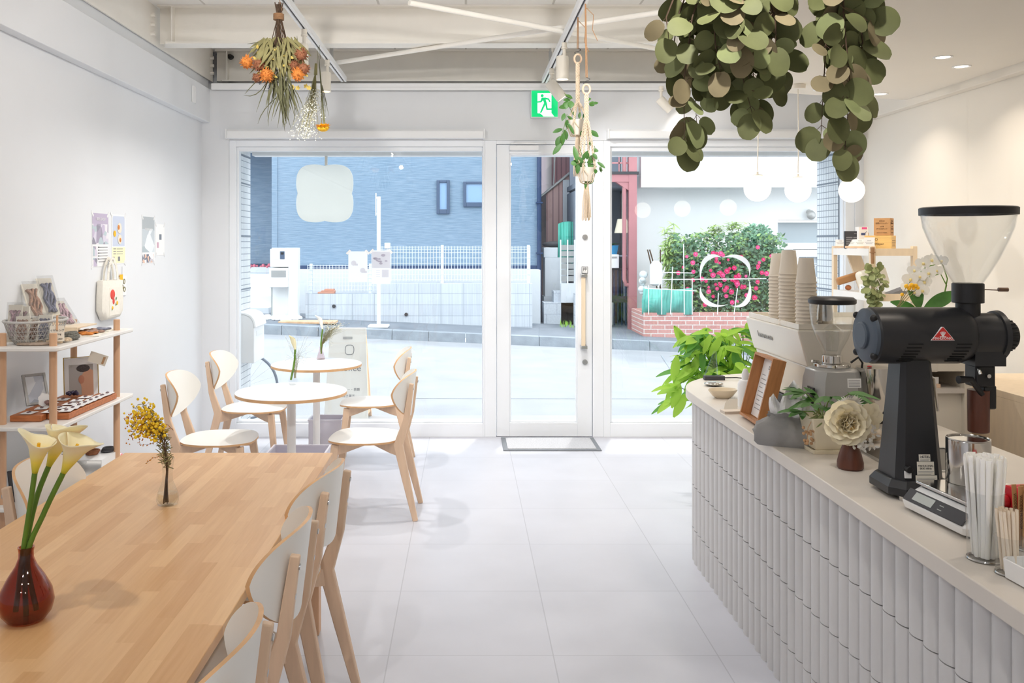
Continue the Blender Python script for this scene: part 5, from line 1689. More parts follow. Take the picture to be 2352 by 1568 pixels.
for j in range(26):
    q.ball((U(-0.05, 0.055), U(-0.05, 0.06), U(0.008, 0.016)), U(0.008, 0.016), 8, 5, (1.6, 1, 0.6))
q.build('plume', mat('pampas', (222, 200, 172), 0.95, vary=0.1, vscale=90, bump=0.5, bscale=300), t)
t = thing('felt_pad', 'oval grey-brown felt mat hanging over the near end of the top shelf', 'mat', (-1.93, 3.925, Z1))
q = MB(); q.lathe([(0.06, 0.0), (0.068, 0.004), (0.06, 0.01), (0.0, 0.012)], n=28, sx=1.15, sy=0.5, close1=False); q.build('felt', mat('felt', (168, 150, 134), 0.95, vary=0.2, vscale=50), t)

# second shelf: boards with earring cards
for k, (x0, x1, y0, y1, zz, lb) in enumerate(((-2.05, -1.82, 3.95, 4.10, 0.0, 'short acacia board at the near end of the middle shelf'), (-1.905, -1.805, 4.0, 4.55, 0.0, 'long acacia board along the front edge of the middle shelf'), (-2.06, -1.915, 4.11, 4.50, 0.0, 'acacia board at the wall side of the middle shelf'))):
    if k == 0: x1 = -1.91; 
    t = thing('wooden_board', lb, 'board', ((x0 + x1) / 2, (y0 + y1) / 2, Z2), group='acacia boards on the middle shelf')
    q = MB(); q.box(-(x1 - x0) / 2, (x1 - x0) / 2, -(y1 - y0) / 2, (y1 - y0) / 2, 0, 0.028); q.build('board', M['warm_wood'], t, bevel=0.004)
card0 = thing('earring_card', 'white card holding a pair of small earrings, on the acacia boards', 'earring card', (-1.86, 4.06, Z2 + 0.03), group='earring cards on the acacia boards')
q = MB(); q.box(-0.033, 0.033, -0.027, 0.027, 0, 0.001); q.build('card', M['paper'], card0, smooth=False)
q = MB()
for dx in (-0.007, 0.007):
    q.ring((dx, 0.0, 0.004), 0.005, 0.0022, 12, 6, 'Z'); q.ball((dx, 0.003, 0.005), 0.003, 8, 5)
q.build('earrings', mat('tiny_earrings', (120, 100, 104), 0.4, vary=0.4, vscale=200), card0)
for i in range(17):
    c = card0 if i == 0 else copy_tree(card0)
    if i < 8: x, y = -1.835 - 0.0, 4.04 + 0.066 * i
    elif i < 13: x, y = -1.90 + U(-0.004, 0.004), 4.02 + 0.095 * (i - 8)
    else: x, y = -1.985 + U(-0.01, 0.01), 4.0 + 0.115 * (i - 13)
    c.location = (x, y, Z2 + 0.031 + (0.004 if i < 8 else 0.0025 if i < 13 else 0.0))
    c.rotation_euler = (0, 0, math.radians(90 + U(-12, 12)))
for k, (x, y, c, lb) in enumerate(((-1.965, 4.18, mat('brown_beads', (150, 118, 112), 0.25, vary=0.4, vscale=90), 'cluster of brown and navy beaded hair ties beside the near post'), (-1.97, 4.42, mat('navy_beads', (66, 58, 88), 0.25, vary=0.6, vscale=90), 'cluster of dark navy beaded hair ties in front of the brass frame'))):
    t = thing('bead_hair_tie', lb, 'hair tie', (x, y, Z2 + 0.034), group='beaded hair ties')
    q = MB()
    for j in range(14): q.ball((U(-0.025, 0.025), U(-0.03, 0.03), U(0.008, 0.02)), 0.009, 9, 6)
    q.build('beads', c, t)
t = thing('photo_frame', 'silver photo frame leaning back at the near end of the middle shelf', 'photo frame', (-2.05, 4.22, Z2 + 0.028), rot=(math.radians(-24), 0, math.radians(48)))
q = MB(); frame_rect(q, -0.055, 0.055, 0, 0.155, -0.006, 0.008, 0.013, 0.013, 0.013, 0.013); q.build('frame', M['silver'], t, smooth=False, bevel=0.002)
q = MB(); q.box(-0.044, 0.044, -0.001, 0.003, 0.012, 0.143); q.build('picture', photo_mat('frame_photo', [(196, 202, 214), (226, 230, 236), (170, 176, 190)], 16), t, smooth=False)
q = MB(); q.box(-0.02, 0.02, 0.008, 0.01, 0.0, 0.10); q.build('stand', M['walnut'], t)
t = thing('photo_frame', 'thin brass photo frame with a picture of an ear, on the middle shelf', 'photo frame', (-1.985, 4.545, Z2), rot=(math.radians(-8), 0, math.radians(34)))
q = MB(); frame_rect(q, -0.085, 0.085, 0, 0.215, -0.004, 0.004, 0.004, 0.004, 0.004, 0.004); q.tube([(0.05, 0.004, 0.15), (0.07, 0.07, 0.01)], 0.002, 5); q.build('frame', M['brass'], t, smooth=False)
q = MB(); q.box(-0.08, 0.08, -0.001, 0.001, 0.005, 0.21); q.build('mount', M['paper'], t, smooth=False)
q = MB(); q.box(-0.058, 0.058, -0.0024, -0.001, 0.015, 0.175); ph = q.build('photo', mat('photo_grey', (178, 174, 172), 0.4), t, smooth=False)
skin = mat('photo_skin', (214, 164, 136), 0.5)
q = MB(); q.add([(0.0, -0.0032, 0.015), (0.058, -0.0032, 0.015), (0.058, -0.0032, 0.14), (0.03, -0.0032, 0.16), (-0.012, -0.0032, 0.10), (0.0, -0.0032, 0.06)], [(0, 1, 2, 3, 4, 5)]); q.build('printed_neck', skin, ph, smooth=False)
q = MB(); q.ball((0.0, -0.0035, 0.098), 0.02, 14, 8, (0.7, 0.05, 1.1)); q.build('printed_ear', mat('photo_ear', (196, 134, 108), 0.5), ph)
q = MB(); q.ball((0.01, -0.0033, 0.155), 0.03, 14, 8, (1.1, 0.04, 0.65)); q.build('printed_hair', mat('photo_hair', (74, 66, 66), 0.6, vary=0.5, vscale=200), ph)
t = thing('message_card', 'blank cream card tucked on the corner of the brass frame', 'card', (-1.905, 4.555, Z2 + 0.205), rot=(math.radians(-8), math.radians(22), math.radians(30)))
q = MB(); q.box(-0.045, 0.045, -0.0015, 0, -0.027, 0.027); q.build('card', M['paper_cream'], t, bevel=0.0005)
q = MB(); q.box(0.022, 0.034, -0.002, -0.0014, -0.02, 0.018); q.build('gold_print', M['gold_sand'], t)
t = thing('shell_card', 'white scallop-edged card leaning on the silver photo frame', 'card', (-1.99, 4.16, Z2 + 0.03), rot=(math.radians(-20), 0, math.radians(40)))
q = MB(); q.prism([(0.028 * math.cos(a) * (1 + 0.08 * math.cos(7 * a)), 0.03 + 0.035 * math.sin(a) * (1 + 0.08 * math.cos(7 * a))) for a in [2 * PI * k / 42 for k in range(42)]], -0.001, 0.001); q.v = [V((p.x, p.z, p.y)) for p in q.v]; q.build('card', M['paper'], t, fix=True)

# lower shelf: open black boxes etc.
for k, (x, y, rz, lb) in enumerate(((-1.985, 3.965, 48, 'open charcoal gift box at the near end of the lower shelf'), (-1.99, 4.10, 45, 'open charcoal gift box second from the near end of the lower shelf'), (-1.985, 4.24, 42, 'open charcoal gift box farthest along the lower shelf'))):
    t = thing('gift_box', lb, 'gift box', (x, y, Z3), rz=rz, group='open gift boxes on the lower shelf')
    q = MB(); q.box(-0.05, 0.05, -0.04, 0.04, 0, 0.03); q.build('tray', M['black'], t, bevel=0.002)
    q = MB(); q.box(-0.035, 0.035, -0.03, 0.02, 0.03, 0.034); q.build('brooch_card', photo_mat('brooch%d' % k, [(206, 200, 200), (150, 130, 128), (90, 84, 84)], 60), t)
    q = MB(); q.M = T(0, 0.04, 0.03) @ R('X', -18); q.box(-0.05, 0.05, 0, 0.012, 0, 0.10); lid = q.build('lid', M['charcoal'], t, bevel=0.002)
    q = MB(); q.M = T(0, 0.04, 0.03) @ R('X', -18); q.box(-0.03, 0.025, -0.001, 0.0, 0.02, 0.08); q.build('lining', mat('lid_card%d' % k, (206, 210, 222), 0.6), lid)
t = thing('display_plinth', 'low white acrylic plinth at the far end of the lower shelf', 'plinth', (-1.93, 4.52, Z3))
q = MB(); q.box(-0.07, 0.10, -0.10, 0.11, 0.06, 0.066); q.box(-0.07, -0.066, -0.1, 0.11, 0, 0.06); q.box(0.096, 0.10, -0.1, 0.11, 0, 0.06); q.build('plinth', M['white_gloss'], t, smooth=False)
for k, (dx, dy, c, lb) in enumerate(((0.0, 0.02, M['rust_fl'], 'brown bracelet on the acrylic plinth'), (0.055, 0.075, M['charcoal'], 'black bracelet on the acrylic plinth'))):
    t = thing('bracelet', lb, 'bracelet', (-1.93 + dx, 4.52 + dy, Z3 + 0.066))
    q = MB()
    for j in range(3): q.ring((0.003 * j, 0.004 * j, 0.006 + 0.006 * j), 0.026, 0.006, 24, 8, 'Z')
    q.build('band', c, t)
t = thing('info_card', 'white printed card standing at the back of the lower shelf', 'card', (-2.05, 4.45, Z3), rz=55)
q = MB(); q.M = R('X', -12); q.box(-0.05, 0.05, 0, 0.002, 0, 0.14); q.build('card', M['paper'], t)
q = MB(); q.M = R('X', -12)
for k in range(5): q.box(-0.035, 0.03, -0.0008, 0, 0.05 + 0.015 * k, 0.054 + 0.015 * k)
q.build('print', M['ink_grey'], t)
t = thing('wrapped_sweet', 'small red and white wrapped parcel at the far corner of the lower shelf', 'parcel', (-1.835, 4.65, Z3))
q = MB(); q.ball((0, 0, 0.025), 0.025, 12, 8); q.build('wrap', brick_mat('candy_stripe', (232, 120, 140), (240, 240, 244), (240, 240, 244), 0.012, 1, 0.002, 'XZ', 0.0, 0.5, bump=0), t)
# ================================================================ COUNTER
ZC = 0.865
M['vent_black'] = mat('vent_black', (8, 8, 9), 0.8)
def counter_path(inset, y0=0.6):
    """front edge from the near end to the rounded far end, inset inwards"""
    cx, cy, r = 1.78, 4.36, 0.67 - inset
    pts = [(1.11 + inset, y0)]
    n = 26
    for k in range(n + 1):
        a = PI - (PI / 2) * k / n
        pts.append((cx + r * math.cos(a), cy + r * math.sin(a)))
    pts.append((2.02, cy + r))
    return pts
t = thing('service_counter', 'long rounded service counter faced with white fluted tiles', 'counter', (0, 0, 0))
front = counter_path(0.0)
q = MB(); q.prism(list(reversed(front + [(2.02, 4.2), (1.92, 3.9), (1.92, 0.6)])), ZC - 0.045, ZC)
q.build('worktop', M['counter_top'], t, fix=True, bevel=0.003, ang=30)
body = counter_path(0.055)
q = MB(); q.prism(list(reversed(body + [(2.0, 4.2), (1.88, 3.9), (1.88, 0.6)])), 0.0, ZC - 0.045)
q.build('core', M['grout'], t, fix=True, ang=30)
# flutes: walk along the front path at an even pitch
def walk(path, step):
    out, d, i = [], 0.0, 0
    pos = 0.0
    seg = [V((b[0] - a[0], b[1] - a[1])) for a, b in zip(path[:-1], path[1:])]
    L = [s.length for s in seg]
    tot = sum(L)
    s = step / 2
    while s < tot:
        acc = 0
        for a, sg, l in zip(path[:-1], seg, L):
            if s <= acc + l:
                u = (s - acc) / l
                dd = sg.normalized()
                out.append((V(a) + sg * u, dd))
                break
            acc += l
        s += step
    return out
pitch = 0.0715
cols = walk(counter_path(0.048, 1.0), pitch)
gaps = (0.165, 0.381, 0.597)
joint = 0.0035
for i, (p, d) in enumerate(cols):
    nrm = V((-d.y, d.x))
    h0 = 0.0
    q = MB()
    for j, h1 in enumerate(list(gaps) + [ZC - 0.045]):
        z0 = h0 + (joint if j else 0)
        rings = []
        for z in (z0, h1):
            ring = []
            for k in range(13):
                a = PI * k / 12
                off = d * (-(pitch / 2 - 0.0021) * math.cos(a)) + nrm * (0.017 * math.sin(a))
                ring.append((p.x + off.x, p.y + off.y, z))
            rings.append(ring)
        q.loft(rings, caps=True)
        h0 = h1
    o = q.build('fluted_tile', M['flute'], t, fix=True, ang=50)

# ---- menu frame
def cz(px, py, z=ZC):
    return onz(px, py, z)
p = V((1.19, 3.63, ZC + 0.004))
t = thing('menu_frame', 'deep oak box frame holding the drink menu, leaning on the counter', 'menu', p, rot=(math.radians(-14), 0, math.radians(-91)))
W_, H_, D_ = 0.118, 0.275, 0.055
q = MB(); frame_rect(q, -W_, W_, 0, H_, -D_ / 2, D_ / 2, 0.011, 0.011, 0.011, 0.011); q.build('frame', M['oak'], t, smooth=False, bevel=0.001)
q = MB(); q.box(-W_ + 0.01, W_ - 0.01, 0.018, 0.026, 0.01, H_ - 0.01); q.build('backing', M['oak'], t, smooth=False)
q = MB(); q.box(-W_ + 0.014, W_ - 0.014, 0.0155, 0.0178, 0.014, H_ - 0.014); sh = q.build('menu_sheet', M['paper'], t, smooth=False)
q = MB(); q.box(-0.01, W_ - 0.018, 0.0145, 0.0155, 0.02, 0.13); q.build('photo_panel', mat('pale_blue_panel', (206, 218, 230), 0.5), sh, smooth=False)
text('lettering', 'Drink  Menu', 0.022, M['ink'], sh, T(0.03, 0.0150, 0.225) @ FACE_FRONT)
q = MB()
for k in range(9): q.box(-0.085, -0.085 + 0.04 + 0.02 * ((k * 7) % 3), 0.0148, 0.0155, 0.19 - 0.018 * k, 0.1925 - 0.018 * k)
for k in range(3): q.box(0.02, 0.06, 0.0148, 0.0155, 0.195 - 0.02 * k, 0.199 - 0.02 * k)
q.build('print', M['ink_grey'], sh, smooth=False)

# ---- espresso machine (back towards the customers, side towards the camera)
t = thing('espresso_machine', 'cream two-group espresso machine with slanted panels, paper cups stacked on top', 'espresso machine', (1.355, 3.56, ZC))
prof = [(0.055, 0.075), (0.04, 0.25), (0.0, 0.385), (0.56, 0.385), (0.56, 0.25), (0.30, 0.235), (0.28, 0.075)]
def side_prism(q, pr, y0, y1):
    n0 = len(q.v)
    q.prism(pr, -y1, -y0)
    q.v[n0:] = [V((v.x, -v.z, v.y)) for v in q.v[n0:]]
q = MB(); side_prism(q, [(0.025, 0.08), (0.0, 0.385 - 0.005), (0.0, 0.385), (0.545, 0.385), (0.545, 0.20), (0.30, 0.185), (0.30, 0.08)], 0.02, 0.65)
q = MB()
side_prism(q, [(0.03, 0.235), (-0.012, 0.385), (0.56, 0.385), (0.56, 0.215), (0.36, 0.225)], 0.0, 0.67)
q.build('upper_body', M['machine'], t, fix=True, smooth=False, bevel=0.008, seg=3)
q = MB()
side_prism(q, [(0.085, 0.055), (0.035, 0.235), (0.33, 0.235), (0.31, 0.055)], 0.012, 0.658)
q.build('lower_body', M['machine'], t, fix=True, smooth=False, bevel=0.006)
q = MB(); q.box(0.075, 0.40, 0.03, 0.64, 0.0, 0.055); q.build('black_base', M['black'], t, bevel=0.004)
q = MB(); q.box(0.31, 0.56, 0.03, 0.64, 0.045, 0.10); q.build('drip_tray', M['machine'], t, bevel=0.004)
q = MB()
for k in range(14): q.box(0.315 + 0.0175 * k, 0.322 + 0.0175 * k, 0.04, 0.63, 0.10, 0.105)
q.box(0.315, 0.56, 0.035, 0.045, 0.10, 0.107); q.box(0.315, 0.56, 0.625, 0.635, 0.10, 0.107)
q.build('drip_grille', M['steel'], t, smooth=False)
for y in (0.19, 0.48):
    q = MB(); q.cyl((0.45, y, 0.22), (0.45, y, 0.165), 0.04, n=24); gp = q.build('group_head', M['chrome'], t, bevel=0.004)
    q = MB(); q.cyl((0.45, y, 0.165), (0.45, y, 0.14), 0.034, n=20); q.tube([(0.48, y, 0.15), (0.54, y, 0.148), (0.60, y - 0.01, 0.14)], [0.009, 0.012, 0.014], 10); q.build('portafilter', M['black'], gp)
q = MB(); q.tube([(0.5, 0.03, 0.22), (0.54, 0.0, 0.19), (0.55, -0.01, 0.06)], 0.006, 8); q.build('steam_wand', M['chrome'], t)
for x in (0.10, 0.37):
    for y in (0.06, 0.61):
        pass
text('lettering', 'lamarzocco', 0.042, M['silver'], t, T(0.0058, 0.44, 0.318) @ R('Y', -15.6) @ FACE_WEST, ext=0.002)
q = MB(); frame_rect(q, 0.0, 0.55, 0.02, 0.65, 0, 1, 0.006, 0.006, 0.006, 0.006); q.v = [V((v.x, v.z, 0.386 + 0.022 * v.y)) for v in q.v]
q.build('cup_rail', M['machine'], t, smooth=False)

# ---- stacked paper cups on the machine
ZM = ZC + 0.387
def cup_stack(x, y, n, lb, r=0.036, h=0.092, step=0.0155):
    tops = None
    for k in range(n):
        t = thing('paper_cup', lb, 'paper cup', (x, y, ZM + step * k), group=lb.replace('cup in', 'cups in'))
        q = MB()
        q.lathe([(r * 1.06, 0.0), (r * 1.08, 0.003), (r * 1.05, 0.006), (r * 1.0, 0.006), (r * 0.72, h), (r * 0.68, h), (r * 0.66, h - 0.004), (0.001, h - 0.004)], n=26, close0=False, close1=False)
        q.build('cup', M['cup'], t)
cup_stack(1.402, 3.625, 13, 'upside-down paper cup in the nearest stack on the espresso machine', 0.040, 0.104)
cup_stack(1.395, 3.80, 15, 'upside-down paper cup in the tallest stack on the espresso machine', 0.040, 0.104)
cup_stack(1.41, 3.97, 14, 'upside-down paper cup in the stack deepest on the espresso machine', 0.040, 0.104)
cup_stack(1.51, 3.88, 5, 'upside-down wide paper cup in the short stack behind the tall stacks', 0.046, 0.08)
t = thing('milk_jug', 'steel milk jug on the espresso machine beside the cup stacks', 'jug', (1.492, 3.66, ZM))
q = MB(); q.lathe([(0.033, 0), (0.036, 0.01), (0.034, 0.06), (0.029, 0.105), (0.032, 0.125), (0.0305, 0.125), (0.027, 0.105)], n=28, close1=False); q.build('body', M['chrome'], t)
q = MB(); q.tube([(-0.03, -0.01, 0.11), (-0.055, -0.015, 0.10), (-0.055, -0.015, 0.04), (-0.036, -0.01, 0.025)], 0.004, 7); q.build('handle', M['chrome'], t)

# ---- small grinder
t = thing('doser_grinder', 'silver-grey coffee grinder with a clear bean hopper and steel doser', 'coffee grinder', (1.42, 3.41, ZC))
t.scale = (1.07, 1.07, 1.07)
q = MB()
def rr(w, d, z, c=0.02, ox=0.0, oy=0.0):
    return [(ox - w + c, oy - d, z), (ox + w - c, oy - d, z), (ox + w, oy - d + c, z), (ox + w, oy + d - c, z), (ox + w - c, oy + d, z), (ox - w + c, oy + d, z), (ox - w, oy + d - c, z), (ox - w, oy - d + c, z)]
q.loft([rr(0.112, 0.10, 0.0, 0.03), rr(0.112, 0.10, 0.03, 0.03), rr(0.098, 0.09, 0.05, 0.03), rr(0.086, 0.08, 0.20, 0.03), rr(0.078, 0.075, 0.235, 0.03), rr(0.06, 0.06, 0.243, 0.03)])
q.build('body', M['silver'], t, fix=True, ang=35, bevel=0.004)
q = MB(); q.cyl((0.0, 0, 0.243), (0, 0, 0.255), 0.063, n=36); q.cyl((0, 0, 0.255), (0, 0, 0.285), 0.034, n=30); q.tube([(-0.055, -0.02, 0.262), (-0.085, -0.03, 0.266)], 0.006, 8); q.build('collar', M['chrome'], t, bevel=0.002)
hp = [(0.028, 0.285), (0.032, 0.30), (0.055, 0.345), (0.072, 0.395), (0.0785, 0.45), (0.0785, 0.475)]
q = MB(); q.lathe(hp + [(r - 0.002, z) for r, z in reversed(hp)], n=40, close0=False, close1=False); q.build('hopper', M['cup_glass'], t)
q = MB(); q.lathe([(0.078, 0.470), (0.082, 0.474), (0.082, 0.486), (0.072, 0.494), (0.0, 0.496)], n=40, close1=False); q.build('hopper_lid', M['black'], t)
q = MB()
q.loft([[(0.022 * math.cos(a), 0.022 * math.sin(a), 0.30) for a in [PI / 3 * k for k in range(6)]], [(0.026 * math.cos(a), 0.026 * math.sin(a), 0.37) for a in [PI / 3 * k for k in range(6)]]]); q.lathe([(0.045, 0.37), (0.0, 0.402)], n=6, close0=False, close1=False)
q.build('hopper_baffle', M['cup_glass'], t, smooth=False)
q = MB(); q.lathe([(0.012, 0.06), (0.03, 0.075), (0.055, 0.155), (0.055, 0.225), (0.058, 0.225), (0.058, 0.24), (0.0, 0.243)], (0.135, -0.03, 0.005), n=32, close1=False); q.build('doser', M['chrome'], t)
q = MB(); q.ball((0.115, -0.045, 0.25), 0.006, 10, 6, (1.6, 1, 0.4)); q.build('indicator', M['red'], t)
q = MB(); q.tube([(0.05, -0.04, 0.262), (0.075, -0.045, 0.282), (0.09, -0.045, 0.262), (0.086, -0.045, 0.235)], 0.004, 7); q.build('cable', M['black'], t)
q = MB(); q.M = T(-0.0935, -0.045, 0.145) @ R('Y', 5); q.box(-0.006, 0.0, -0.028, 0.028, -0.032, 0.032); bdg = q.build('badge', M['black'], t, bevel=0.001)
text('lettering', 'MM', 0.03, M['silver'], bdg, T(-0.1005, -0.045, 0.161) @ R('Y', 5) @ FACE_WEST, sx=0.9)
text('lettering', 'MM', 0.03, M['silver'], bdg, T(-0.1035, -0.045, 0.13) @ R('Y', 5) @ FACE_WEST, sx=0.9)
q = MB(); q.M = T(0.045, -0.0795, 0.195) @ R('X', -5); q.box(-0.024, 0.024, -0.001, 0.001, -0.016, 0.016); stk = q.build('data_label', M['paper'], t)
q = MB(); q.M = T(0.045, -0.0806, 0.195) @ R('X', -5)
for k in range(5): q.box(-0.02, 0.02, -0.0004, 0.0004, -0.012 + 0.005 * k, -0.0105 + 0.005 * k)
q.build('label_print', M['ink_grey'], stk)

# ---- tissue pouch
t = thing('tissue_pouch', 'grey washed-paper tissue pouch with tissues pulled out of the top', 'tissue pouch', (1.235, 3.16, ZC), rz=18)
t.location = onz(1812, 1022, ZC) + V((0.0, 0.02, 0))
t.rotation_euler = (0, 0, math.radians(-22))
t.scale = (1.12, 1.12, 1.1)
q = MB()
rings = []
for z, w_, d_, tw in ((0.0, 0.092, 0.052, 0), (0.012, 0.099, 0.058, 0), (0.045, 0.101, 0.058, 3), (0.062, 0.094, 0.050, -2), (0.075, 0.070, 0.030, 2), (0.090, 0.048, 0.018, -4), (0.100, 0.056, 0.022, 0)):
    ring = []
    for k in range(56):
        a = 2 * PI * k / 56
        ca, sa = math.cos(a), math.sin(a)
        r_ = 1 / (abs(ca) ** 7 + abs(sa) ** 7) ** (1 / 7)
        fold = (0.10 * (z / 0.1) ** 1.5 * math.sin(11 * a + z * 60) + 0.035 * math.sin(5 * a + z * 90) + 0.02 * math.sin(17 * a - z * 140)) if z else 0
        ring.append((w_ * r_ * ca * (1 + fold), d_ * r_ * sa * (1 + fold), z + (0.006 * math.sin(3 * a + 1) + 0.004 * math.sin(7 * a) if z > 0.05 else 0)))
    rings.append(ring)
q.loft(rings, caps=False); q.add(rings[0], [tuple(range(56))])
q.build('pouch', M['grey_fabric'], t, fix=True, ang=70)
q = MB()
for k, (dx, dy, h_, w_, ln) in enumerate(((-0.022, -0.006, 0.085, 0.065, -0.25), (0.006, -0.008, 0.135, 0.095, 0.12), (0.034, 0.004, 0.095, 0.06, 0.3))):
    n = 10
    def pt(u, v, off=0.0): return (dx + w_ * (v - 0.5) * (0.55 + 0.9 * u - 1.15 * u * u) + ln * h_ * u, dy + off + 0.012 * math.sin(v * 8 + k * 2 + u * 3) * (0.4 + u), 0.08 + h_ * u * (1 - 0.25 * abs(v - 0.5)))
    for i in range(n):
        for j in range(8):
            q.add([pt(i / n, j / 8), pt(i / n, (j + 1) / 8), pt((i + 1) / n, (j + 1) / 8), pt((i + 1) / n, j / 8)], [(0, 1, 2, 3)])
q.build('tissue', M['paper'], t, ang=180)

# ---- square planter with foliage, and the cream flower in the brown vase
t = thing('square_planter', 'cream square pot on a saucer with a leafy green sprig', 'plant pot', onz(1905, 1042, ZC) + V((0, 0.05, 0)))
q = MB(); q.loft([rr(0.046, 0.046, 0.012, 0.004), rr(0.066, 0.066, 0.125, 0.004), rr(0.058, 0.058, 0.125, 0.004), rr(0.05, 0.05, 0.10, 0.004)]); q.build('pot', M['pot_cream'], t, fix=True, bevel=0.002)
q = MB(); q.loft([rr(0.058, 0.058, 0.0, 0.004), rr(0.062, 0.062, 0.014, 0.004), rr(0.055, 0.055, 0.014, 0.004), rr(0.053, 0.053, 0.008, 0.004)]); q.build('saucer', M['pot_cream'], t, fix=True, bevel=0.001)
q = MB()
stems = MB()
for k in range(10):
    a = -0.6 + k * 0.75
    c0 = V((0, 0, 0.10)); c1 = V((0.085 * math.cos(a) + 0.01, 0.05 * math.sin(a), 0.17 + 0.035 * math.sin(k * 2.1)))
    stems.tube([c0, c0.lerp(c1, 0.5) + V((0, 0, 0.02)), c1], 0.002, 5)
    for j in range(5):
        an = a + (j - 2) * 0.6
        q.leaf(c1, (math.cos(an), math.sin(an) * 0.7 - 0.3, 0.25 - 0.12 * abs(j - 2)), (0, -0.3, 1), U(0.06, 0.10), 0.026, 'oval', 0.25, n=5)
q.build('foliage', M['leaf_green'], t)
stems.build('stem', M['stem_green'], t)
q = MB()
for k in range(40):
    c = V((U(-0.06, 0.05), U(-0.07, 0.0), U(0.11, 0.15)))
    q.leaf(c, (U(-1, 1), U(-1, 0), U(-0.2, 1)), (0, -1, 0.3), 0.03, 0.006, 'blade', 0.3, n=3)
q.build('moss_sprig', M['leaf_euc_pale'], t)
q = MB()
for k in range(14): q.ball((-0.075 + U(-0.02, 0.02), -0.05 + U(-0.01, 0.01), 0.05 + U(-0.02, 0.045)), 0.006, 7, 5)
q.tube([(-0.06, -0.05, 0.12), (-0.075, -0.05, 0.09), (-0.078, -0.05, 0.04)], 0.0015, 5)
q.build('copper_sprig', M['gold_sand'], t)

t = thing('flower_vase', 'dark brown wooden bud vase with a cream peony and white sprays', 'vase', onz(1953, 1076, ZC))
q = MB(); q.lathe([(0.036, 0.0), (0.041, 0.006), (0.041, 0.022), (0.034, 0.05), (0.025, 0.075), (0.023, 0.085), (0.018, 0.085), (0.018, 0.06)], n=36); q.build('vase', M['walnut'], t)
ctr = V((-0.022, -0.03, 0.155))
q = MB()
q.ball(ctr + V((0.003, 0.004, -0.002)), 0.021, 16, 10)
for ring_, (nn, rad, L, W, el) in enumerate(((9, 0.004, 0.028, 0.042, 1.25), (9, 0.014, 0.036, 0.048, 0.9), (10, 0.02, 0.046, 0.05, 0.6), (11, 0.026, 0.055, 0.06, 0.15), (9, 0.03, 0.056, 0.062, -0.35))):
    for k in range(nn):
        a = 2 * PI * (k + 0.5 * ring_) / nn
        ax_ = V((math.cos(a), 0, math.sin(a)))
        fwd = V((-0.15, -1, 0.12)).normalized()
        d = ax_ * math.cos(el) + fwd * math.sin(el)
        q.leaf(ctr + ax_ * rad * 0.6 + fwd * 0.012 * (1 - ring_ * 0.25), d, -fwd if el > 0.4 else fwd, L, W, 'round', 0.32 if el > 0.4 else -0.15, 0.35, n=6)
q.build('peony', M['petal_cream'], t)
q = MB()
for k in range(26):
    q.leaf(ctr + V((U(-0.012, 0.012), -0.022, U(-0.012, 0.012))), (U(-0.6, 0.6), -1, U(-0.6, 0.6)), (0, 0, 1), 0.014, 0.005, 'blade', 0.2, n=3)
q.build('peony_heart', mat('peony_gold', (238, 208, 140), 0.6), t)
q = MB()
for k in range(34):
    a = 2 * PI * k / 34
    q.leaf(V((-0.005, 0.0, 0.205)), (math.cos(a), -0.55 + 0.3 * math.sin(3 * a), math.sin(a) * 0.9 + 0.2), (0, -1, 0), U(0.035, 0.05), 0.009, 'blade', 0.1, n=3)
q.build('white_spray', M['petal_white'], t)
q = MB()
for k in range(5):
    a = 2 * PI * k / 5
    q.leaf(V((0.055, 0.0, 0.17)), (math.cos(a) * 0.7 + 0.4, -0.5, math.sin(a)), (0, -1, 0), 0.05, 0.045, 'round', 0.3, n=5)
q.build('cream_bud', M['petal_cream'], t)
q = MB()
for k in range(70):
    q.leaf(V((0.03 + U(-0.035, 0.04), -0.025 + U(-0.02, 0.02), 0.10 + U(-0.03, 0.04))), (U(-1, 1), U(-1, 0), U(-1, 1)), (0, -1, 0), 0.014, 0.008, 'round', 0.2, n=3)
q.build('white_filler', M['petal_white'], t)
q = MB()
for c_ in (ctr + V((0, 0.01, 0)), V((-0.005, 0.005, 0.2)), V((0.05, 0, 0.16)), V((0.03, -0.02, 0.10))):
    q.tube([(0.0, 0.0, 0.05), V((0, 0, 0.085)), c_], 0.002, 5)
q.build('stem', M['stem_brown'], t)

# ---- big black grinder
gx, gy = 1.262, 2.60
t = thing('coffee_grinder', 'large black shop coffee grinder with a tall clear bean hopper', 'coffee grinder', (gx, gy, ZC))
s_ = 2020 / gy
def gp(px, py):     # point on the plane through the grinder's axis, in its own coordinates
    v = at(px, py, gy)
    return (v.x - gx, v.z - ZC)
q = MB()
def octo(w, d, z, c, ox=0.0):
    return [(ox - w + c, -d, z), (ox + w - c, -d, z), (ox + w, -d + c, z), (ox + w, d - c, z), (ox + w - c, d, z), (ox - w + c, d, z), (ox - w, d - c, z), (ox - w, -d + c, z)]
q.loft([octo(0.092, 0.095, 0.012, 0.035, 0.05), octo(0.092, 0.095, 0.034, 0.035, 0.05), octo(0.078, 0.08, 0.055, 0.03, 0.05)])
q.build('base', M['dark_metal'], t, fix=True, smooth=False, bevel=0.003)
q = MB(); q.loft([octo(0.070, 0.072, 0.045, 0.02, 0.05), octo(0.044, 0.046, 0.40, 0.012, 0.05)]); q.build('column', M['dark_metal'], t, fix=True, smooth=False, bevel=0.004)
for x in (0.0, 0.10):
    for y in (-0.075, 0.075):
        q = MB(); q.cyl((x, y, 0), (x, y, 0.012), 0.018, n=18); q.build('foot', M['chrome'], t)
zA = 0.465
q = MB()
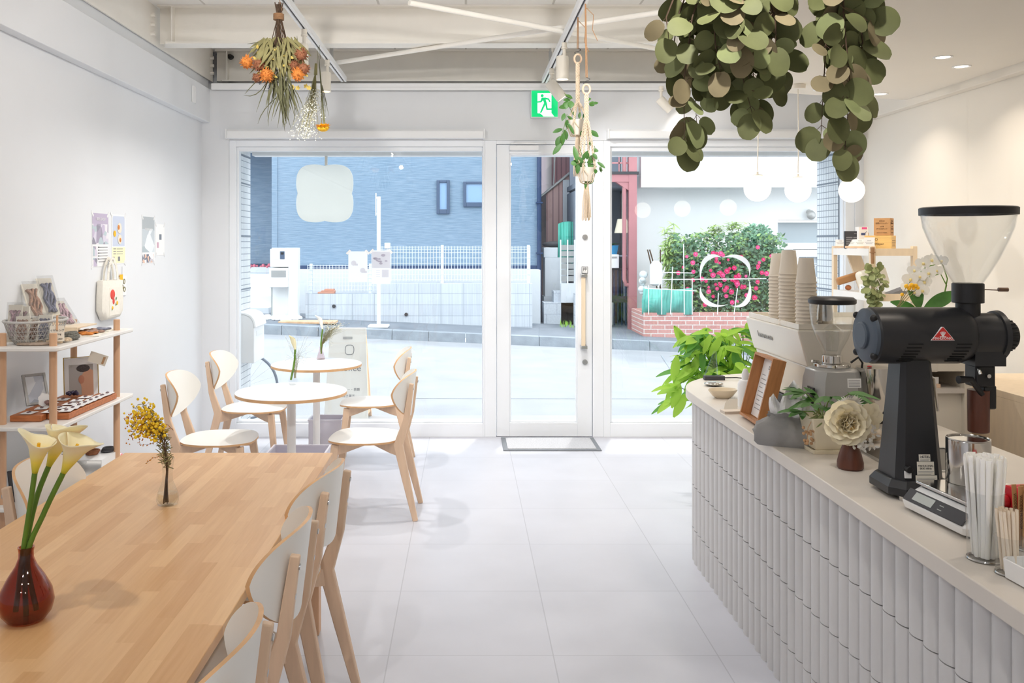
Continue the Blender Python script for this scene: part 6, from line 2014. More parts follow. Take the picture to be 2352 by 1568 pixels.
def xl(q, prof, z=zA, n=48):
    """lathe around the X axis: prof of (radius, x)"""
    n0 = len(q.v)
    q.lathe(prof, n=n)
    q.v[n0:] = [V((v.z, v.x, v.y + z)) for v in q.v[n0:]]
xl(q, [(0.078, -0.072), (0.083, -0.066), (0.083, 0.185), (0.074, 0.21), (0.066, 0.218)])
q.build('motor_housing', M['dark_metal'], t, fix=True)
q = MB(); xl(q, [(0.07, -0.088), (0.08, -0.082), (0.08, -0.072)]); cap = q.build('end_cap', M['dark_face'], t, fix=True)
q = MB(); xl(q, [(0.036, -0.098), (0.040, -0.094), (0.040, -0.088)]); q.build('end_boss', M['dark_face'], cap, fix=True)
for k in range(4):
    a = PI / 4 + k * PI / 2
    q = MB(); q.ball((-0.082, 0.078 * math.cos(a), zA + 0.078 * math.sin(a)), 0.011, 10, 8); q.build('cap_screw', M['black'], cap)
q = MB(); xl(q, [(0.066, 0.218), (0.066, 0.295), (0.072, 0.297), (0.074, 0.31), (0.06, 0.318)]); q.box(0.215, 0.305, -0.05, 0.05, zA - 0.085, zA - 0.03); q.build('grinding_head', M['dark_metal'], t, fix=True)
q = MB(); xl(q, [(0.044, 0.315), (0.044, 0.345), (0.04, 0.352)], n=28); kn = q.build('adjustment_knob', M['black'], t, fix=True)
q = MB()
for k in range(20):
    a = 2 * PI * k / 20
    q.cyl((0.32, 0.0445 * math.cos(a), zA + 0.0445 * math.sin(a)), (0.345, 0.0445 * math.cos(a), zA + 0.0445 * math.sin(a)), 0.003, n=5)
q.build('knurling', M['black'], kn)
hx = gp(2223, 600)[0]
zb = gp(2223, 650)[1]; zt = gp(2223, 478)[1]
q = MB(); q.cyl((hx, 0, zA + 0.02), (hx, 0, zb - 0.05), 0.033, n=32); q.build('throat', M['black'], t)
q = MB(); q.lathe([(0.043, zb - 0.058), (0.043, zb - 0.002), (0.041, zb)], (hx, 0, 0), n=36); cl = q.build('collar', M['black'], t, bevel=0.002)
q = MB(); q.tube([(hx + 0.03, -0.01, zb - 0.018), (hx + 0.085, -0.02, zb - 0.02)], 0.0016, 6); q.cyl((hx + 0.078, -0.02, zb - 0.018), (hx + 0.105, -0.022, zb - 0.018), 0.006, n=12); q.build('slide_gate', mat('bronze_wire', (120, 98, 84), 0.4, 0.8), cl)
hp = [(0.040, zb), (0.058, zb + 0.03), (0.083, zb + 0.075), (0.105, zb + 0.125), (0.120, zb + 0.165), (0.127, zt - 0.012), (0.128, zt)]
q = MB(); q.lathe(hp + [(r - 0.0025, z) for r, z in reversed(hp)], (hx, 0, 0), n=56, close0=False, close1=False); q.build('hopper', M['cup_glass'], t)
q = MB(); q.lathe([(0.1285, zt - 0.020), (0.1305, zt - 0.020), (0.131, zt + 0.0), (0.127, zt + 0.003), (0.0, zt + 0.004)], (hx, 0, 0), n=56, close0=False, close1=False); q.build('hopper_lid', M['black'], t)
# spout, bag clamp, lever and wooden handle
sx_ = gp(2250, 840)[0]
q = MB(); q.box(sx_ - 0.028, sx_ + 0.03, -0.03, 0.03, zA - 0.15, zA - 0.085); q.cyl((sx_ + 0.02, 0.0, zA - 0.15), (sx_ + 0.02, 0, zA - 0.2), 0.016, n=16); q.box(sx_ + 0.0, sx_ + 0.036, -0.026, 0.026, zA - 0.215, zA - 0.145); q.build('bag_clamp', M['black'], t, bevel=0.005)
q = MB(); q.tube([(sx_ - 0.01, -0.03, zA - 0.17), (sx_ - 0.045, -0.035, zA - 0.125), (sx_ - 0.085, -0.04, zA - 0.125)], [0.008, 0.009, 0.012], 10); q.build('clamp_lever', M['black'], t)
q = MB(); q.cyl((sx_ + 0.005, -0.032, zA - 0.115), (sx_ + 0.005, -0.04, zA - 0.115), 0.006, n=10); q.cyl((sx_ - 0.02, -0.032, zA - 0.095), (sx_ - 0.02, -0.04, zA - 0.11), 0.005, n=10); q.build('clamp_screw', M['chrome'], t)
q = MB(); q.lathe([(0.026, zA - 0.285), (0.029, zA - 0.282), (0.030, zA - 0.16)], (sx_ - 0.006, -0.005, 0), n=32); q.build('wooden_spout', M['walnut'], t)
# vents
for x0 in (0.005, 0.145):
    q = MB()
    for k in range(7):
        a = math.radians(-12 - 7.5 * k)
        y, z = -0.0832 * math.cos(a), zA + 0.0832 * math.sin(a)
        q.M = T(x0 + 0.022 - 0.003 * k, y, z) @ R('X', math.degrees(a))
        q.box(-0.021, 0.021, -0.0012, 0.0006, -0.0022, 0.0022)
    q.build('vent', M['vent_black'], t, smooth=False)
# red triangle badge
bx, bz = gp(2130, 760)
tri = [(-0.034, -0.018), (0.034, -0.018), (0.002, 0.0205), (-0.002, 0.0205)]
def tri_part(nm, k, y, m, par):
    q = MB(); q.M = T(bx, -0.0835 - y, zA + 0.012)
    n = len(tri); q.add([(x * k, 0, (z - 0.0) * k) for x, z in tri] + [(x * k, 0.006, z * k) for x, z in tri], [(0, 1, 2, 3), (7, 6, 5, 4), (0, 4, 5, 1), (1, 5, 6, 2), (2, 6, 7, 3), (3, 7, 4, 0)])
    return q.build(nm, m, par, smooth=False, fix=True)
bd = tri_part('maker_badge', 1.0, 0.0010, M['paper'], t)
tri_part('badge_red', 0.93, 0.0016, M['logo_red'], bd)
text('lettering', 'MAHLKÖNIG', 0.0102, M['paper'], bd, T(bx, -0.0853, zA + 0.012 - 0.0122) @ FACE_FRONT, sx=0.92)
q = MB()
for k in range(5):
    a = math.radians(-32 + 16 * k)
    q.add([(bx + 0.004 * math.sin(a) - 0.0006, -0.0853, zA + 0.0065), (bx + 0.004 * math.sin(a) + 0.0006, -0.0853, zA + 0.0065), (bx + 0.017 * math.sin(a) * 0.8 + 0.0011, -0.0853, zA + 0.0065 + 0.013 * math.cos(a)), (bx + 0.017 * math.sin(a) * 0.8 - 0.0011, -0.0853, zA + 0.0065 + 0.013 * math.cos(a))], [(0, 1, 2, 3)])
q.box(bx - 0.009, bx + 0.009, -0.0855, -0.0851, zA + 0.0035, zA + 0.0058)
q.build('badge_crown', M['paper'], bd, smooth=False)
# data labels on the column
for (x0, x1, y0, y1, tx) in ((2112, 2138, 1031, 1046, '147785'), (2107, 2146, 1047, 1076, 'MAHLKONIG\nEK43 60Hz'), (2103, 2152, 1077, 1090, None)):
    a_, b_ = gp(x0, y1), gp(x1, y0)
    a_, b_ = ((a_[0] + gx) * 0.975 - gx, a_[1]), ((b_[0] + gx) * 0.975 - gx, b_[1])
    cx_, cz_ = (a_[0] + b_[0]) / 2, (a_[1] + b_[1]) / 2
    yf = -(0.072 - 0.026 * (cz_ - 0.045) / 0.355)
    Mt = T(cx_, yf - 0.0005, cz_) @ R('X', -6.1)
    q = MB(); q.M = Mt; q.box(a_[0] - cx_ - 0.003, b_[0] - cx_ - 0.003, -0.0008, 0.002, a_[1] - cz_, b_[1] - cz_); lbp = q.build('data_label', M['paper_cream'], t, smooth=False)
    if tx: text('lettering', tx, 0.010 if '\n' not in tx else 0.0075, M['ink'], lbp, Mt @ T(-0.003, -0.001, 0.003) @ FACE_FRONT)
    q = MB(); q.M = Mt
    for k in range(3): q.box(a_[0] - cx_ + 0.0, (b_[0] - cx_) * (0.5 + 0.15 * k), -0.0011, -0.0008, a_[1] - cz_ + 0.002 + 0.0035 * k, a_[1] - cz_ + 0.003 + 0.0035 * k)
    q.build('label_print', M['ink_grey'], lbp, smooth=False)
q = MB(); q.box(0.0, 0.018, -0.074, -0.068, 0.062, 0.082); sw = q.build('switch_label', M['paper'], t)
q = MB(); q.cyl((0.009, -0.06, 0.088), (0.009, -0.084, 0.088), 0.010, n=18); q.build('switch', M['black'], t, bevel=0.002)

# ---- scale and canister
t = thing('counter_scale', 'white digital counter scale with a steel platform', 'scale', (1.365, 2.325, ZC), rz=-84)
t.scale = (1.25, 1.0, 1.0)
q = MB(); q.loft([rr(0.115, 0.14, 0.008, 0.02), rr(0.12, 0.145, 0.03, 0.02), rr(0.112, 0.12, 0.06, 0.02, 0, 0.02), rr(0.108, 0.115, 0.064, 0.02, 0, 0.02)]); q.build('housing', M['white'], t, fix=True, ang=30, bevel=0.003)
pm = T(0, -0.1285, 0.0445) @ R('X', -40)
q = MB(); q.M = pm; q.box(-0.098, 0.098, -0.0065, -0.003, -0.02, 0.017); cp = q.build('control_panel', M['charcoal'], t, bevel=0.003)
q = MB(); q.M = pm; q.box(-0.07, -0.005, -0.0075, -0.0063, -0.012, 0.012); q.build('display', M['screen'], cp)
q = MB(); q.M = pm
for k in range(4): q.box(-0.092 + (0.022 if k < 2 else 0.105), -0.084 + (0.022 if k < 2 else 0.11), -0.0072, -0.0063, -0.008 + 0.012 * (k % 2), -0.006 + 0.012 * (k % 2))
q.build('key_print', M['screen'], cp)
q = MB(); q.box(-0.108, 0.108, -0.10, 0.135, 0.068, 0.078); q.build('platform', M['chrome'], t, bevel=0.003)
for x in (-0.09, 0.09):
    for y in (-0.11, 0.12):
        q = MB(); q.cyl((x, y, 0), (x, y, 0.009), 0.014, n=14); q.build('foot', M['black'], t)
cpos = onz(2217, 1095, ZC + 0.08)
t = thing('steel_canister', 'mirror-polished steel canister standing on the counter scale', 'canister', (1.385, 2.425, ZC + 0.0785))
q = MB(); q.lathe([(0.054, 0), (0.0555, 0.002), (0.0555, 0.118), (0.053, 0.121), (0.052, 0.119), (0.0, 0.119)], n=48, close1=False); q.build('body', M['chrome'], t)
q = MB(); q.ring((0, 0, 0.121), 0.0535, 0.002, 48, 6); q.build('rim', M['chrome'], t)

# ---- straw cups and stirrers
def holder(lb, x, y, r, h, cat='cup'):
    t = thing('straw_cup', lb, cat, (x, y, ZC))
    q = MB(); q.lathe([(r * 0.86, 0.0), (r * 0.9, 0.002), (r, h), (r - 0.002, h), (r * 0.88, 0.008), (0.0, 0.008)], n=40, close1=False); q.build('glass', M['cup_glass'], t)
    q = MB(); q.ring((0, 0, 0.004), r * 0.88, 0.003, 40, 6); q.build('base_ring', M['chrome'], t)
    return t
p1 = onz(2262, 1285, ZC)
holder('clear cup packed with white wrapped straws on the counter', p1.x, p1.y, 0.041, 0.16)
straw_m = mat('white_straw_wrap', (250, 249, 245), 0.55, trans=0.0, sub=0.1)
k = 0
proto = None
for i in range(30):
    a, r_ = 2.4 * i, 0.033 * math.sqrt((i + 0.5) / 30)
    x, y = r_ * math.cos(a), r_ * math.sin(a)
    if proto is None:
        proto = thing('wrapped_straw', 'white paper-wrapped straw standing in the clear cup', 'straw', (0, 0, 0), group='wrapped straws in the clear cup')
        q = MB(); q.loft([[(0.0055 * math.cos(b) , 0.0042 * math.sin(b), z) for b in [2 * PI * j / 8 for j in range(8)]] for z in (0.0, 0.2, 0.222)] + [[(0.0075 * math.cos(b), 0.001 * math.sin(b), 0.232) for b in [2 * PI * j / 8 for j in range(8)]]]); q.build('wrap', straw_m, proto)
        o = proto
    else:
        o = copy_tree(proto)
    o.location = (p1.x + x * 0.8, p1.y + y * 0.8, ZC + 0.010)
    d = V((x * 0.62 + U(-0.004, 0.004), y * 0.62 + U(-0.004, 0.004), 0.22))
    o.rotation_euler = d.to_track_quat('Z', 'Y').to_euler()
p2 = onz(2318, 1318, ZC)
holder('small clear cup holding striped brown paper straws on the counter', p2.x, p2.y, 0.030, 0.085)
stripe = brick_mat('striped_paper', (204, 170, 132), (204, 170, 132), (238, 224, 204), 9.0, 0.012, 0.005, 'XZ', 0.0, 0.7, bump=0)
proto = None
for i in range(14):
    a, r_ = 2.4 * i, 0.020 * math.sqrt((i + 0.5) / 14)
    x, y = r_ * math.cos(a), r_ * math.sin(a)
    if proto is None:
        proto = thing('paper_straw', 'striped brown paper straw standing in the small clear cup', 'straw', (0, 0, 0), group='striped paper straws in the small cup')
        q = MB(); q.cyl((0, 0, 0), (0, 0, 0.135), 0.0038, n=9, caps=False); q.cyl((0, 0, 0), (0, 0, 0.135), 0.003, n=9, caps=False); q.build('tube', stripe, proto)
        o = proto
    else:
        o = copy_tree(proto)
    o.location = (p2.x + x * 0.8, p2.y + y * 0.8, ZC + 0.010)
    d = V((x * 0.4 - 0.01 + U(-0.004, 0.004), y * 0.4, 0.135))
    o.rotation_euler = d.to_track_quat('Z', 'Y').to_euler()
p3 = onz(2364, 1262, ZC)
holder('clear tumbler of wrapped wooden stirrers at the edge of the view', p3.x, p3.y, 0.034, 0.10)
proto = None
for i in range(12):
    x, y = -0.022 + 0.011 * (i % 4) + 0.002, -0.014 + 0.014 * (i // 4)
    if proto is None:
        proto = thing('wooden_stirrer', 'kraft-wrapped wooden stirrer standing in the tumbler', 'stirrer', (0, 0, 0), group='wrapped wooden stirrers')
        q = MB(); q.box(-0.0055, 0.0055, -0.001, 0.001, 0, 0.142); bdy = q.build('sleeve', M['kraft'], proto)
        text('lettering', 'WOODEN MUDDLER', 0.0085, M['ink_brown'], proto, T(0, -0.0012, 0.08) @ FACE_FRONT @ R('Z', -90))
        o = proto
    else:
        o = copy_tree(proto)
    o.location = (p3.x + x, p3.y + y, ZC + 0.010)
    o.rotation_euler = (U(-0.05, 0.02), U(-0.04, 0.04), U(-0.1, 0.1))
t = thing('white_tray', 'small white ceramic box at the near edge of the counter', 'box', onz(2385, 1352, ZC) + V((0.012, 0.02, 0)), rz=4)
q = MB()
q.loft([rr(0.045, 0.05, 0.003, 0.01), rr(0.048, 0.053, 0.045, 0.01), rr(0.044, 0.049, 0.045, 0.01), rr(0.042, 0.047, 0.008, 0.01)]); q.build('box', M['white_gloss'], t, fix=True, bevel=0.001)
p4 = at(2341, 1108, 2.2)
t = thing('red_dispenser', 'red round tape dispenser on the counter behind the straws', 'dispenser', (p4.x + 0.0, p4.y, ZC + 0.02))
q = MB(); q.cyl((-0.032, 0, 0.075), (0.03, 0.012, 0.075), 0.036, n=32); q.build('drum', M['red'], t, bevel=0.004)
q = MB(); q.cyl((-0.05, 0, 0.073), (-0.03, 0, 0.073), 0.016, n=24); q.build('hub', M['red'], t, bevel=0.003)
q = MB(); q.box(-0.03, 0.04, -0.03, 0.05, -0.02, 0.045); q.build('foot', M['red'], t, bevel=0.004)
t = thing('side_dish', 'white dish with a dark rim half hidden behind the straws', 'dish', (onz(2345, 1150, ZC).x, 2.42, ZC))
q = MB(); q.lathe([(0.03, 0), (0.055, 0.016), (0.057, 0.018), (0.03, 0.006), (0.0, 0.005)], n=32, close1=False); q.build('dish', M['white_gloss'], t)

# ---- things at the rounded end
p = onz(1640, 872, ZC)
t = thing('sign_stand', 'clear acrylic wedge stand on a dark base at the rounded end of the counter', 'stand', (p.x, p.y, ZC))
q = MB(); q.box(-0.055, 0.055, -0.02, 0.02, 0, 0.022); q.build('base', M['charcoal'], t, bevel=0.003)
q = MB(); q.add([(-0.05, -0.012, 0.022), (0.02, -0.012, 0.022), (0.02, 0.02, 0.022), (-0.05, 0.02, 0.022), (0.0, 0.0, 0.155), (0.012, 0.0, 0.155), (0.012, 0.006, 0.155), (0.0, 0.006, 0.155)], [(3, 2, 1, 0), (4, 5, 6, 7), (0, 1, 5, 4), (1, 2, 6, 5), (2, 3, 7, 6), (3, 0, 4, 7)]); q.build('wedge', M['cup_glass'], t, smooth=False)
q = MB(); q.tube([(0.055, 0, 0.011), (0.12, 0.0, 0.012), (0.16, 0.0, 0.008), (0.22, 0.03, 0.004)], 0.003, 7); q.build('cable', M['black'], t)
p = onz(1639, 886, ZC)
t = thing('card_reader', 'rounded silver card reader lying in front of the acrylic stand', 'card reader', (p.x, p.y, ZC))
q = MB(); q.ball((0, 0, 0.012), 0.05, 24, 10, (1, 0.75, 0.24)); q.build('shell', M['chrome'], t)
p = onz(1663, 915, ZC)
t = thing('oval_bowl', 'cream glazed oval bowl on the counter', 'bowl', (p.x, p.y + 0.02, ZC), rz=15)
q = MB(); q.lathe([(0.035, 0.0), (0.05, 0.012), (0.068, 0.036), (0.070, 0.041), (0.066, 0.040), (0.048, 0.015), (0.0, 0.006)], n=44, sx=1.05, sy=0.8, close1=False); q.build('bowl', mat('bowl_glaze', (222, 208, 184), 0.15), t)
p = onz(1705, 935, ZC)
t = thing('white_bottle', 'white squeeze bottle half hidden behind the menu frame', 'bottle', (p.x + 0.02, p.y + 0.02, ZC))
q = MB(); q.lathe([(0.033, 0), (0.034, 0.01), (0.034, 0.10), (0.026, 0.118), (0.016, 0.122), (0.016, 0.15), (0.008, 0.17)], n=30); q.build('bottle', M['white'], t)
p = onz(1682, 948, ZC)
t = thing('card_stack', 'small stack of beige shop cards lying on the counter edge', 'cards', (p.x, p.y, ZC), rz=6)
q = MB()
for k in range(6): q.box(-0.045, 0.045, -0.027, 0.027, 0.002 * k, 0.002 * k + 0.0016)
q.build('cards', mat('beige_card', (226, 214, 200), 0.7), t, smooth=False)
t = thing('shop_card', 'single white card standing up against the oval bowl', 'card', (p.x - 0.02 + 0.03, p.y + 0.06, ZC), rot=(math.radians(-18), 0, math.radians(-20)))
q = MB(); q.prism([(-0.028, 0), (0.03, 0), (0.03, 0.052), (-0.005, 0.052), (-0.024, 0.03)], -0.0008, 0.0008); q.v = [V((v.x, v.z, v.y)) for v in q.v]; q.build('card', M['paper_cream'], t, fix=True, smooth=False)

# tamper beside the tissue pouch
p = onz(1768, 972, ZC)
t = thing('tamper', 'steel tamper with a black knob between the frame and the tissue pouch', 'tamper', (p.x + 0.02, p.y + 0.10, ZC))
q = MB(); q.lathe([(0.029, 0), (0.029, 0.022), (0.012, 0.03), (0.011, 0.045)], n=28); q.build('base', M['chrome'], t)
q = MB(); q.lathe([(0.011, 0.045), (0.02, 0.06), (0.021, 0.075), (0.012, 0.085), (0, 0.086)], n=24, close1=False); q.build('knob', M['black'], t)
# sink let into the worktop, wrapped parcel and dish cloth around it
t = thing('counter_sink', 'small steel sink rim let into the worktop behind the brown vase', 'sink', (1.53, 3.0, ZC))
q = MB(); frame_rect(q, -0.14, 0.2, -0.17, 0.17, 0, 1, 0.015, 0.015, 0.015, 0.015); q.v = [V((v.x, v.z, 0.0 + 0.004 * v.y)) for v in q.v]; q.build('rim', M['steel'], t, smooth=False)
q = MB(); q.box(-0.125, 0.185, -0.155, 0.155, 0.0, 0.001); q.build('basin_shade', mat('sink_shadow_steel', (96, 92, 88), 0.35, 0.8), t, smooth=False)  # flat sheet, its steel darkened to stand for shade inside the sink
t = thing('pastry_packet', 'clear packet of wrapped biscuits lying beside the drip tray', 'packet', (1.46, 3.28, ZC))
q = MB()
for k in range(5): q.ball((-0.06 + 0.03 * k, U(-0.02, 0.02), 0.03), 0.028, 14, 8, (0.9, 1.4, 0.9))
q.build('biscuits', mat('biscuit', (214, 196, 172), 0.7, vary=0.1, vscale=60), t)
q = MB(); q.ball((0, 0, 0.034), 0.09, 20, 10, (1.1, 0.75, 0.38)); q.build('film', film, t)

# ================================================================ BEHIND THE COUNTER
t = thing('back_counter', 'cream back counter with an open shelf by the warm side wall', 'cabinet', (1.96, 4.62, 0))
q = MB(); q.box(0, 0.70, 0, 0.5, 1.12, 1.15); q.box(0, 0.66, 0, 0.02, 0.93, 1.12); q.build('top', M['machine'], t, smooth=False, bevel=0.002)
q = MB(); q.box(0.66, 0.70, 0, 0.5, 0, 1.12); q.build('side_panel', M['machine'], t, smooth=False, bevel=0.002)
q = MB(); q.box(0, 0.02, 0.02, 0.5, 0, 1.12); q.build('side_panel', M['machine'], t, smooth=False)
q = MB(); q.box(0.02, 0.66, 0.0, 0.48, 0.815, 0.84); q.build('shelf', M['counter_top'], t, smooth=False)
q = MB(); q.box(0.02, 0.66, 0.48, 0.5, 0, 1.12); q.box(0.02, 0.66, 0.03, 0.05, 0.02, 0.815); q.build('back_panel', M['machine'], t, smooth=False)
t = thing('wooden_crate', 'brown wooden box on the open shelf of the back counter', 'box', (2.18, 4.78, 0.84))
q = MB(); q.box(-0.06, 0.09, -0.06, 0.1, 0, 0.075); q.build('box', M['walnut'], t, bevel=0.002)
t = thing('card_stand', 'small white price card in a wooden block on the back counter shelf', 'price card', (2.475, 4.66, 0.84))
q = MB(); q.box(-0.035, 0.035, -0.012, 0.012, 0, 0.02); q.build('block', M['birch'], t, bevel=0.002)
q = MB(); q.box(-0.03, 0.03, -0.001, 0.001, 0.02, 0.055); q.build('card', M['paper'], t)
t = thing('paper_slip', 'paper slip with a pen lying on the back counter shelf', 'paper', (2.12, 4.66, 0.84))
q = MB(); q.box(-0.07, 0.06, -0.03, 0.05, 0, 0.002); q.build('paper', M['paper_cream'], t)
q = MB(); q.cyl((-0.03, -0.01, 0.006), (0.05, 0.03, 0.006), 0.004, n=8); q.build('pen', M['black'], t)
t = thing('skewer_jar', 'jar of thin metal skewers on the back counter shelf', 'jar', (2.43, 4.8, 0.84))
q = MB(); q.lathe([(0.03, 0), (0.032, 0.08), (0.03, 0.08), (0.028, 0.004)], n=20, close1=False); q.build('jar', M['cup_glass'], t)
q = MB()
for k in range(6): q.tube([(U(-0.015, 0.015), U(-0.015, 0.015), 0.005), (U(-0.03, 0.03), U(-0.02, 0.02), U(0.12, 0.16))], 0.0015, 5)
q.build('skewers', M['steel'], t)
t = thing('folded_cloth', 'pale yellow cloth folded on top of the back counter', 'cloth', (2.03, 4.72, 1.15))
q = MB(); q.ball((0, 0, 0.012), 0.08, 20, 10, (1.0, 0.8, 0.17)); q.ball((-0.035, 0, 0.045), 0.045, 16, 10, (1.0, 0.8, 0.75)); q.ball((0.03, 0.0, 0.045), 0.045, 16, 10, (1.1, 0.7, 0.42)); q.build('cloth', mat('pale_yellow_cloth', (232, 216, 164), 0.9, bump=0.4, bscale=18), t)
t = thing('side_table', 'pale wooden open cabinet at the edge of the view by the warm wall', 'cabinet', (2.74, 4.3, 0))
q = MB(); q.box(0, 0.5, 0, 0.8, 0.815, 0.85); q.build('top', M['pale_wood'], t, smooth=False, bevel=0.002)
q = MB(); q.box(0, 0.035, 0, 0.8, 0, 0.815); q.build('side_panel', M['pale_wood'], t, smooth=False)
q = MB(); q.box(0.465, 0.5, 0, 0.8, 0, 0.815); q.build('side_panel', M['pale_wood'], t, smooth=False)
q = MB(); q.box(0.035, 0.465, 0.75, 0.77, 0, 0.815); q.build('back_panel', mat('tan_panel', (190, 160, 120), 0.6), t, smooth=False)
q = MB(); q.cyl((0.035, 0.08, 0.78), (0.465, 0.08, 0.78), 0.010, n=12); q.build('rail', M['steel'], t)
t = thing('white_bin', 'white bin standing inside the pale wooden cabinet', 'bin', (2.97, 4.6, 0))
q = MB(); q.loft([rr(0.13, 0.14, 0.0, 0.03), rr(0.15, 0.16, 0.70, 0.03), rr(0.14, 0.15, 0.70, 0.03), rr(0.12, 0.13, 0.02, 0.03)]); q.build('bin', M['white'], t, fix=True)

# ---- white ladder shelf in the corner
SX0, SX1, SY0, SY1 = 2.72, 3.03, 5.90, 6.54
t = thing('corner_shelf', 'pale pine shelving unit in the corner by the shopfront', 'shelf unit', (SX0, SY0, 0))
for x in (0, SX1 - SX0 - 0.03):
    for y in (0, SY1 - SY0 - 0.035):
        q = MB(); q.box(x, x + 0.03, y, y + 0.035, 0, 1.585); q.build('post', M['pale_wood'], t, smooth=False, bevel=0.002)
for z in (1.565, 1.26, 0.85, 0.4):
    q = MB(); q.box(0.03, SX1 - SX0 - 0.03, 0.0, SY1 - SY0, z - 0.018, z); q.build('shelf', M['shelf_white'], t, smooth=False)
    q = MB(); q.box(0.03, SX1 - SX0 - 0.03, -0.002, 0.018, z - 0.045, z + 0.004); q.build('front_rail', M['pale_wood'], t, smooth=False)
    q = MB(); q.box(-0.002, 0.012, 0.035, SY1 - SY0 - 0.035, z - 0.045, z + 0.004); q.build('side_rail', M['shelf_white'], t, smooth=False)
q = MB(); q.add([(0.10, 0.60, 1.52), (0.20, 0.60, 1.52), (0.29, 0.60, 1.27), (0.19, 0.60, 1.27), (0.10, 0.62, 1.52), (0.20, 0.62, 1.52), (0.29, 0.62, 1.27), (0.19, 0.62, 1.27)], [(0, 3, 2, 1), (4, 5, 6, 7), (0, 1, 5, 4), (1, 2, 6, 5), (2, 3, 7, 6), (3, 0, 4, 7)]); q.build('brace', M['pale_wood'], t, smooth=False)
ZT = 1.566
kb = thing('carton', 'tall kraft carton printed with brown lettering on top of the pine box', 'carton', (2.875, 6.05, ZT + 0.092), rz=-38)
q = MB(); q.box(-0.052, 0.052, -0.052, 0.052, 0, 0.118); q.build('carton', M['kraft'], kb, smooth=False, bevel=0.001)
for Mf in (T(0, -0.0525, 0) @ FACE_FRONT, T(-0.0525, 0, 0) @ FACE_WEST, T(0.0525, 0, 0) @ FACE_EAST):
    pr = None
    for z, tx, sz, sx in ((0.098, 'KŌNO', 0.012, 1.0), (0.082, '名門ドリッパー', 0.0125, 0.95), (0.060, '2人用', 0.010, 1.0), (0.044, 'グラスポット', 0.0125, 1.0), (0.018, '珈琲サイフオン株式会社', 0.006, 1.0)):
        o = text('lettering', tx, sz, M['ink_brown'], None, Mf @ T(0, z, 0.0002), sx=sx)
        o.parent = kb
t = thing('pine_crate', 'flat pine box with dark lettering on top of the corner shelf', 'box', (2.865, 6.05, ZT), rz=-38)
q = MB(); q.box(-0.10, 0.072, -0.065, 0.065, 0, 0.091); q.build('box', M['pine_box'], t, smooth=False, bevel=0.001)
text('lettering', 'KŌNO', 0.026, M['ink_brown'], t, T(-0.1005, 0.0, 0.062) @ FACE_WEST)
text('lettering', 'Dripper', 0.024, M['ink_brown'], t, T(-0.1005, -0.015, 0.028) @ FACE_WEST)
text('lettering', 'KŌNO', 0.024, M['ink_brown'], t, T(-0.05, -0.0655, 0.064) @ FACE_FRONT)
text('lettering', 'Dripper', 0.022, M['ink_brown'], t, T(-0.01, -0.0655, 0.034) @ FACE_FRONT)
q = MB()
for k in range(4): q.box(0.0732, 0.0722, -0.045, 0.045, 0.02 + 0.012 * k, 0.023 + 0.012 * k)
q.build('small_print', M['ink_brown'], t, smooth=False)
t = thing('carton', 'small white carton with a pink flash on the corner shelf', 'carton', (2.83, 6.26, ZT))
q = MB(); q.box(-0.045, 0.02, -0.03, 0.03, 0, 0.155); q.build('carton', M['paper'], t, smooth=False)
q = MB(); q.box(-0.025, 0.012, -0.0308, -0.03, 0.138, 0.152); q.build('pink_flash', mat('pink_print', (226, 90, 150), 0.6), t, smooth=False)
q = MB(); q.box(-0.03, 0.0, -0.0308, -0.03, 0.095, 0.112); q.tube([(-0.002, -0.0305, 0.11), (0.008, -0.0305, 0.122)], 0.002, 5); q.build('printed_cup', mat('print_indigo', (70, 84, 130), 0.6), t, smooth=False)
t = thing('carton', 'dark charcoal box with white print on the corner shelf', 'carton', (2.765, 6.30, ZT), rz=-15)
q = MB(); q.box(-0.05, 0.045, -0.03, 0.03, 0, 0.125); q.build('carton', M['charcoal'], t, smooth=False)
q = MB()
for k in range(4): q.box(-0.042, 0.0, -0.0308, -0.03, 0.03 + 0.015 * k, 0.038 + 0.015 * k); q.box(0.005, 0.036, -0.0308, -0.03, 0.03 + 0.015 * k, 0.038 + 0.015 * k)
q.box(0.01, 0.036, -0.0308, -0.03, 0.105, 0.109); q.build('print', M['ink_grey'], t, smooth=False)
q = MB(); q.box(0.045, 0.075, -0.03, 0.03, 0, 0.125); q.build('brown_side', M['warm_wood'], t, smooth=False)
t = thing('carton', 'kraft carton with script lettering half hidden by the white one', 'carton', (2.845, 6.35, ZT))
q = MB(); q.box(-0.05, 0.05, -0.03, 0.03, 0, 0.115); q.build('carton', M['kraft'], t, smooth=False)
text('lettering', 'Kōno', 0.03, M['ink_brown'], t, T(0.0, -0.0305, 0.09) @ FACE_FRONT)
tagp = None
for k, y in enumerate((6.44, 6.27, 6.12, 5.98)):
    lbs = ('white price card in a wooden clip at the window end of the corner shelf edge', 'second white price card from the window along the corner shelf edge', 'third white price card from the window along the corner shelf edge', 'white price card in front of the pine box at the near corner post')
    o = thing('price_card', lbs[k], 'price card', (2.742, y, ZT + 0.004), rz=-30, group='price cards on the corner shelf')
    q = MB(); q.box(-0.035, 0.035, -0.012, 0.012, 0, 0.016); q.build('clip', M['birch'], o, bevel=0.002)
    q = MB(); q.M = R('X', -8); q.box(-0.034, 0.034, -0.001, 0.001, 0.014, 0.062 if k < 3 else 0.075); q.build('card', M['paper'], o)
    q = MB(); q.M = R('X', -8); q.box(-0.012, 0.012, -0.0014, -0.001, 0.05, 0.053); q.box(-0.026, 0.026, -0.0014, -0.001, 0.04, 0.042); q.box(-0.02, 0.02, -0.0014, -0.001, 0.031, 0.033); q.build('print', M['ink_grey'], o)
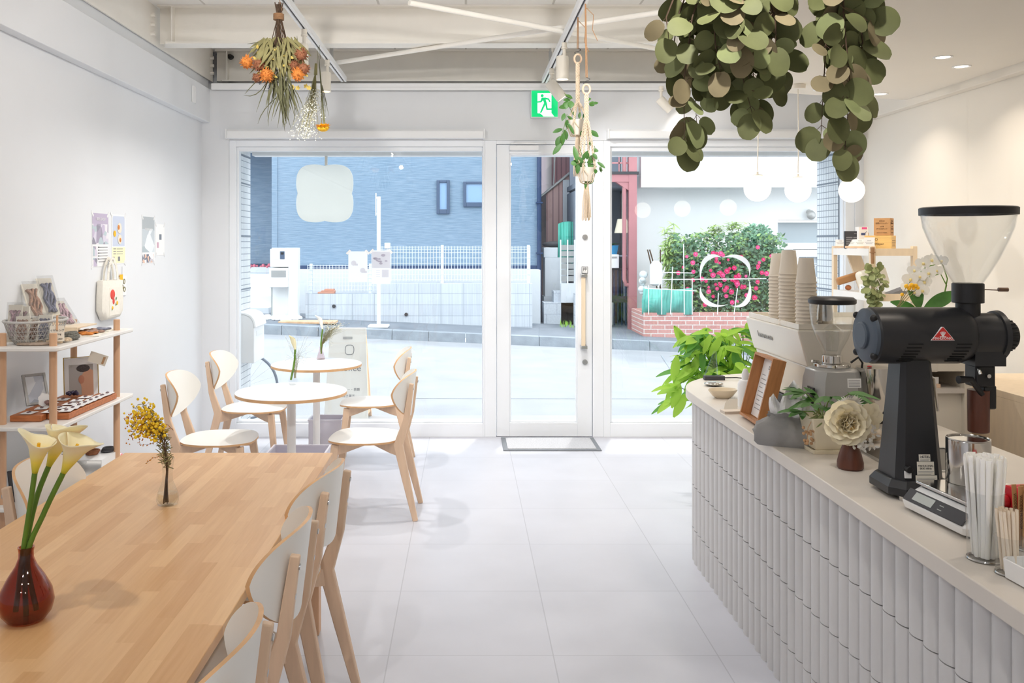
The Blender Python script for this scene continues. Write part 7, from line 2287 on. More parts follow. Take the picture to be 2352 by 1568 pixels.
# eucalyptus bunch on the post
t = thing('eucalyptus_sprig', 'small bunch of grey-green eucalyptus hanging from the corner shelf post', 'dried bouquet', at(2004, 578, 5.86))
q = MB(); q.cyl((0, 0, 0.03), (0, 0, -0.08), 0.014, 0.01, n=12); q.cyl((0, 0, 0.0), (0, 0, -0.008), 0.018, n=12); q.build('stem_bundle', M['jute'], t)
q = MB()
for k in range(85):
    z = -0.09 - 0.27 * (k / 85)
    rr_ = 0.055 * (0.5 + math.sin(PI * min(1, (k + 6) / 85)) * 0.7)
    a = 2.4 * k
    c = V((rr_ * math.cos(a) * U(0.0, 1.05), -0.02 + rr_ * 0.7 * math.sin(a) * U(0.2, 1), z))
    q.leaf(c, (math.cos(a) + U(-0.7, 0.7), math.sin(a) - 0.4, U(-1.2, 0.5)), (math.cos(a) + U(-0.5, 0.5), -1, U(-0.2, 0.8)), U(0.03, 0.05), 0.044, 'round', 0.2, n=4)
q.build('foliage', M['leaf_euc_pale'], t)
# things on the middle shelf
t = thing('paper_bag', 'white paper roll tilted on the middle shelf of the corner unit', 'paper roll', (2.96, 6.2, 1.262), rot=(0, math.radians(-17), math.radians(0)))
q = MB(); q.box(-0.12, 0.08, -0.05, 0.05, 0.0, 0.15); q.build('roll', M['paper_cream'], t, bevel=0.03, seg=4)
t.location = (2.93, 6.25, 1.262 + 0.025)
t = thing('tan_pouch', 'tan leather pouch behind the eucalyptus sprig on the middle shelf', 'pouch', (2.79, 6.35, 1.30), rot=(0, math.radians(-17), 0))
q = MB(); q.box(-0.10, 0.13, -0.02, 0.02, 0.03, 0.085); q.build('pouch', mat('tan_leather', (180, 132, 86), 0.5), t, bevel=0.012, seg=3)
t = thing('grey_tray', 'dark grey wedge tray on the middle shelf beside the post', 'tray', (2.97, 6.0, 1.262))
q = MB(); q.add([(-0.09, -0.04, 0), (0.03, -0.04, 0), (0.03, 0.06, 0), (-0.09, 0.06, 0), (0.03, -0.04, 0.045), (0.03, 0.06, 0.045)], [(3, 2, 1, 0), (1, 2, 5, 4), (0, 1, 4), (3, 5, 2), (0, 4, 5, 3)]); q.build('tray', M['ink_grey'], t, smooth=False)
t = thing('label_block', 'white label block on the left front of the middle shelf', 'label', (2.765, 6.05, 1.264))
t['label'] = 'white label block at the open front of the middle shelf'
q = MB(); q.box(-0.03, 0.04, -0.06, 0.06, 0, 0.055); q.build('block', M['paper'], t, smooth=False)
q = MB()
for k in range(3):
    for j in range(2): q.box(-0.0308, -0.03, -0.02 + 0.02 * k, -0.01 + 0.02 * k, 0.018 + 0.016 * j, 0.026 + 0.016 * j)
q.build('print', M['ink_grey'], t, smooth=False)
t = thing('wooden_ornament', 'little round wooden ornament on the middle shelf by the window', 'ornament', (2.765, 6.36, 1.264))
q = MB(); q.ball((0, 0, 0.02), 0.022, 14, 9, (1, 1, 0.9)); q.build('ball', M['warm_wood'], t)

# ---- orchid and craspedia on the back counter
t = thing('orchid', 'white moth orchid arching over the back counter', 'orchid', (2.505, 4.85, 1.15))
o0 = V((2.505, 4.85, 1.15))
q = MB(); q.lathe([(0.05, 0), (0.062, 0.09), (0.065, 0.10), (0.058, 0.10), (0.05, 0.08)], n=28); q.build('pot', M['pot_white'], t)
def op(px, py): return at(px, py, 4.85) - o0
q = MB()
st1 = [V((-0.0, 0, 0.08)), op(2165, 690), op(2174, 655), op(2160, 628), op(2120, 640), op(2090, 672)]
st2 = [V((0.0, 0.01, 0.08)), op(2168, 680), op(2176, 640), op(2164, 604), op(2128, 612), op(2096, 640), op(2078, 664)]
for st_ in (st1, st2):
    q.tube(st_, 0.0035, 7)
q.build('stem', M['stem_green'], t)
def orchid_flower(c, sz):
    q = MB()
    fw = V((U(-0.3, 0.0), -1, U(-0.1, 0.25))).normalized()
    x, y, z = frame_to(fw)
    for a, L, W, kd in ((90, 0.9, 0.62, 'oval'), (210, 0.9, 0.58, 'oval'), (330, 0.9, 0.58, 'oval'), (20, 1.05, 1.15, 'round'), (160, 1.05, 1.15, 'round')):
        d = x * math.cos(math.radians(a)) + y * math.sin(math.radians(a))
        q.leaf(c, d + fw * 0.15, fw, sz * L, sz * W, kd, 0.12, 0.05, n=5)
    f = q.build('flower', M['petal_white'], t)
    q = MB(); q.ball(c + fw * 0.008, sz * 0.2, 8, 6); q.build('lip', mat('orchid_lip', (232, 214, 150), 0.6) if 'orchid_lip' not in bpy.data.materials else bpy.data.materials['orchid_lip'], f)
for px, py in ((2098, 622), (2118, 606), (2138, 598), (2155, 600), (2086, 642), (2108, 636), (2130, 628), (2148, 622), (2082, 660), (2102, 656), (2120, 648), (2096, 672), (2112, 668)):
    orchid_flower(op(px, py) + V((0, U(-0.03, 0.0), 0)), U(0.034, 0.044))
q = MB()
for c_, d_, L, W in ((V((-0.01, -0.01, 0.09)), (-0.25, -0.1, 1), 0.19, 0.085), (V((0.02, 0, 0.09)), (0.9, -0.2, 0.55), 0.20, 0.075), (V((-0.02, 0, 0.09)), (-1, 0, 0.35), 0.14, 0.05)):
    q.leaf(c_, d_, (0, -1, 0.4), L, W, 'oval', 0.15, 0.2, n=8)
q.build('leaves', M['leaf_green'], t)
t = thing('bud_vase', 'clear bud vase with yellow craspedia balls and buttercups on the back counter', 'vase', (2.335, 4.75, 1.15))
o0 = V((2.335, 4.75, 1.15))
q = MB(); q.lathe([(0.022, 0), (0.028, 0.03), (0.016, 0.08), (0.018, 0.11), (0.016, 0.11), (0.014, 0.08), (0.025, 0.03)], n=24, close1=False); q.build('vase', M['cup_glass'], t)
st_ = MB()
for px, py, r_ in ((2072, 676, 0.0095), (2088, 662, 0.011), (2094, 655, 0.013), (2082, 657, 0.012), (2103, 656, 0.012), (2108, 661, 0.010), (2098, 662, 0.009)):
    c_ = at(px, py, 4.75) - o0
    st_.tube([(U(-0.008, 0.008), 0, 0.02), V((U(-0.008, 0.008), 0, 0.11)), c_], 0.0018, 5)
    q = MB(); q.ball(c_, r_, 12, 8); q.build('flower_head', M['yellow_fl'], t)
st_.build('stem', M['dry_olive'], t)
# ================================================================ FLOWERS ON THE TABLES
ZTB = 0.72
amber = thin_glass('amber_glass', (0.70, 0.38, 0.27), 1.3)
c = onz(60, 1424, ZTB)
t = thing('glass_vase', 'amber-brown teardrop glass vase holding three calla lilies on the long table', 'vase', (c.x, c.y, ZTB))
pr = [(0.022, 0.0), (0.042, 0.004), (0.056, 0.022), (0.061, 0.045), (0.056, 0.072), (0.040, 0.103), (0.024, 0.128), (0.0165, 0.148), (0.0165, 0.162), (0.0185, 0.172)]
q = MB(); q.lathe(pr + [(r - 0.003, max(0.006, z)) for r, z in reversed(pr)], n=48, close1=True); q.build('vase', amber, t)
def calla(lb, pts, mouth, tip, L):
    """stem through pts, then a flared spathe along the last direction"""
    t = thing('calla_lily', lb, 'flower', pts[0], group='calla lilies in the amber vase')
    o0 = V(pts[0])
    pp = [V(p) - o0 for p in pts]
    q = MB()
    n = 14
    path = []
    for i in range(n + 1):
        u = i / n * (len(pp) - 1)
        k = min(int(u), len(pp) - 2); f = u - k
        p0, p1, p2, p3 = pp[max(0, k - 1)], pp[k], pp[k + 1], pp[min(len(pp) - 1, k + 2)]
        path.append(0.5 * ((2 * p1) + (p2 - p0) * f + (2 * p0 - 5 * p1 + 4 * p2 - p3) * f * f + (3 * p1 - p0 - 3 * p2 + p3) * f ** 3))
    q.tube(path, 0.0062, 10)
    q.build('stem', M['stem_green'], t)
    d = (path[-1] - path[-2]).normalized()
    base = path[-1]
    tipd = V(tip).normalized()
    # spathe: rings turned along d, open on the side away from the tip, flaring and rolling back
    q = MB()
    side = d.cross(tipd).normalized()
    fw = side.cross(d).normalized() * -1
    if fw.dot(tipd) < 0: fw = -fw
    rows = []
    NR, NK = 14, 28
    for i in range(NR + 1):
        u = i / NR
        r = 0.0065 + (mouth - 0.0065) * (u ** 1.25)
        row = []
        for k in range(NK + 1):
            a = -PI + 2 * PI * k / NK          # 0 = towards the tip
            rr_ = r * (1 + 0.10 * (1 - abs(a) / PI) * u)
            lift = L * u * (0.80 + 0.30 * max(0, math.cos(a)) ** 2 * u)
            flare = mouth * 0.85 * max(0, u - 0.62) ** 1.4 * (1.2 + 1.2 * max(0, math.cos(a)) ** 6)
            c_ = base + d * lift
            off = (fw * math.cos(a) + side * math.sin(a)) * (rr_ + flare)
            spiral = side * (0.004 * u * (k / NK - 0.5))
            row.append(c_ + off + spiral + d * (-0.35 * flare))
        rows.append(row)
    q.loft(rows, caps=False, closed=False)
    o = q.build('spathe', M['calla'], t, ang=80)
    md = o.modifiers.new('thick', 'SOLIDIFY'); md.thickness = 0.0012
    q = MB(); q.cyl(base + d * 0.012, base + d * (L * 0.72), 0.0045, 0.0035, n=10); q.build('spadix', M['yellow_fl'], t)
# cream spathe shading into green-yellow where it meets the stem (the flower's own colour, by height)
m, nt, b = nodes_of('calla_spathe')
tc = nt.nodes.new('ShaderNodeTexCoord'); sp = nt.nodes.new('ShaderNodeSeparateXYZ'); cr = nt.nodes.new('ShaderNodeValToRGB')
nt.links.new(tc.outputs['Generated'], sp.inputs[0]); nt.links.new(sp.outputs[2], cr.inputs[0])
cr.color_ramp.elements[0].position, cr.color_ramp.elements[1].position = 0.02, 0.62
cr.color_ramp.elements[0].color, cr.color_ramp.elements[1].color = rgb(196, 194, 48), rgb(255, 244, 206)
e = cr.color_ramp.elements.new(0.25); e.color = rgb(246, 226, 92)
nt.links.new(cr.outputs[0], b.inputs['Base Color'])
b.inputs['Roughness'].default_value = 0.5
b.inputs['Subsurface Weight'].default_value = 0.15
b.inputs['Subsurface Radius'].default_value = (0.01, 0.01, 0.005)
M['calla'] = m
Yv = c.y
def vp(px, py, dy=0.0): return at(px, py, Yv + dy)
calla('calla lily leaning towards the shelf, lowest stem of the three', [vp(36, 1404, -0.018), vp(52, 1275, -0.004), vp(68, 1170, -0.01), vp(80, 1085, -0.02)], 0.030, (-0.75, -0.5, 0.3), 0.10)
calla('calla lily in the middle of the three, its spathe seen over the others', [vp(60, 1412, 0.016), vp(58, 1275, 0.006), vp(82, 1150, 0.02), vp(112, 1070, 0.03)], 0.033, (0.9, -0.2, 0.35), 0.115)
calla('calla lily leaning furthest over the table, with the widest open mouth', [vp(84, 1400, -0.006), vp(63, 1278, -0.003), vp(100, 1180, -0.004), vp(146, 1085, -0.01)], 0.036, (1.0, -0.35, 0.25), 0.105)

cm = onz(385, 1160, ZTB)
t = thing('bud_vase', 'small ribbed clear glass vase of mimosa on the long table', 'vase', (cm.x, cm.y, ZTB))
clear = thin_glass('clear_vase_glass', (0.95, 0.955, 0.95), 1.0)
pr = [(0.020, 0.0), (0.031, 0.004), (0.036, 0.020), (0.034, 0.040), (0.024, 0.064), (0.0165, 0.085), (0.0155, 0.110), (0.018, 0.135), (0.0215, 0.158)]
q = MB()
nk = 48
rows = []
for r, z in pr: rows.append([((r * (1 + 0.035 * math.cos(12 * 2 * PI * k / nk))) * math.cos(2 * PI * k / nk), (r * (1 + 0.035 * math.cos(12 * 2 * PI * k / nk))) * math.sin(2 * PI * k / nk), z) for k in range(nk)])
q.loft(rows, caps=False); q.add(rows[0], [tuple(range(nk))])
q.build('vase', clear, t)
q = MB(); q.ring((0, 0, 0.158), 0.0215, 0.0012, 40, 6); q.build('lip', M['cup_glass'], t)
q = MB(); q.lathe([(0.02, 0.003), (0.033, 0.02), (0.031, 0.042), (0.0, 0.043)], n=30, close1=False); q.build('water', thin_glass('water', (0.96, 0.95, 0.9), 0.6), t)
t = thing('mimosa', 'sprig of yellow mimosa and grey-green twigs leaning out of the ribbed glass vase', 'mimosa', (cm.x, cm.y, ZTB + 0.004))
o0 = V((cm.x, cm.y, ZTB + 0.004))
def mp_(px, py, dy=0.0): return at(px, py, cm.y + dy) - o0
st_, fo, yl, or_ = MB(), MB(), MB(), MB()
branches = []
for (x1, y1) in ((300, 958), (312, 940), (325, 928), (340, 932), (350, 950), (330, 965), (310, 985), (345, 985)):
    p0 = V((U(-0.012, 0.012), U(-0.012, 0.012), 0.004)); p1 = mp_(384 + U(-3, 3), 1072); p2 = mp_(376 + U(-6, 6), 1010, U(-0.02, 0.02)); p3 = mp_(x1, y1, U(-0.03, 0.03))
    pts = [p0, p1, p2, p2.lerp(p3, 0.5) + V((0, 0, 0.01)), p3]
    st_.tube(pts, [0.0016, 0.0014, 0.0012, 0.0009, 0.0006], 5)
    branches.append((p2, p3))
for k in range(330):
    a, b_ = rnd.choice(branches)
    u = U(0.25, 1.05)
    c_ = a.lerp(b_, u) + V((rnd.gauss(0, 0.011), rnd.gauss(0, 0.014), rnd.gauss(0, 0.011)))
    yl.ball(c_, U(0.0034, 0.0062), 7, 5)
for k in range(75):
    px = U(288, 350); py = U(940, 1010) + (350 - px) * 0.2
    or_.ball(mp_(px, py, U(-0.03, 0.03)), U(0.0018, 0.003), 6, 4)
for line in (((330, 975), (318, 1000), (322, 1022), (345, 1020), (372, 1005)), ((300, 950), (290, 968), (284, 960)), ((370, 985), (385, 975), (398, 988)), ((375, 1045), (350, 1052), (334, 1065)), ((312, 985), (301, 1000), (306, 1012))):
    pts = [mp_(x, y, 0.01) for x, y in line]
    st_.tube(pts, 0.0007, 4)
    for a, b_ in zip(pts[:-1], pts[1:]):
        for j in range(5): or_.ball(a.lerp(b_, j / 5) + V((U(-0.003, 0.003), 0, U(-0.003, 0.003))), U(0.0016, 0.0027), 6, 4)
for k in range(210):
    u = U(0, 1)
    p2 = mp_(384, 1075).lerp(mp_(372, 985), u) + V((U(-0.014, 0.014), U(-0.014, 0.014), 0))
    fo.leaf(p2, (U(-1, 1), U(-1, 1), U(-0.2, 1)), (0, -1, 0.2), U(0.012, 0.024), 0.003, 'blade', 0.2, n=3)
for k in range(170):
    a, b_ = rnd.choice(branches)
    fo.leaf(a.lerp(b_, U(0.2, 1)) + V((rnd.gauss(0, 0.01), rnd.gauss(0, 0.01), rnd.gauss(0, 0.008))), (U(-1, 1), U(-1, 1), U(-0.6, 1)), (0, -1, 0.2), U(0.012, 0.022), 0.003, 'blade', 0.2, n=3)
st_.build('stem', M['stem_brown'], t)
fo.build('leaves', M['dry_olive'], t)
yl.build('blossom', M['mimosa'], t)
or_.build('buds', mat('mimosa_bud', (206, 132, 40), 0.8), t)

def table_vase(c, lb, flb, glass, style):
    t = thing('bud_vase', lb, 'vase', (c.x, c.y, ZTB), group='small vases on the round tables')
    if style == 0:
        pr = [(0.018, 0.0), (0.026, 0.01), (0.027, 0.03), (0.02, 0.055), (0.013, 0.075), (0.015, 0.095)]
    else:
        pr = [(0.03, 0.0), (0.032, 0.006), (0.022, 0.04), (0.012, 0.075), (0.011, 0.09), (0.014, 0.095)]
    q = MB(); q.lathe(pr, n=32, close1=False); q.build('vase', glass, t)
    f = thing('calla_posy', flb, 'flowers', (c.x, c.y, ZTB + 0.004), group='flowers on the round tables')
    o0 = V((c.x, c.y, ZTB + 0.004))
    def mq(px, py, dy=0): return at(px, py, c.y + dy) - o0
    return t, f, mq
c1 = V((-1.081, 5.50, ZTB))
t, f, mq = table_vase(c1, 'small clear glass vase with a thick green stem on the nearer round table', 'thick curved calla stem with a faded bud and wispy seed heads in the clear vase', clear, 0)
q = MB(); q.tube([mq(668, 872), mq(673, 850), mq(677, 825), mq(678, 800)], 0.0065, 9); q.build('stem', M['stem_green'], f)
q = MB(); q.loft([[mq(678, 802) + V((0.007 * math.cos(a), 0.007 * math.sin(a), 0)) for a in [2 * PI * k / 14 for k in range(14)]], [mq(675, 788) + V((0.015 * math.cos(a), 0.012 * math.sin(a), 0.003 * math.cos(a))) for a in [2 * PI * k / 14 for k in range(14)]], [mq(671, 774) + V((0.021 * math.cos(a), 0.016 * math.sin(a), -0.012 * math.cos(a))) for a in [2 * PI * k / 14 for k in range(14)]]], caps=False); q.build('bud', mat('faded_bud', (232, 226, 190), 0.6), f)
q, q2 = MB(), MB()
for k in range(34):
    e = mq(U(655, 722), U(772, 836), U(-0.06, 0.06))
    q.tube([mq(U(675, 680), 868), mq(U(674, 684), 842), mq(U(674, 690), U(812, 830)), e], 0.0004, 4)
    q2.ball(e, U(0.0015, 0.0028), 6, 4)
q.build('wisps', M['dry_olive'], f); q2.build('seed_heads', M['baby'], f)
c2 = V((-1.108, 6.72, ZTB))
t, f, mq = table_vase(c2, 'small rose-tinted flask vase on the farther round table', 'white calla lily with a cloud of gypsophila in the rose-tinted vase', thin_glass('rose_glass', (0.90, 0.80, 0.80), 1.0), 1)
q = MB(); q.tube([mq(738, 812), mq(737, 790), mq(739, 770), mq(741, 755)], 0.006, 9); q.build('stem', M['stem_green'], f)
q = MB()
rows = []
for (px, py, r) in ((741, 757, 0.006), (738, 745, 0.013), (735, 733, 0.021), (731, 727, 0.028)):
    cc = mq(px, py)
    rows.append([cc + V((r * math.cos(a), r * 0.8 * math.sin(a), -0.4 * r * math.cos(a))) for a in [2 * PI * k / 16 for k in range(16)]])
q.loft(rows, caps=False); q.build('spathe', M['petal_white'], f)
q, q2 = MB(), MB()
for k in range(150):
    e = mq(rnd.gauss(772, 13), rnd.gauss(750, 7), U(-0.07, 0.07)) if k < 110 else mq(U(745, 765), U(735, 800), U(-0.05, 0.05))
    q.tube([mq(738, 812), mq(U(738, 742), 790), mq(U(742, 762), U(764, 778), e.y * 0.5), e], 0.0004, 3)
    q2.ball(e, U(0.002, 0.0042), 6, 4)
q.build('wisps', M['dry_olive'], f); q2.build('gypsophila', M['baby'], f)

# ================================================================ HANGING DRIED BOUQUETS
Yb = 4.62
o0 = at(640, 30, Yb)
o0.x = -0.98
t = thing('dried_bouquet', 'large dried bouquet of orange and rust flowers hanging upside down from the lighting track', 'dried bouquet', o0, group='dried bouquets on the track')
def bp(px, py, dy=0.0): return at(px, py, Yb + dy) - o0
q = MB()
for k in range(26):
    a = bp(U(631, 652), U(5, 22), U(-0.02, 0.02)); m_ = bp(U(634, 646), 42, U(-0.015, 0.015)); e = bp(U(600, 688), U(120, 165), U(-0.10, 0.10))
    q.tube([a, m_, m_.lerp(e, 0.45) + V(((e.x - m_.x) * -0.12, 0, 0)), e], [0.003, 0.003, 0.0022, 0.0015], 5)
q.build('stems', M['stem_brown'], t)
q = MB(); q.cyl(bp(640, 32), bp(640, 46), 0.026, 0.024, n=16)
for z in range(5): q.ring(bp(640, 33 + 3 * z), 0.0265, 0.0022, 20, 5)
q.tube([bp(648, 30), V((0.0, 0, 2.888 - o0.z))], 0.002, 5)
q.build('twine', M['jute'], t)
q = MB()
for k in range(230):      # bushy middle
    b_ = bp(U(606, 676), U(84, 140), U(-0.08, 0.08))
    q.leaf(b_, (b_.x * 9 + U(-0.7, 0.7), U(-0.7, 0.7), -1.0), (0, -1, 0.2), U(0.06, 0.13), U(0.008, 0.02), 'blade', U(0, 0.35), n=4)
q.build('leaves', M['dry_olive'], t)
q = MB()
for k in range(60):       # long drooping grass
    b_ = bp(U(625, 662), U(150, 200), U(-0.05, 0.05))
    dx = U(-0.35, 0.42)
    L = U(0.10, 0.24)
    pts = [b_ + V((dx * L * s, U(-0.01, 0.01) + 0.05 * s * math.sin(k), -L * (s ** 1.2))) for s in (0, 0.35, 0.7, 1.0)]
    nn = V((0.0035, 0, 0.001))
    for (p0, p1), (w0, w1) in zip(zip(pts[:-1], pts[1:]), ((0.6, 1.1), (1.1, 0.9), (0.9, 0.15))):
        q.add([p0 - nn * w0, p0 + nn * w0, p1 + nn * w1, p1 - nn * w1], [(0, 1, 2, 3)])
for (x0, y0, x1, y1, x2, y2) in ((610, 165, 575, 200, 562, 216), (612, 190, 590, 228, 560, 219), (660, 185, 690, 215, 698, 255), (655, 200, 690, 235, 672, 290), (640, 220, 600, 250, 592, 285), (632, 225, 612, 262, 616, 290), (652, 215, 664, 262, 652, 292), (648, 110, 690, 100, 682, 82), (620, 95, 600, 96, 568, 101)):
    a, b_, c_ = bp(x0, y0), bp(x1, y1), bp(x2, y2)
    pts = [a * (1 - s) ** 2 + b_ * (2 * s * (1 - s)) + c_ * s * s for s in (0, 0.25, 0.5, 0.75, 1)]
    q.tube(pts, [0.002, 0.0025, 0.0025, 0.002, 0.0006], 5)
q.build('grass', M['dry_leaf'], t)
for px, py, r_, mm in ((567, 143, 0.034, 'orange_fl'), (612, 172, 0.036, 'orange_fl'), (684, 172, 0.034, 'orange_fl'), (590, 178, 0.024, 'rust_fl'), (692, 125, 0.034, 'rust_fl'), (697, 158, 0.032, 'rust_fl'), (595, 150, 0.032, 'rust_fl'), (676, 150, 0.028, 'rust_fl')):
    q = MB()
    cc = bp(px, py, U(-0.09, -0.05))
    r_ *= 1.25
    for k in range(150):
        a, e = U(0, 2 * PI), math.asin(U(-1, 1))
        d = V((math.cos(a) * math.cos(e), math.sin(a) * math.cos(e), math.sin(e)))
        q.leaf(cc + d * r_ * 0.35, d, V((U(-1, 1), U(-1, 1), U(-1, 1))), r_ * U(0.35, 0.75), r_ * 0.13, 'blade', 0.3, n=3)
    q.ball(cc, r_ * 0.68, 12, 8)
    q.build('flower_head', M[mm], t)
q = MB()
for k in range(70):
    cc = bp(U(588, 700), U(110, 175), U(-0.08, 0.03))
    q.leaf(cc, (U(-1, 1), U(-1, 1), U(-1, 1)), (0, -1, 0), 0.024, 0.014, 'oval', 0.2, n=3)
for px, py in ((672, 200), (684, 202), (703, 198), (710, 202)):
    for j in range(5): q.leaf(bp(px, py), (math.cos(j * 1.3), -0.4, math.sin(j * 1.3)), (0, -1, 0), 0.014, 0.010, 'oval', 0.2, n=3)
q.build('yellow_bracts', mat('yellow_bract', (206, 182, 92), 0.7), t)
for px, py in ((597, 188), (618, 200)):
    q = MB()
    cc = bp(px, py, -0.03)
    for k in range(40):
        a, e = U(0, 2 * PI), math.asin(U(-1, 1))
        d = V((math.cos(a) * math.cos(e), math.sin(a) * math.cos(e), math.sin(e)))
        q.leaf(cc, d, (0, 0, 1), 0.018, 0.003, 'blade', 0, n=2)
    q.build('thistle', mat('thistle_grey', (120, 124, 134), 0.8) if 'thistle_grey' not in bpy.data.materials else bpy.data.materials['thistle_grey'], t)

Yb = 5.75
o0 = at(728, 146, Yb); o0.x = -0.965
t = thing('dried_bouquet', 'slim hanging bunch of white gypsophila below the track, beside the yellow flower', 'dried bouquet', o0, group='dried bouquets on the track')
q, q2 = MB(), MB()
q.tube([V((0.0, 0, 2.888 - o0.z)), bp(728, 150)], 0.0015, 5); q.cyl(bp(726, 146), bp(725, 172), 0.009, 0.012, n=10)
for k in range(190):
    u = U(0, 1)
    e = bp(722 + rnd.gauss(-22, 15) * (0.25 + 0.95 * u) + 10 * (1 - u), 205 + 112 * u, rnd.gauss(0, 0.05))
    if k % 2 == 0: q.tube([bp(725, 165), bp(722, 200).lerp(e, 0.4), e], 0.0009, 3)
    for j in range(3): q2.ball(e + V((U(-0.02, 0.02), U(-0.02, 0.02), U(-0.025, 0.025))), U(0.0025, 0.0045), 6, 4)
q.build('stems', M['dry_olive'], t); q2.build('gypsophila', M['baby'], t)
o0 = at(738, 150, Yb - 0.05); o0.x = -0.93
Yb -= 0.05
t = thing('dried_bouquet', 'hanging yellow dried flower with long thin stems, beside the white gypsophila', 'dried bouquet', o0, group='dried bouquets on the track')
q = MB()
q.tube([V((-0.02, 0, 2.888 - o0.z)), bp(736, 135)], 0.0015, 5)
for k in range(9): q.tube([bp(732, 128), bp(U(736, 740), 198), bp(U(738, 748), 285)], 0.0018, 5)
for k in range(14): q.tube([bp(740, 195), bp(U(738, 752), 240), bp(U(728, 758), U(240, 282), U(-0.04, 0.04))], 0.0008, 3)
q.build('stems', M['dry_leaf'], t)
q = MB()
cc = bp(742, 292)
for k in range(130):
    a = U(0, 2 * PI); e = U(-1.3, 0.2)
    d = V((math.cos(a) * math.cos(e), math.sin(a) * math.cos(e), math.sin(e)))
    q.leaf(cc + V((d.x * 0.022, d.y * 0.02, 0.008)), d, (0, 0, 1), U(0.022, 0.036), 0.014, 'blade', -0.2, n=3)
q.ball(cc + V((0, 0, -0.004)), 0.028, 12, 8, (1.4, 1.2, 0.9))
q.build('flower_head', M['yellow_fl'], t)

# ================================================================ MACRAME PLANT HANGERS
def hanger(lb, plb, Y, xt, ring_y, knot_y, px, pot_y, pot_r, pot_h, end_y, tail_y, hook_y):
    s_ = F / Y
    o0 = at(px, ring_y, Y)
    t = thing('plant_hanger', lb, 'plant hanger', o0, group='macrame plant hangers')
    def hp_(x, y, dy=0.0): return at(x, y, Y + dy) - o0
    zt = 2.888 - o0.z
    q = MB(); q.tube([(xt - o0.x, 0, zt), hp_(px - 1, hook_y)], 0.0028, 6); q.tube([(xt - o0.x + 0.004, 0, zt), hp_(px + 2, hook_y)], 0.0022, 6)
    q.tube([(xt - o0.x + 0.005, 0, zt - 0.02), (xt - o0.x + 0.045, 0, zt - 0.06), (xt - o0.x + 0.04, 0, zt - 0.14), (xt - o0.x + 0.065, -0.01, zt - 0.2)], 0.002, 5)
    q.build('leather_cord', M['jute'], t)
    # s-hook
    h0, h1 = hp_(px, hook_y - 3), hp_(px, ring_y - 8)
    mid = (h0 + h1) / 2
    L_ = (h0 - h1).length
    pts = [mid + V((0.018 * math.sin(2 * PI * u) , 0, -L_ * 0.75 * (u - 0.5))) for u in [i / 16 for i in range(17)]]
    q = MB(); q.tube(pts, 0.0016, 6); q.build('hook', M['charcoal'], t)
    q = MB(); q.ring((0, 0, 0), 0.026, 0.0055, 28, 8, 'Y', 0.75, 1.0); q.build('wooden_ring', M['birch'], t)
    q = MB()
    pz = (EYE - (pot_y - CY) / s_) - o0.z
    ez = (EYE - (end_y - CY) / s_) - o0.z
    tz = (EYE - (tail_y - CY) / s_) - o0.z
    kz = (EYE - (knot_y - CY) / s_) - o0.z
    for k in range(4):
        a = PI / 4 + k * PI / 2 + 0.3
        ca, sa = math.cos(a), math.sin(a)
        n = 60
        for st in range(3):
            pts = []
            for i in range(n + 1):
                u = i / n
                z = -0.02 + u * (pz + 0.02)
                f = min(1, max(0, (kz - z) / (kz - pz))) if z < kz else 0
                r = 0.006 + (pot_r + 0.004 - 0.006) * (f ** 0.8)
                tw = 2 * PI * st / 3 + z * 130
                k_ = 0.0052 if z < kz + 0.4 else 0.003
                pts.append((r * ca + k_ * math.cos(tw), r * sa + k_ * math.sin(tw), z))
            q.tube(pts, 0.0025, 5)
        for da in (-0.55, 0.0, 0.55):
            pts = [((pot_r + 0.006) * ca, (pot_r + 0.006) * sa, pz), ((pot_r * 0.98) * math.cos(a + da), (pot_r * 0.98) * math.sin(a + da), pz - pot_h * 0.5), (pot_r * 0.75 * math.cos(a + da), pot_r * 0.75 * math.sin(a + da), pz - pot_h * 0.95), (0.006 * ca, 0.006 * sa, ez)]
            q.tube(pts, 0.0022, 5)
    q.cyl((0, 0, ez + 0.02), (0, 0, ez - 0.02), 0.011, 0.012, n=12)
    q.build('macrame', M['cotton'], t)
    q = MB()
    for k in range(26):
        a = 2.4 * k; r = 0.010 * math.sqrt(k / 26)
        q.tube([(r * math.cos(a), r * math.sin(a), ez), (r * 2.2 * math.cos(a), r * 2.2 * math.sin(a), (ez + tz) / 2), (r * 2.6 * math.cos(a) , r * 2.4 * math.sin(a), tz + U(-0.01, 0.01))], 0.0022, 5)
    q.build('tassel', M['cotton'], t)
    pc = V((o0.x, o0.y, o0.z + pz - pot_h * 0.9))
    p = thing('hanging_pot', plb, 'potted plant', pc, group='plants in the macrame hangers')
    q = MB(); q.lathe([(pot_r * 0.68, -0.0), (pot_r * 0.72, 0.003), (pot_r * 0.96, pot_h), (pot_r * 0.9, pot_h), (pot_r * 0.85, pot_h * 0.85), (0.0, pot_h * 0.85)], n=32, close1=False); q.build('pot', M['pot_white'], p)
    return p, pc
p, pc = hanger('macrame plant hanger with a braided top knot, the higher of the two', 'white pot with trailing waxy leaves in the higher macrame hanger', 5.0, 0.635, 135, 235, 1327, 280, 0.056, 0.085, 312, 402, 112)
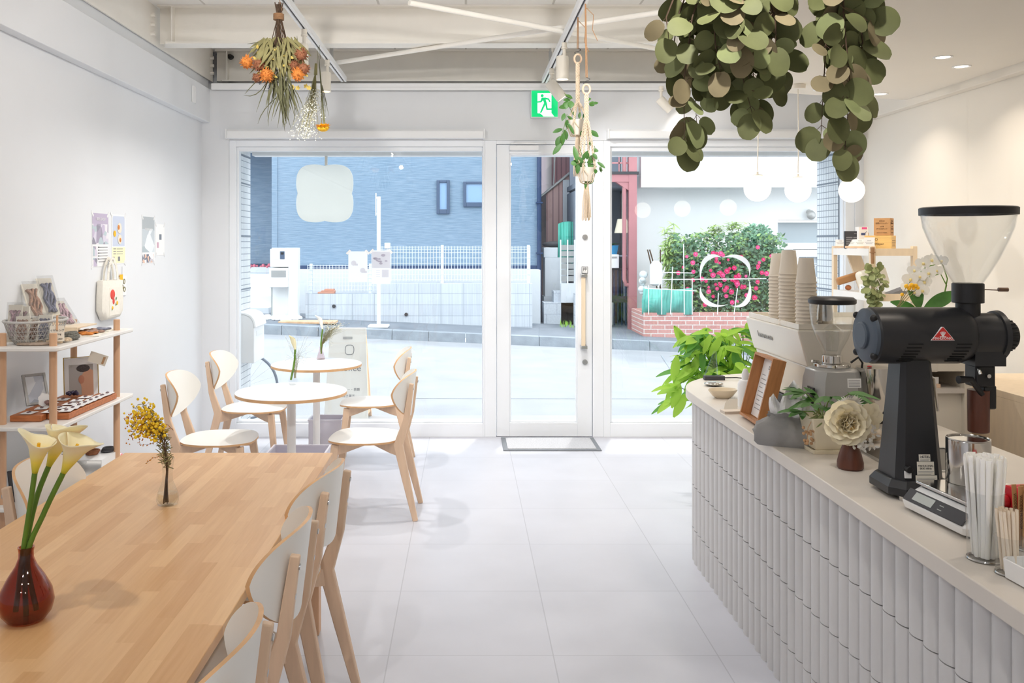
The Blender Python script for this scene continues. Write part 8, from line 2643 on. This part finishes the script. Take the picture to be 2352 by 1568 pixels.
def trailing(p, pc, Y, strands, tufts):
    st_, lf = MB(), MB()
    def hp_(x, y, dy=0.0): return at(x, y, Y + dy) - pc
    for line, dy in strands:
        pts = [hp_(x, y, dy * i / len(line)) for i, (x, y) in enumerate(line)]
        st_.tube(pts, 0.0016, 5)
    for (x, y, ang, L, W) in tufts:
        d = V((math.cos(math.radians(ang)), U(-0.5, 0.1), math.sin(math.radians(ang))))
        lf.leaf(hp_(x, y, U(-0.05, 0.02)), d, (0.1, -1, 0.35), L / F * Y * 1.05, W / F * Y * 1.25, 'oval', 0.12, 0.2, n=6)
    st_.build('stem', M['stem_green'], p)
    lf.build('leaves', M['leaf_green'], p)
trailing(p, pc, 5.0, [([(1322, 275), (1305, 240), (1312, 225), (1296, 215)], -0.05), ([(1318, 280), (1302, 262), (1296, 290), (1288, 315), (1292, 330)], -0.06), ([(1335, 278), (1352, 240), (1362, 236)], -0.05), ([(1336, 282), (1350, 300), (1358, 308)], -0.05), ([(1310, 280), (1299, 300), (1286, 340), (1276, 348)], -0.04)],
         [(1315, 226, 155, 18, 8), (1310, 230, 180, 16, 8), (1308, 236, 200, 18, 9), (1304, 234, 250, 17, 10), (1312, 232, 265, 16, 12), (1300, 245, 190, 17, 9), (1297, 260, 250, 19, 8), (1292, 296, 200, 24, 8), (1296, 298, 285, 22, 10), (1288, 312, 245, 24, 11), (1294, 305, 265, 28, 9), (1290, 330, 230, 30, 10), (1304, 282, 300, 28, 7), (1302, 275, 280, 20, 10), (1354, 236, 330, 12, 12), (1360, 238, 10, 14, 6), (1346, 230, 20, 12, 6), (1354, 300, 325, 24, 11), (1337, 300, 270, 15, 8), (1340, 262, 300, 14, 8), (1330, 272, 80, 14, 6), (1322, 272, 110, 16, 5), (1316, 276, 140, 16, 6)])
p, pc = hanger('macrame plant hanger with a long tassel, the lower of the two', 'white pot with dark glossy leaves in the lower macrame hanger', 4.72, 0.64, 205, 275, 1347, 388, 0.045, 0.075, 424, 503, 178)
trailing(p, pc, 4.72, [([(1345, 385), (1335, 350), (1330, 335)], -0.04), ([(1350, 385), (1368, 345), (1365, 335)], -0.03), ([(1352, 384), (1372, 362), (1384, 392)], -0.05), ([(1340, 386), (1326, 372)], -0.05), ([(1352, 400), (1358, 415)], -0.04)],
         [(1326, 372, 100, 36, 10), (1325, 378, 165, 14, 8), (1330, 372, 180, 18, 8), (1328, 376, 265, 22, 9), (1337, 368, 60, 24, 8), (1345, 372, 200, 16, 9), (1348, 374, 20, 18, 9), (1350, 376, 315, 22, 12), (1344, 378, 225, 18, 8), (1340, 374, 130, 18, 7), (1352, 370, 50, 18, 9), (1360, 344, 350, 14, 8), (1358, 335, 100, 12, 8), (1362, 352, 300, 16, 8), (1372, 372, 320, 22, 7), (1378, 382, 280, 14, 5), (1368, 388, 270, 10, 7), (1362, 408, 240, 16, 9), (1344, 412, 275, 22, 5), (1348, 366, 85, 16, 7), (1336, 380, 190, 16, 8), (1355, 378, 340, 16, 8)])

# ================================================================ EUCALYPTUS OVER THE COUNTER
YE = 2.45
def eucalyptus(lb, root_px, strands, mats=('leaf_euc', 'leaf_euc_brown', 'leaf_euc_pale'), extra=0):
    o0 = at(root_px, -250, YE)
    t = thing('eucalyptus_bunch', lb, 'dried bouquet', o0, group='hanging eucalyptus over the counter')
    st_ = MB()
    lf = [MB(), MB(), MB()]
    def leafat(c, d, L):
        k = 0 if rnd.random() < 0.62 else (1 if rnd.random() < 0.65 else 2)
        n_ = V((U(-0.8, 0.8), -1, U(-0.3, 0.6)))
        lf[k].leaf(c, d, n_, L, L * U(0.80, 0.98), 'round', U(-0.08, 0.24), U(0.02, 0.25), n=11)
    for (x0, x1, y1, dens, sz, dy) in strands:
        a = V((U(-0.02, 0.02), dy * 0.3, 0.0)); e = at(x1, y1, YE + dy) - o0
        b_ = at(x0, 40, YE + dy) - o0
        pts = [a, a.lerp(b_, 0.5) + V((U(-0.02, 0.02), 0, 0.03)), b_, b_.lerp(e, 0.5) + V((U(-0.02, 0.02), 0, 0)), e]
        st_.tube(pts, [0.004, 0.003, 0.0022, 0.0016, 0.0008], 5)
        n = int(dens * (y1 + 140) / 44)
        side = 1
        for i in range(n):
            u = (i + 0.5) / n
            y = -110 + (y1 + 110) * u
            f = (y - 40) / max(1, (y1 - 40))
            p_ = b_.lerp(e, f) if f > 0 else b_.lerp(at(x0 * 0.6 + root_px * 0.4, -110, YE + dy) - o0, (40 - y) / 150)
            for s_ in (1, -1):
                an = U(-0.5, 0.5)
                d = V((s_ * U(0.25, 1.0), U(-0.7, 0.5), -U(0.25, 1.0)))
                d.normalize()
                L = sz * U(0.80, 1.25) * (1 - 0.12 * u)
                q_ = p_ + d * 0.016
                st_.tube([p_, q_], 0.0009, 4)
                leafat(q_, d, L)
        leafat(e, V((U(-0.3, 0.3), -0.2, -1)), sz * 1.05)
    st_.build('stems', M['stem_brown'], t)
    for b_, mm, nm in zip(lf, mats, ('leaves', 'brown_leaves', 'pale_leaves')):
        if b_.f: b_.build(nm, M[mm], t)
    q = MB(); q.cyl((0, 0, 0.02), (0, 0, -0.06), 0.02, 0.022, n=14); q.tube([(0, 0, 0), (0, 0, 2.65 - o0.z)], 0.0025, 6); q.build('twine', M['jute'], t)
eucalyptus('broad bunch of dried silver-dollar eucalyptus hanging over the counter, the wider of the two', 1690, [
    (1530, 1536, 90, 0.55, 0.068, 0.0), (1556, 1550, 165, 0.6, 0.066, 0.05), (1590, 1572, 335, 0.95, 0.070, 0.0), (1612, 1600, 285, 1.0, 0.072, 0.06), (1640, 1655, 165, 1.15, 0.070, -0.05), (1672, 1692, 235, 1.05, 0.072, 0.05), (1700, 1728, 262, 1.1, 0.072, -0.04), (1725, 1735, 245, 0.9, 0.070, 0.08), (1760, 1770, 150, 1.1, 0.076, 0.0), (1775, 1785, 185, 1.0, 0.074, 0.05), (1780, 1780, 110, 0.8, 0.076, -0.06), (1640, 1640, 90, 1.3, 0.074, 0.1), (1700, 1705, 110, 1.4, 0.076, -0.08), (1745, 1748, 60, 1.3, 0.076, 0.1), (1805, 1808, -20, 0.6, 0.07, 0.0)])
eucalyptus('narrow bunch of dried silver-dollar eucalyptus hanging nearer the pendant lamps', 1930, [
    (1900, 1885, 318, 0.75, 0.066, 0.0), (1918, 1912, 110, 1.0, 0.076, 0.05), (1938, 1940, 352, 1.15, 0.076, -0.03), (1950, 1972, 240, 1.1, 0.078, 0.05), (1975, 1962, 165, 0.95, 0.074, 0.0), (2000, 2008, 45, 0.75, 0.074, 0.0), (1930, 1925, 60, 1.2, 0.078, 0.1)])

# ================================================================ BIG LEAFY PLANT BY THE COUNTER END
t = thing('floor_plant', 'leafy lime-green plant growing beyond the rounded end of the counter by the window', 'plant', (1.78, 5.62, 0))
o0 = V((1.78, 5.62, 0))
q = MB(); q.lathe([(0.13, 0), (0.17, 0.28), (0.18, 0.34), (0.165, 0.34), (0.15, 0.3), (0.0, 0.3)], n=32, close1=False); q.build('pot', M['pot_white'], t)
st_, lf, lf2 = MB(), MB(), MB()
def fp(px, py, dy=0.0): return at(px, py, 5.5 + dy) - o0
for k in range(70):
    px = min(1728, max(1550, rnd.gauss(1650, 48))); py = U(745, 905) if abs(px - 1640) < 70 else U(790, 925)
    py = max(py, 742 + abs(px - 1655) * 0.55)
    e = fp(px, py, U(-0.15, 0.2))
    b_ = V((U(-0.08, 0.08), U(-0.08, 0.08), 0.3))
    m_ = b_.lerp(e, 0.6) + V((0, 0, 0.12))
    st_.tube([b_, m_, e], [0.004, 0.003, 0.0016], 5)
    dx = (px - 1650) / 60.0
    for j in range(4):
        d = V((dx * 0.7 + U(-0.9, 0.9), U(-0.9, 0.5), U(-0.9, 0.35)))
        (lf if rnd.random() < 0.72 else lf2).leaf(e + V((U(-0.02, 0.02), 0, U(-0.02, 0.02))), d, (U(-0.5, 0.5), -0.6, 1), U(0.09, 0.17), U(0.035, 0.06), 'oval', 0.35, 0.25, n=6)
for (px, py, ang) in ((1548, 748, 300), (1560, 760, 300), (1562, 880, 250), (1575, 905, 240), (1555, 815, 260)):
    lf.leaf(fp(px, py), (math.cos(math.radians(ang)), -0.2, math.sin(math.radians(ang))), (0, -1, 0.4), 0.16, 0.06, 'oval', 0.2, 0.2, n=6)
    st_.tube([V((0, 0, 0.3)), fp(1620, 850), fp(px, py)], 0.003, 5)
st_.build('stem', M['stem_green'], t)
lf.build('leaves', M['leaf_lime_t'], t)
lf2.build('dark_leaves', M['leaf_green_t'], t)
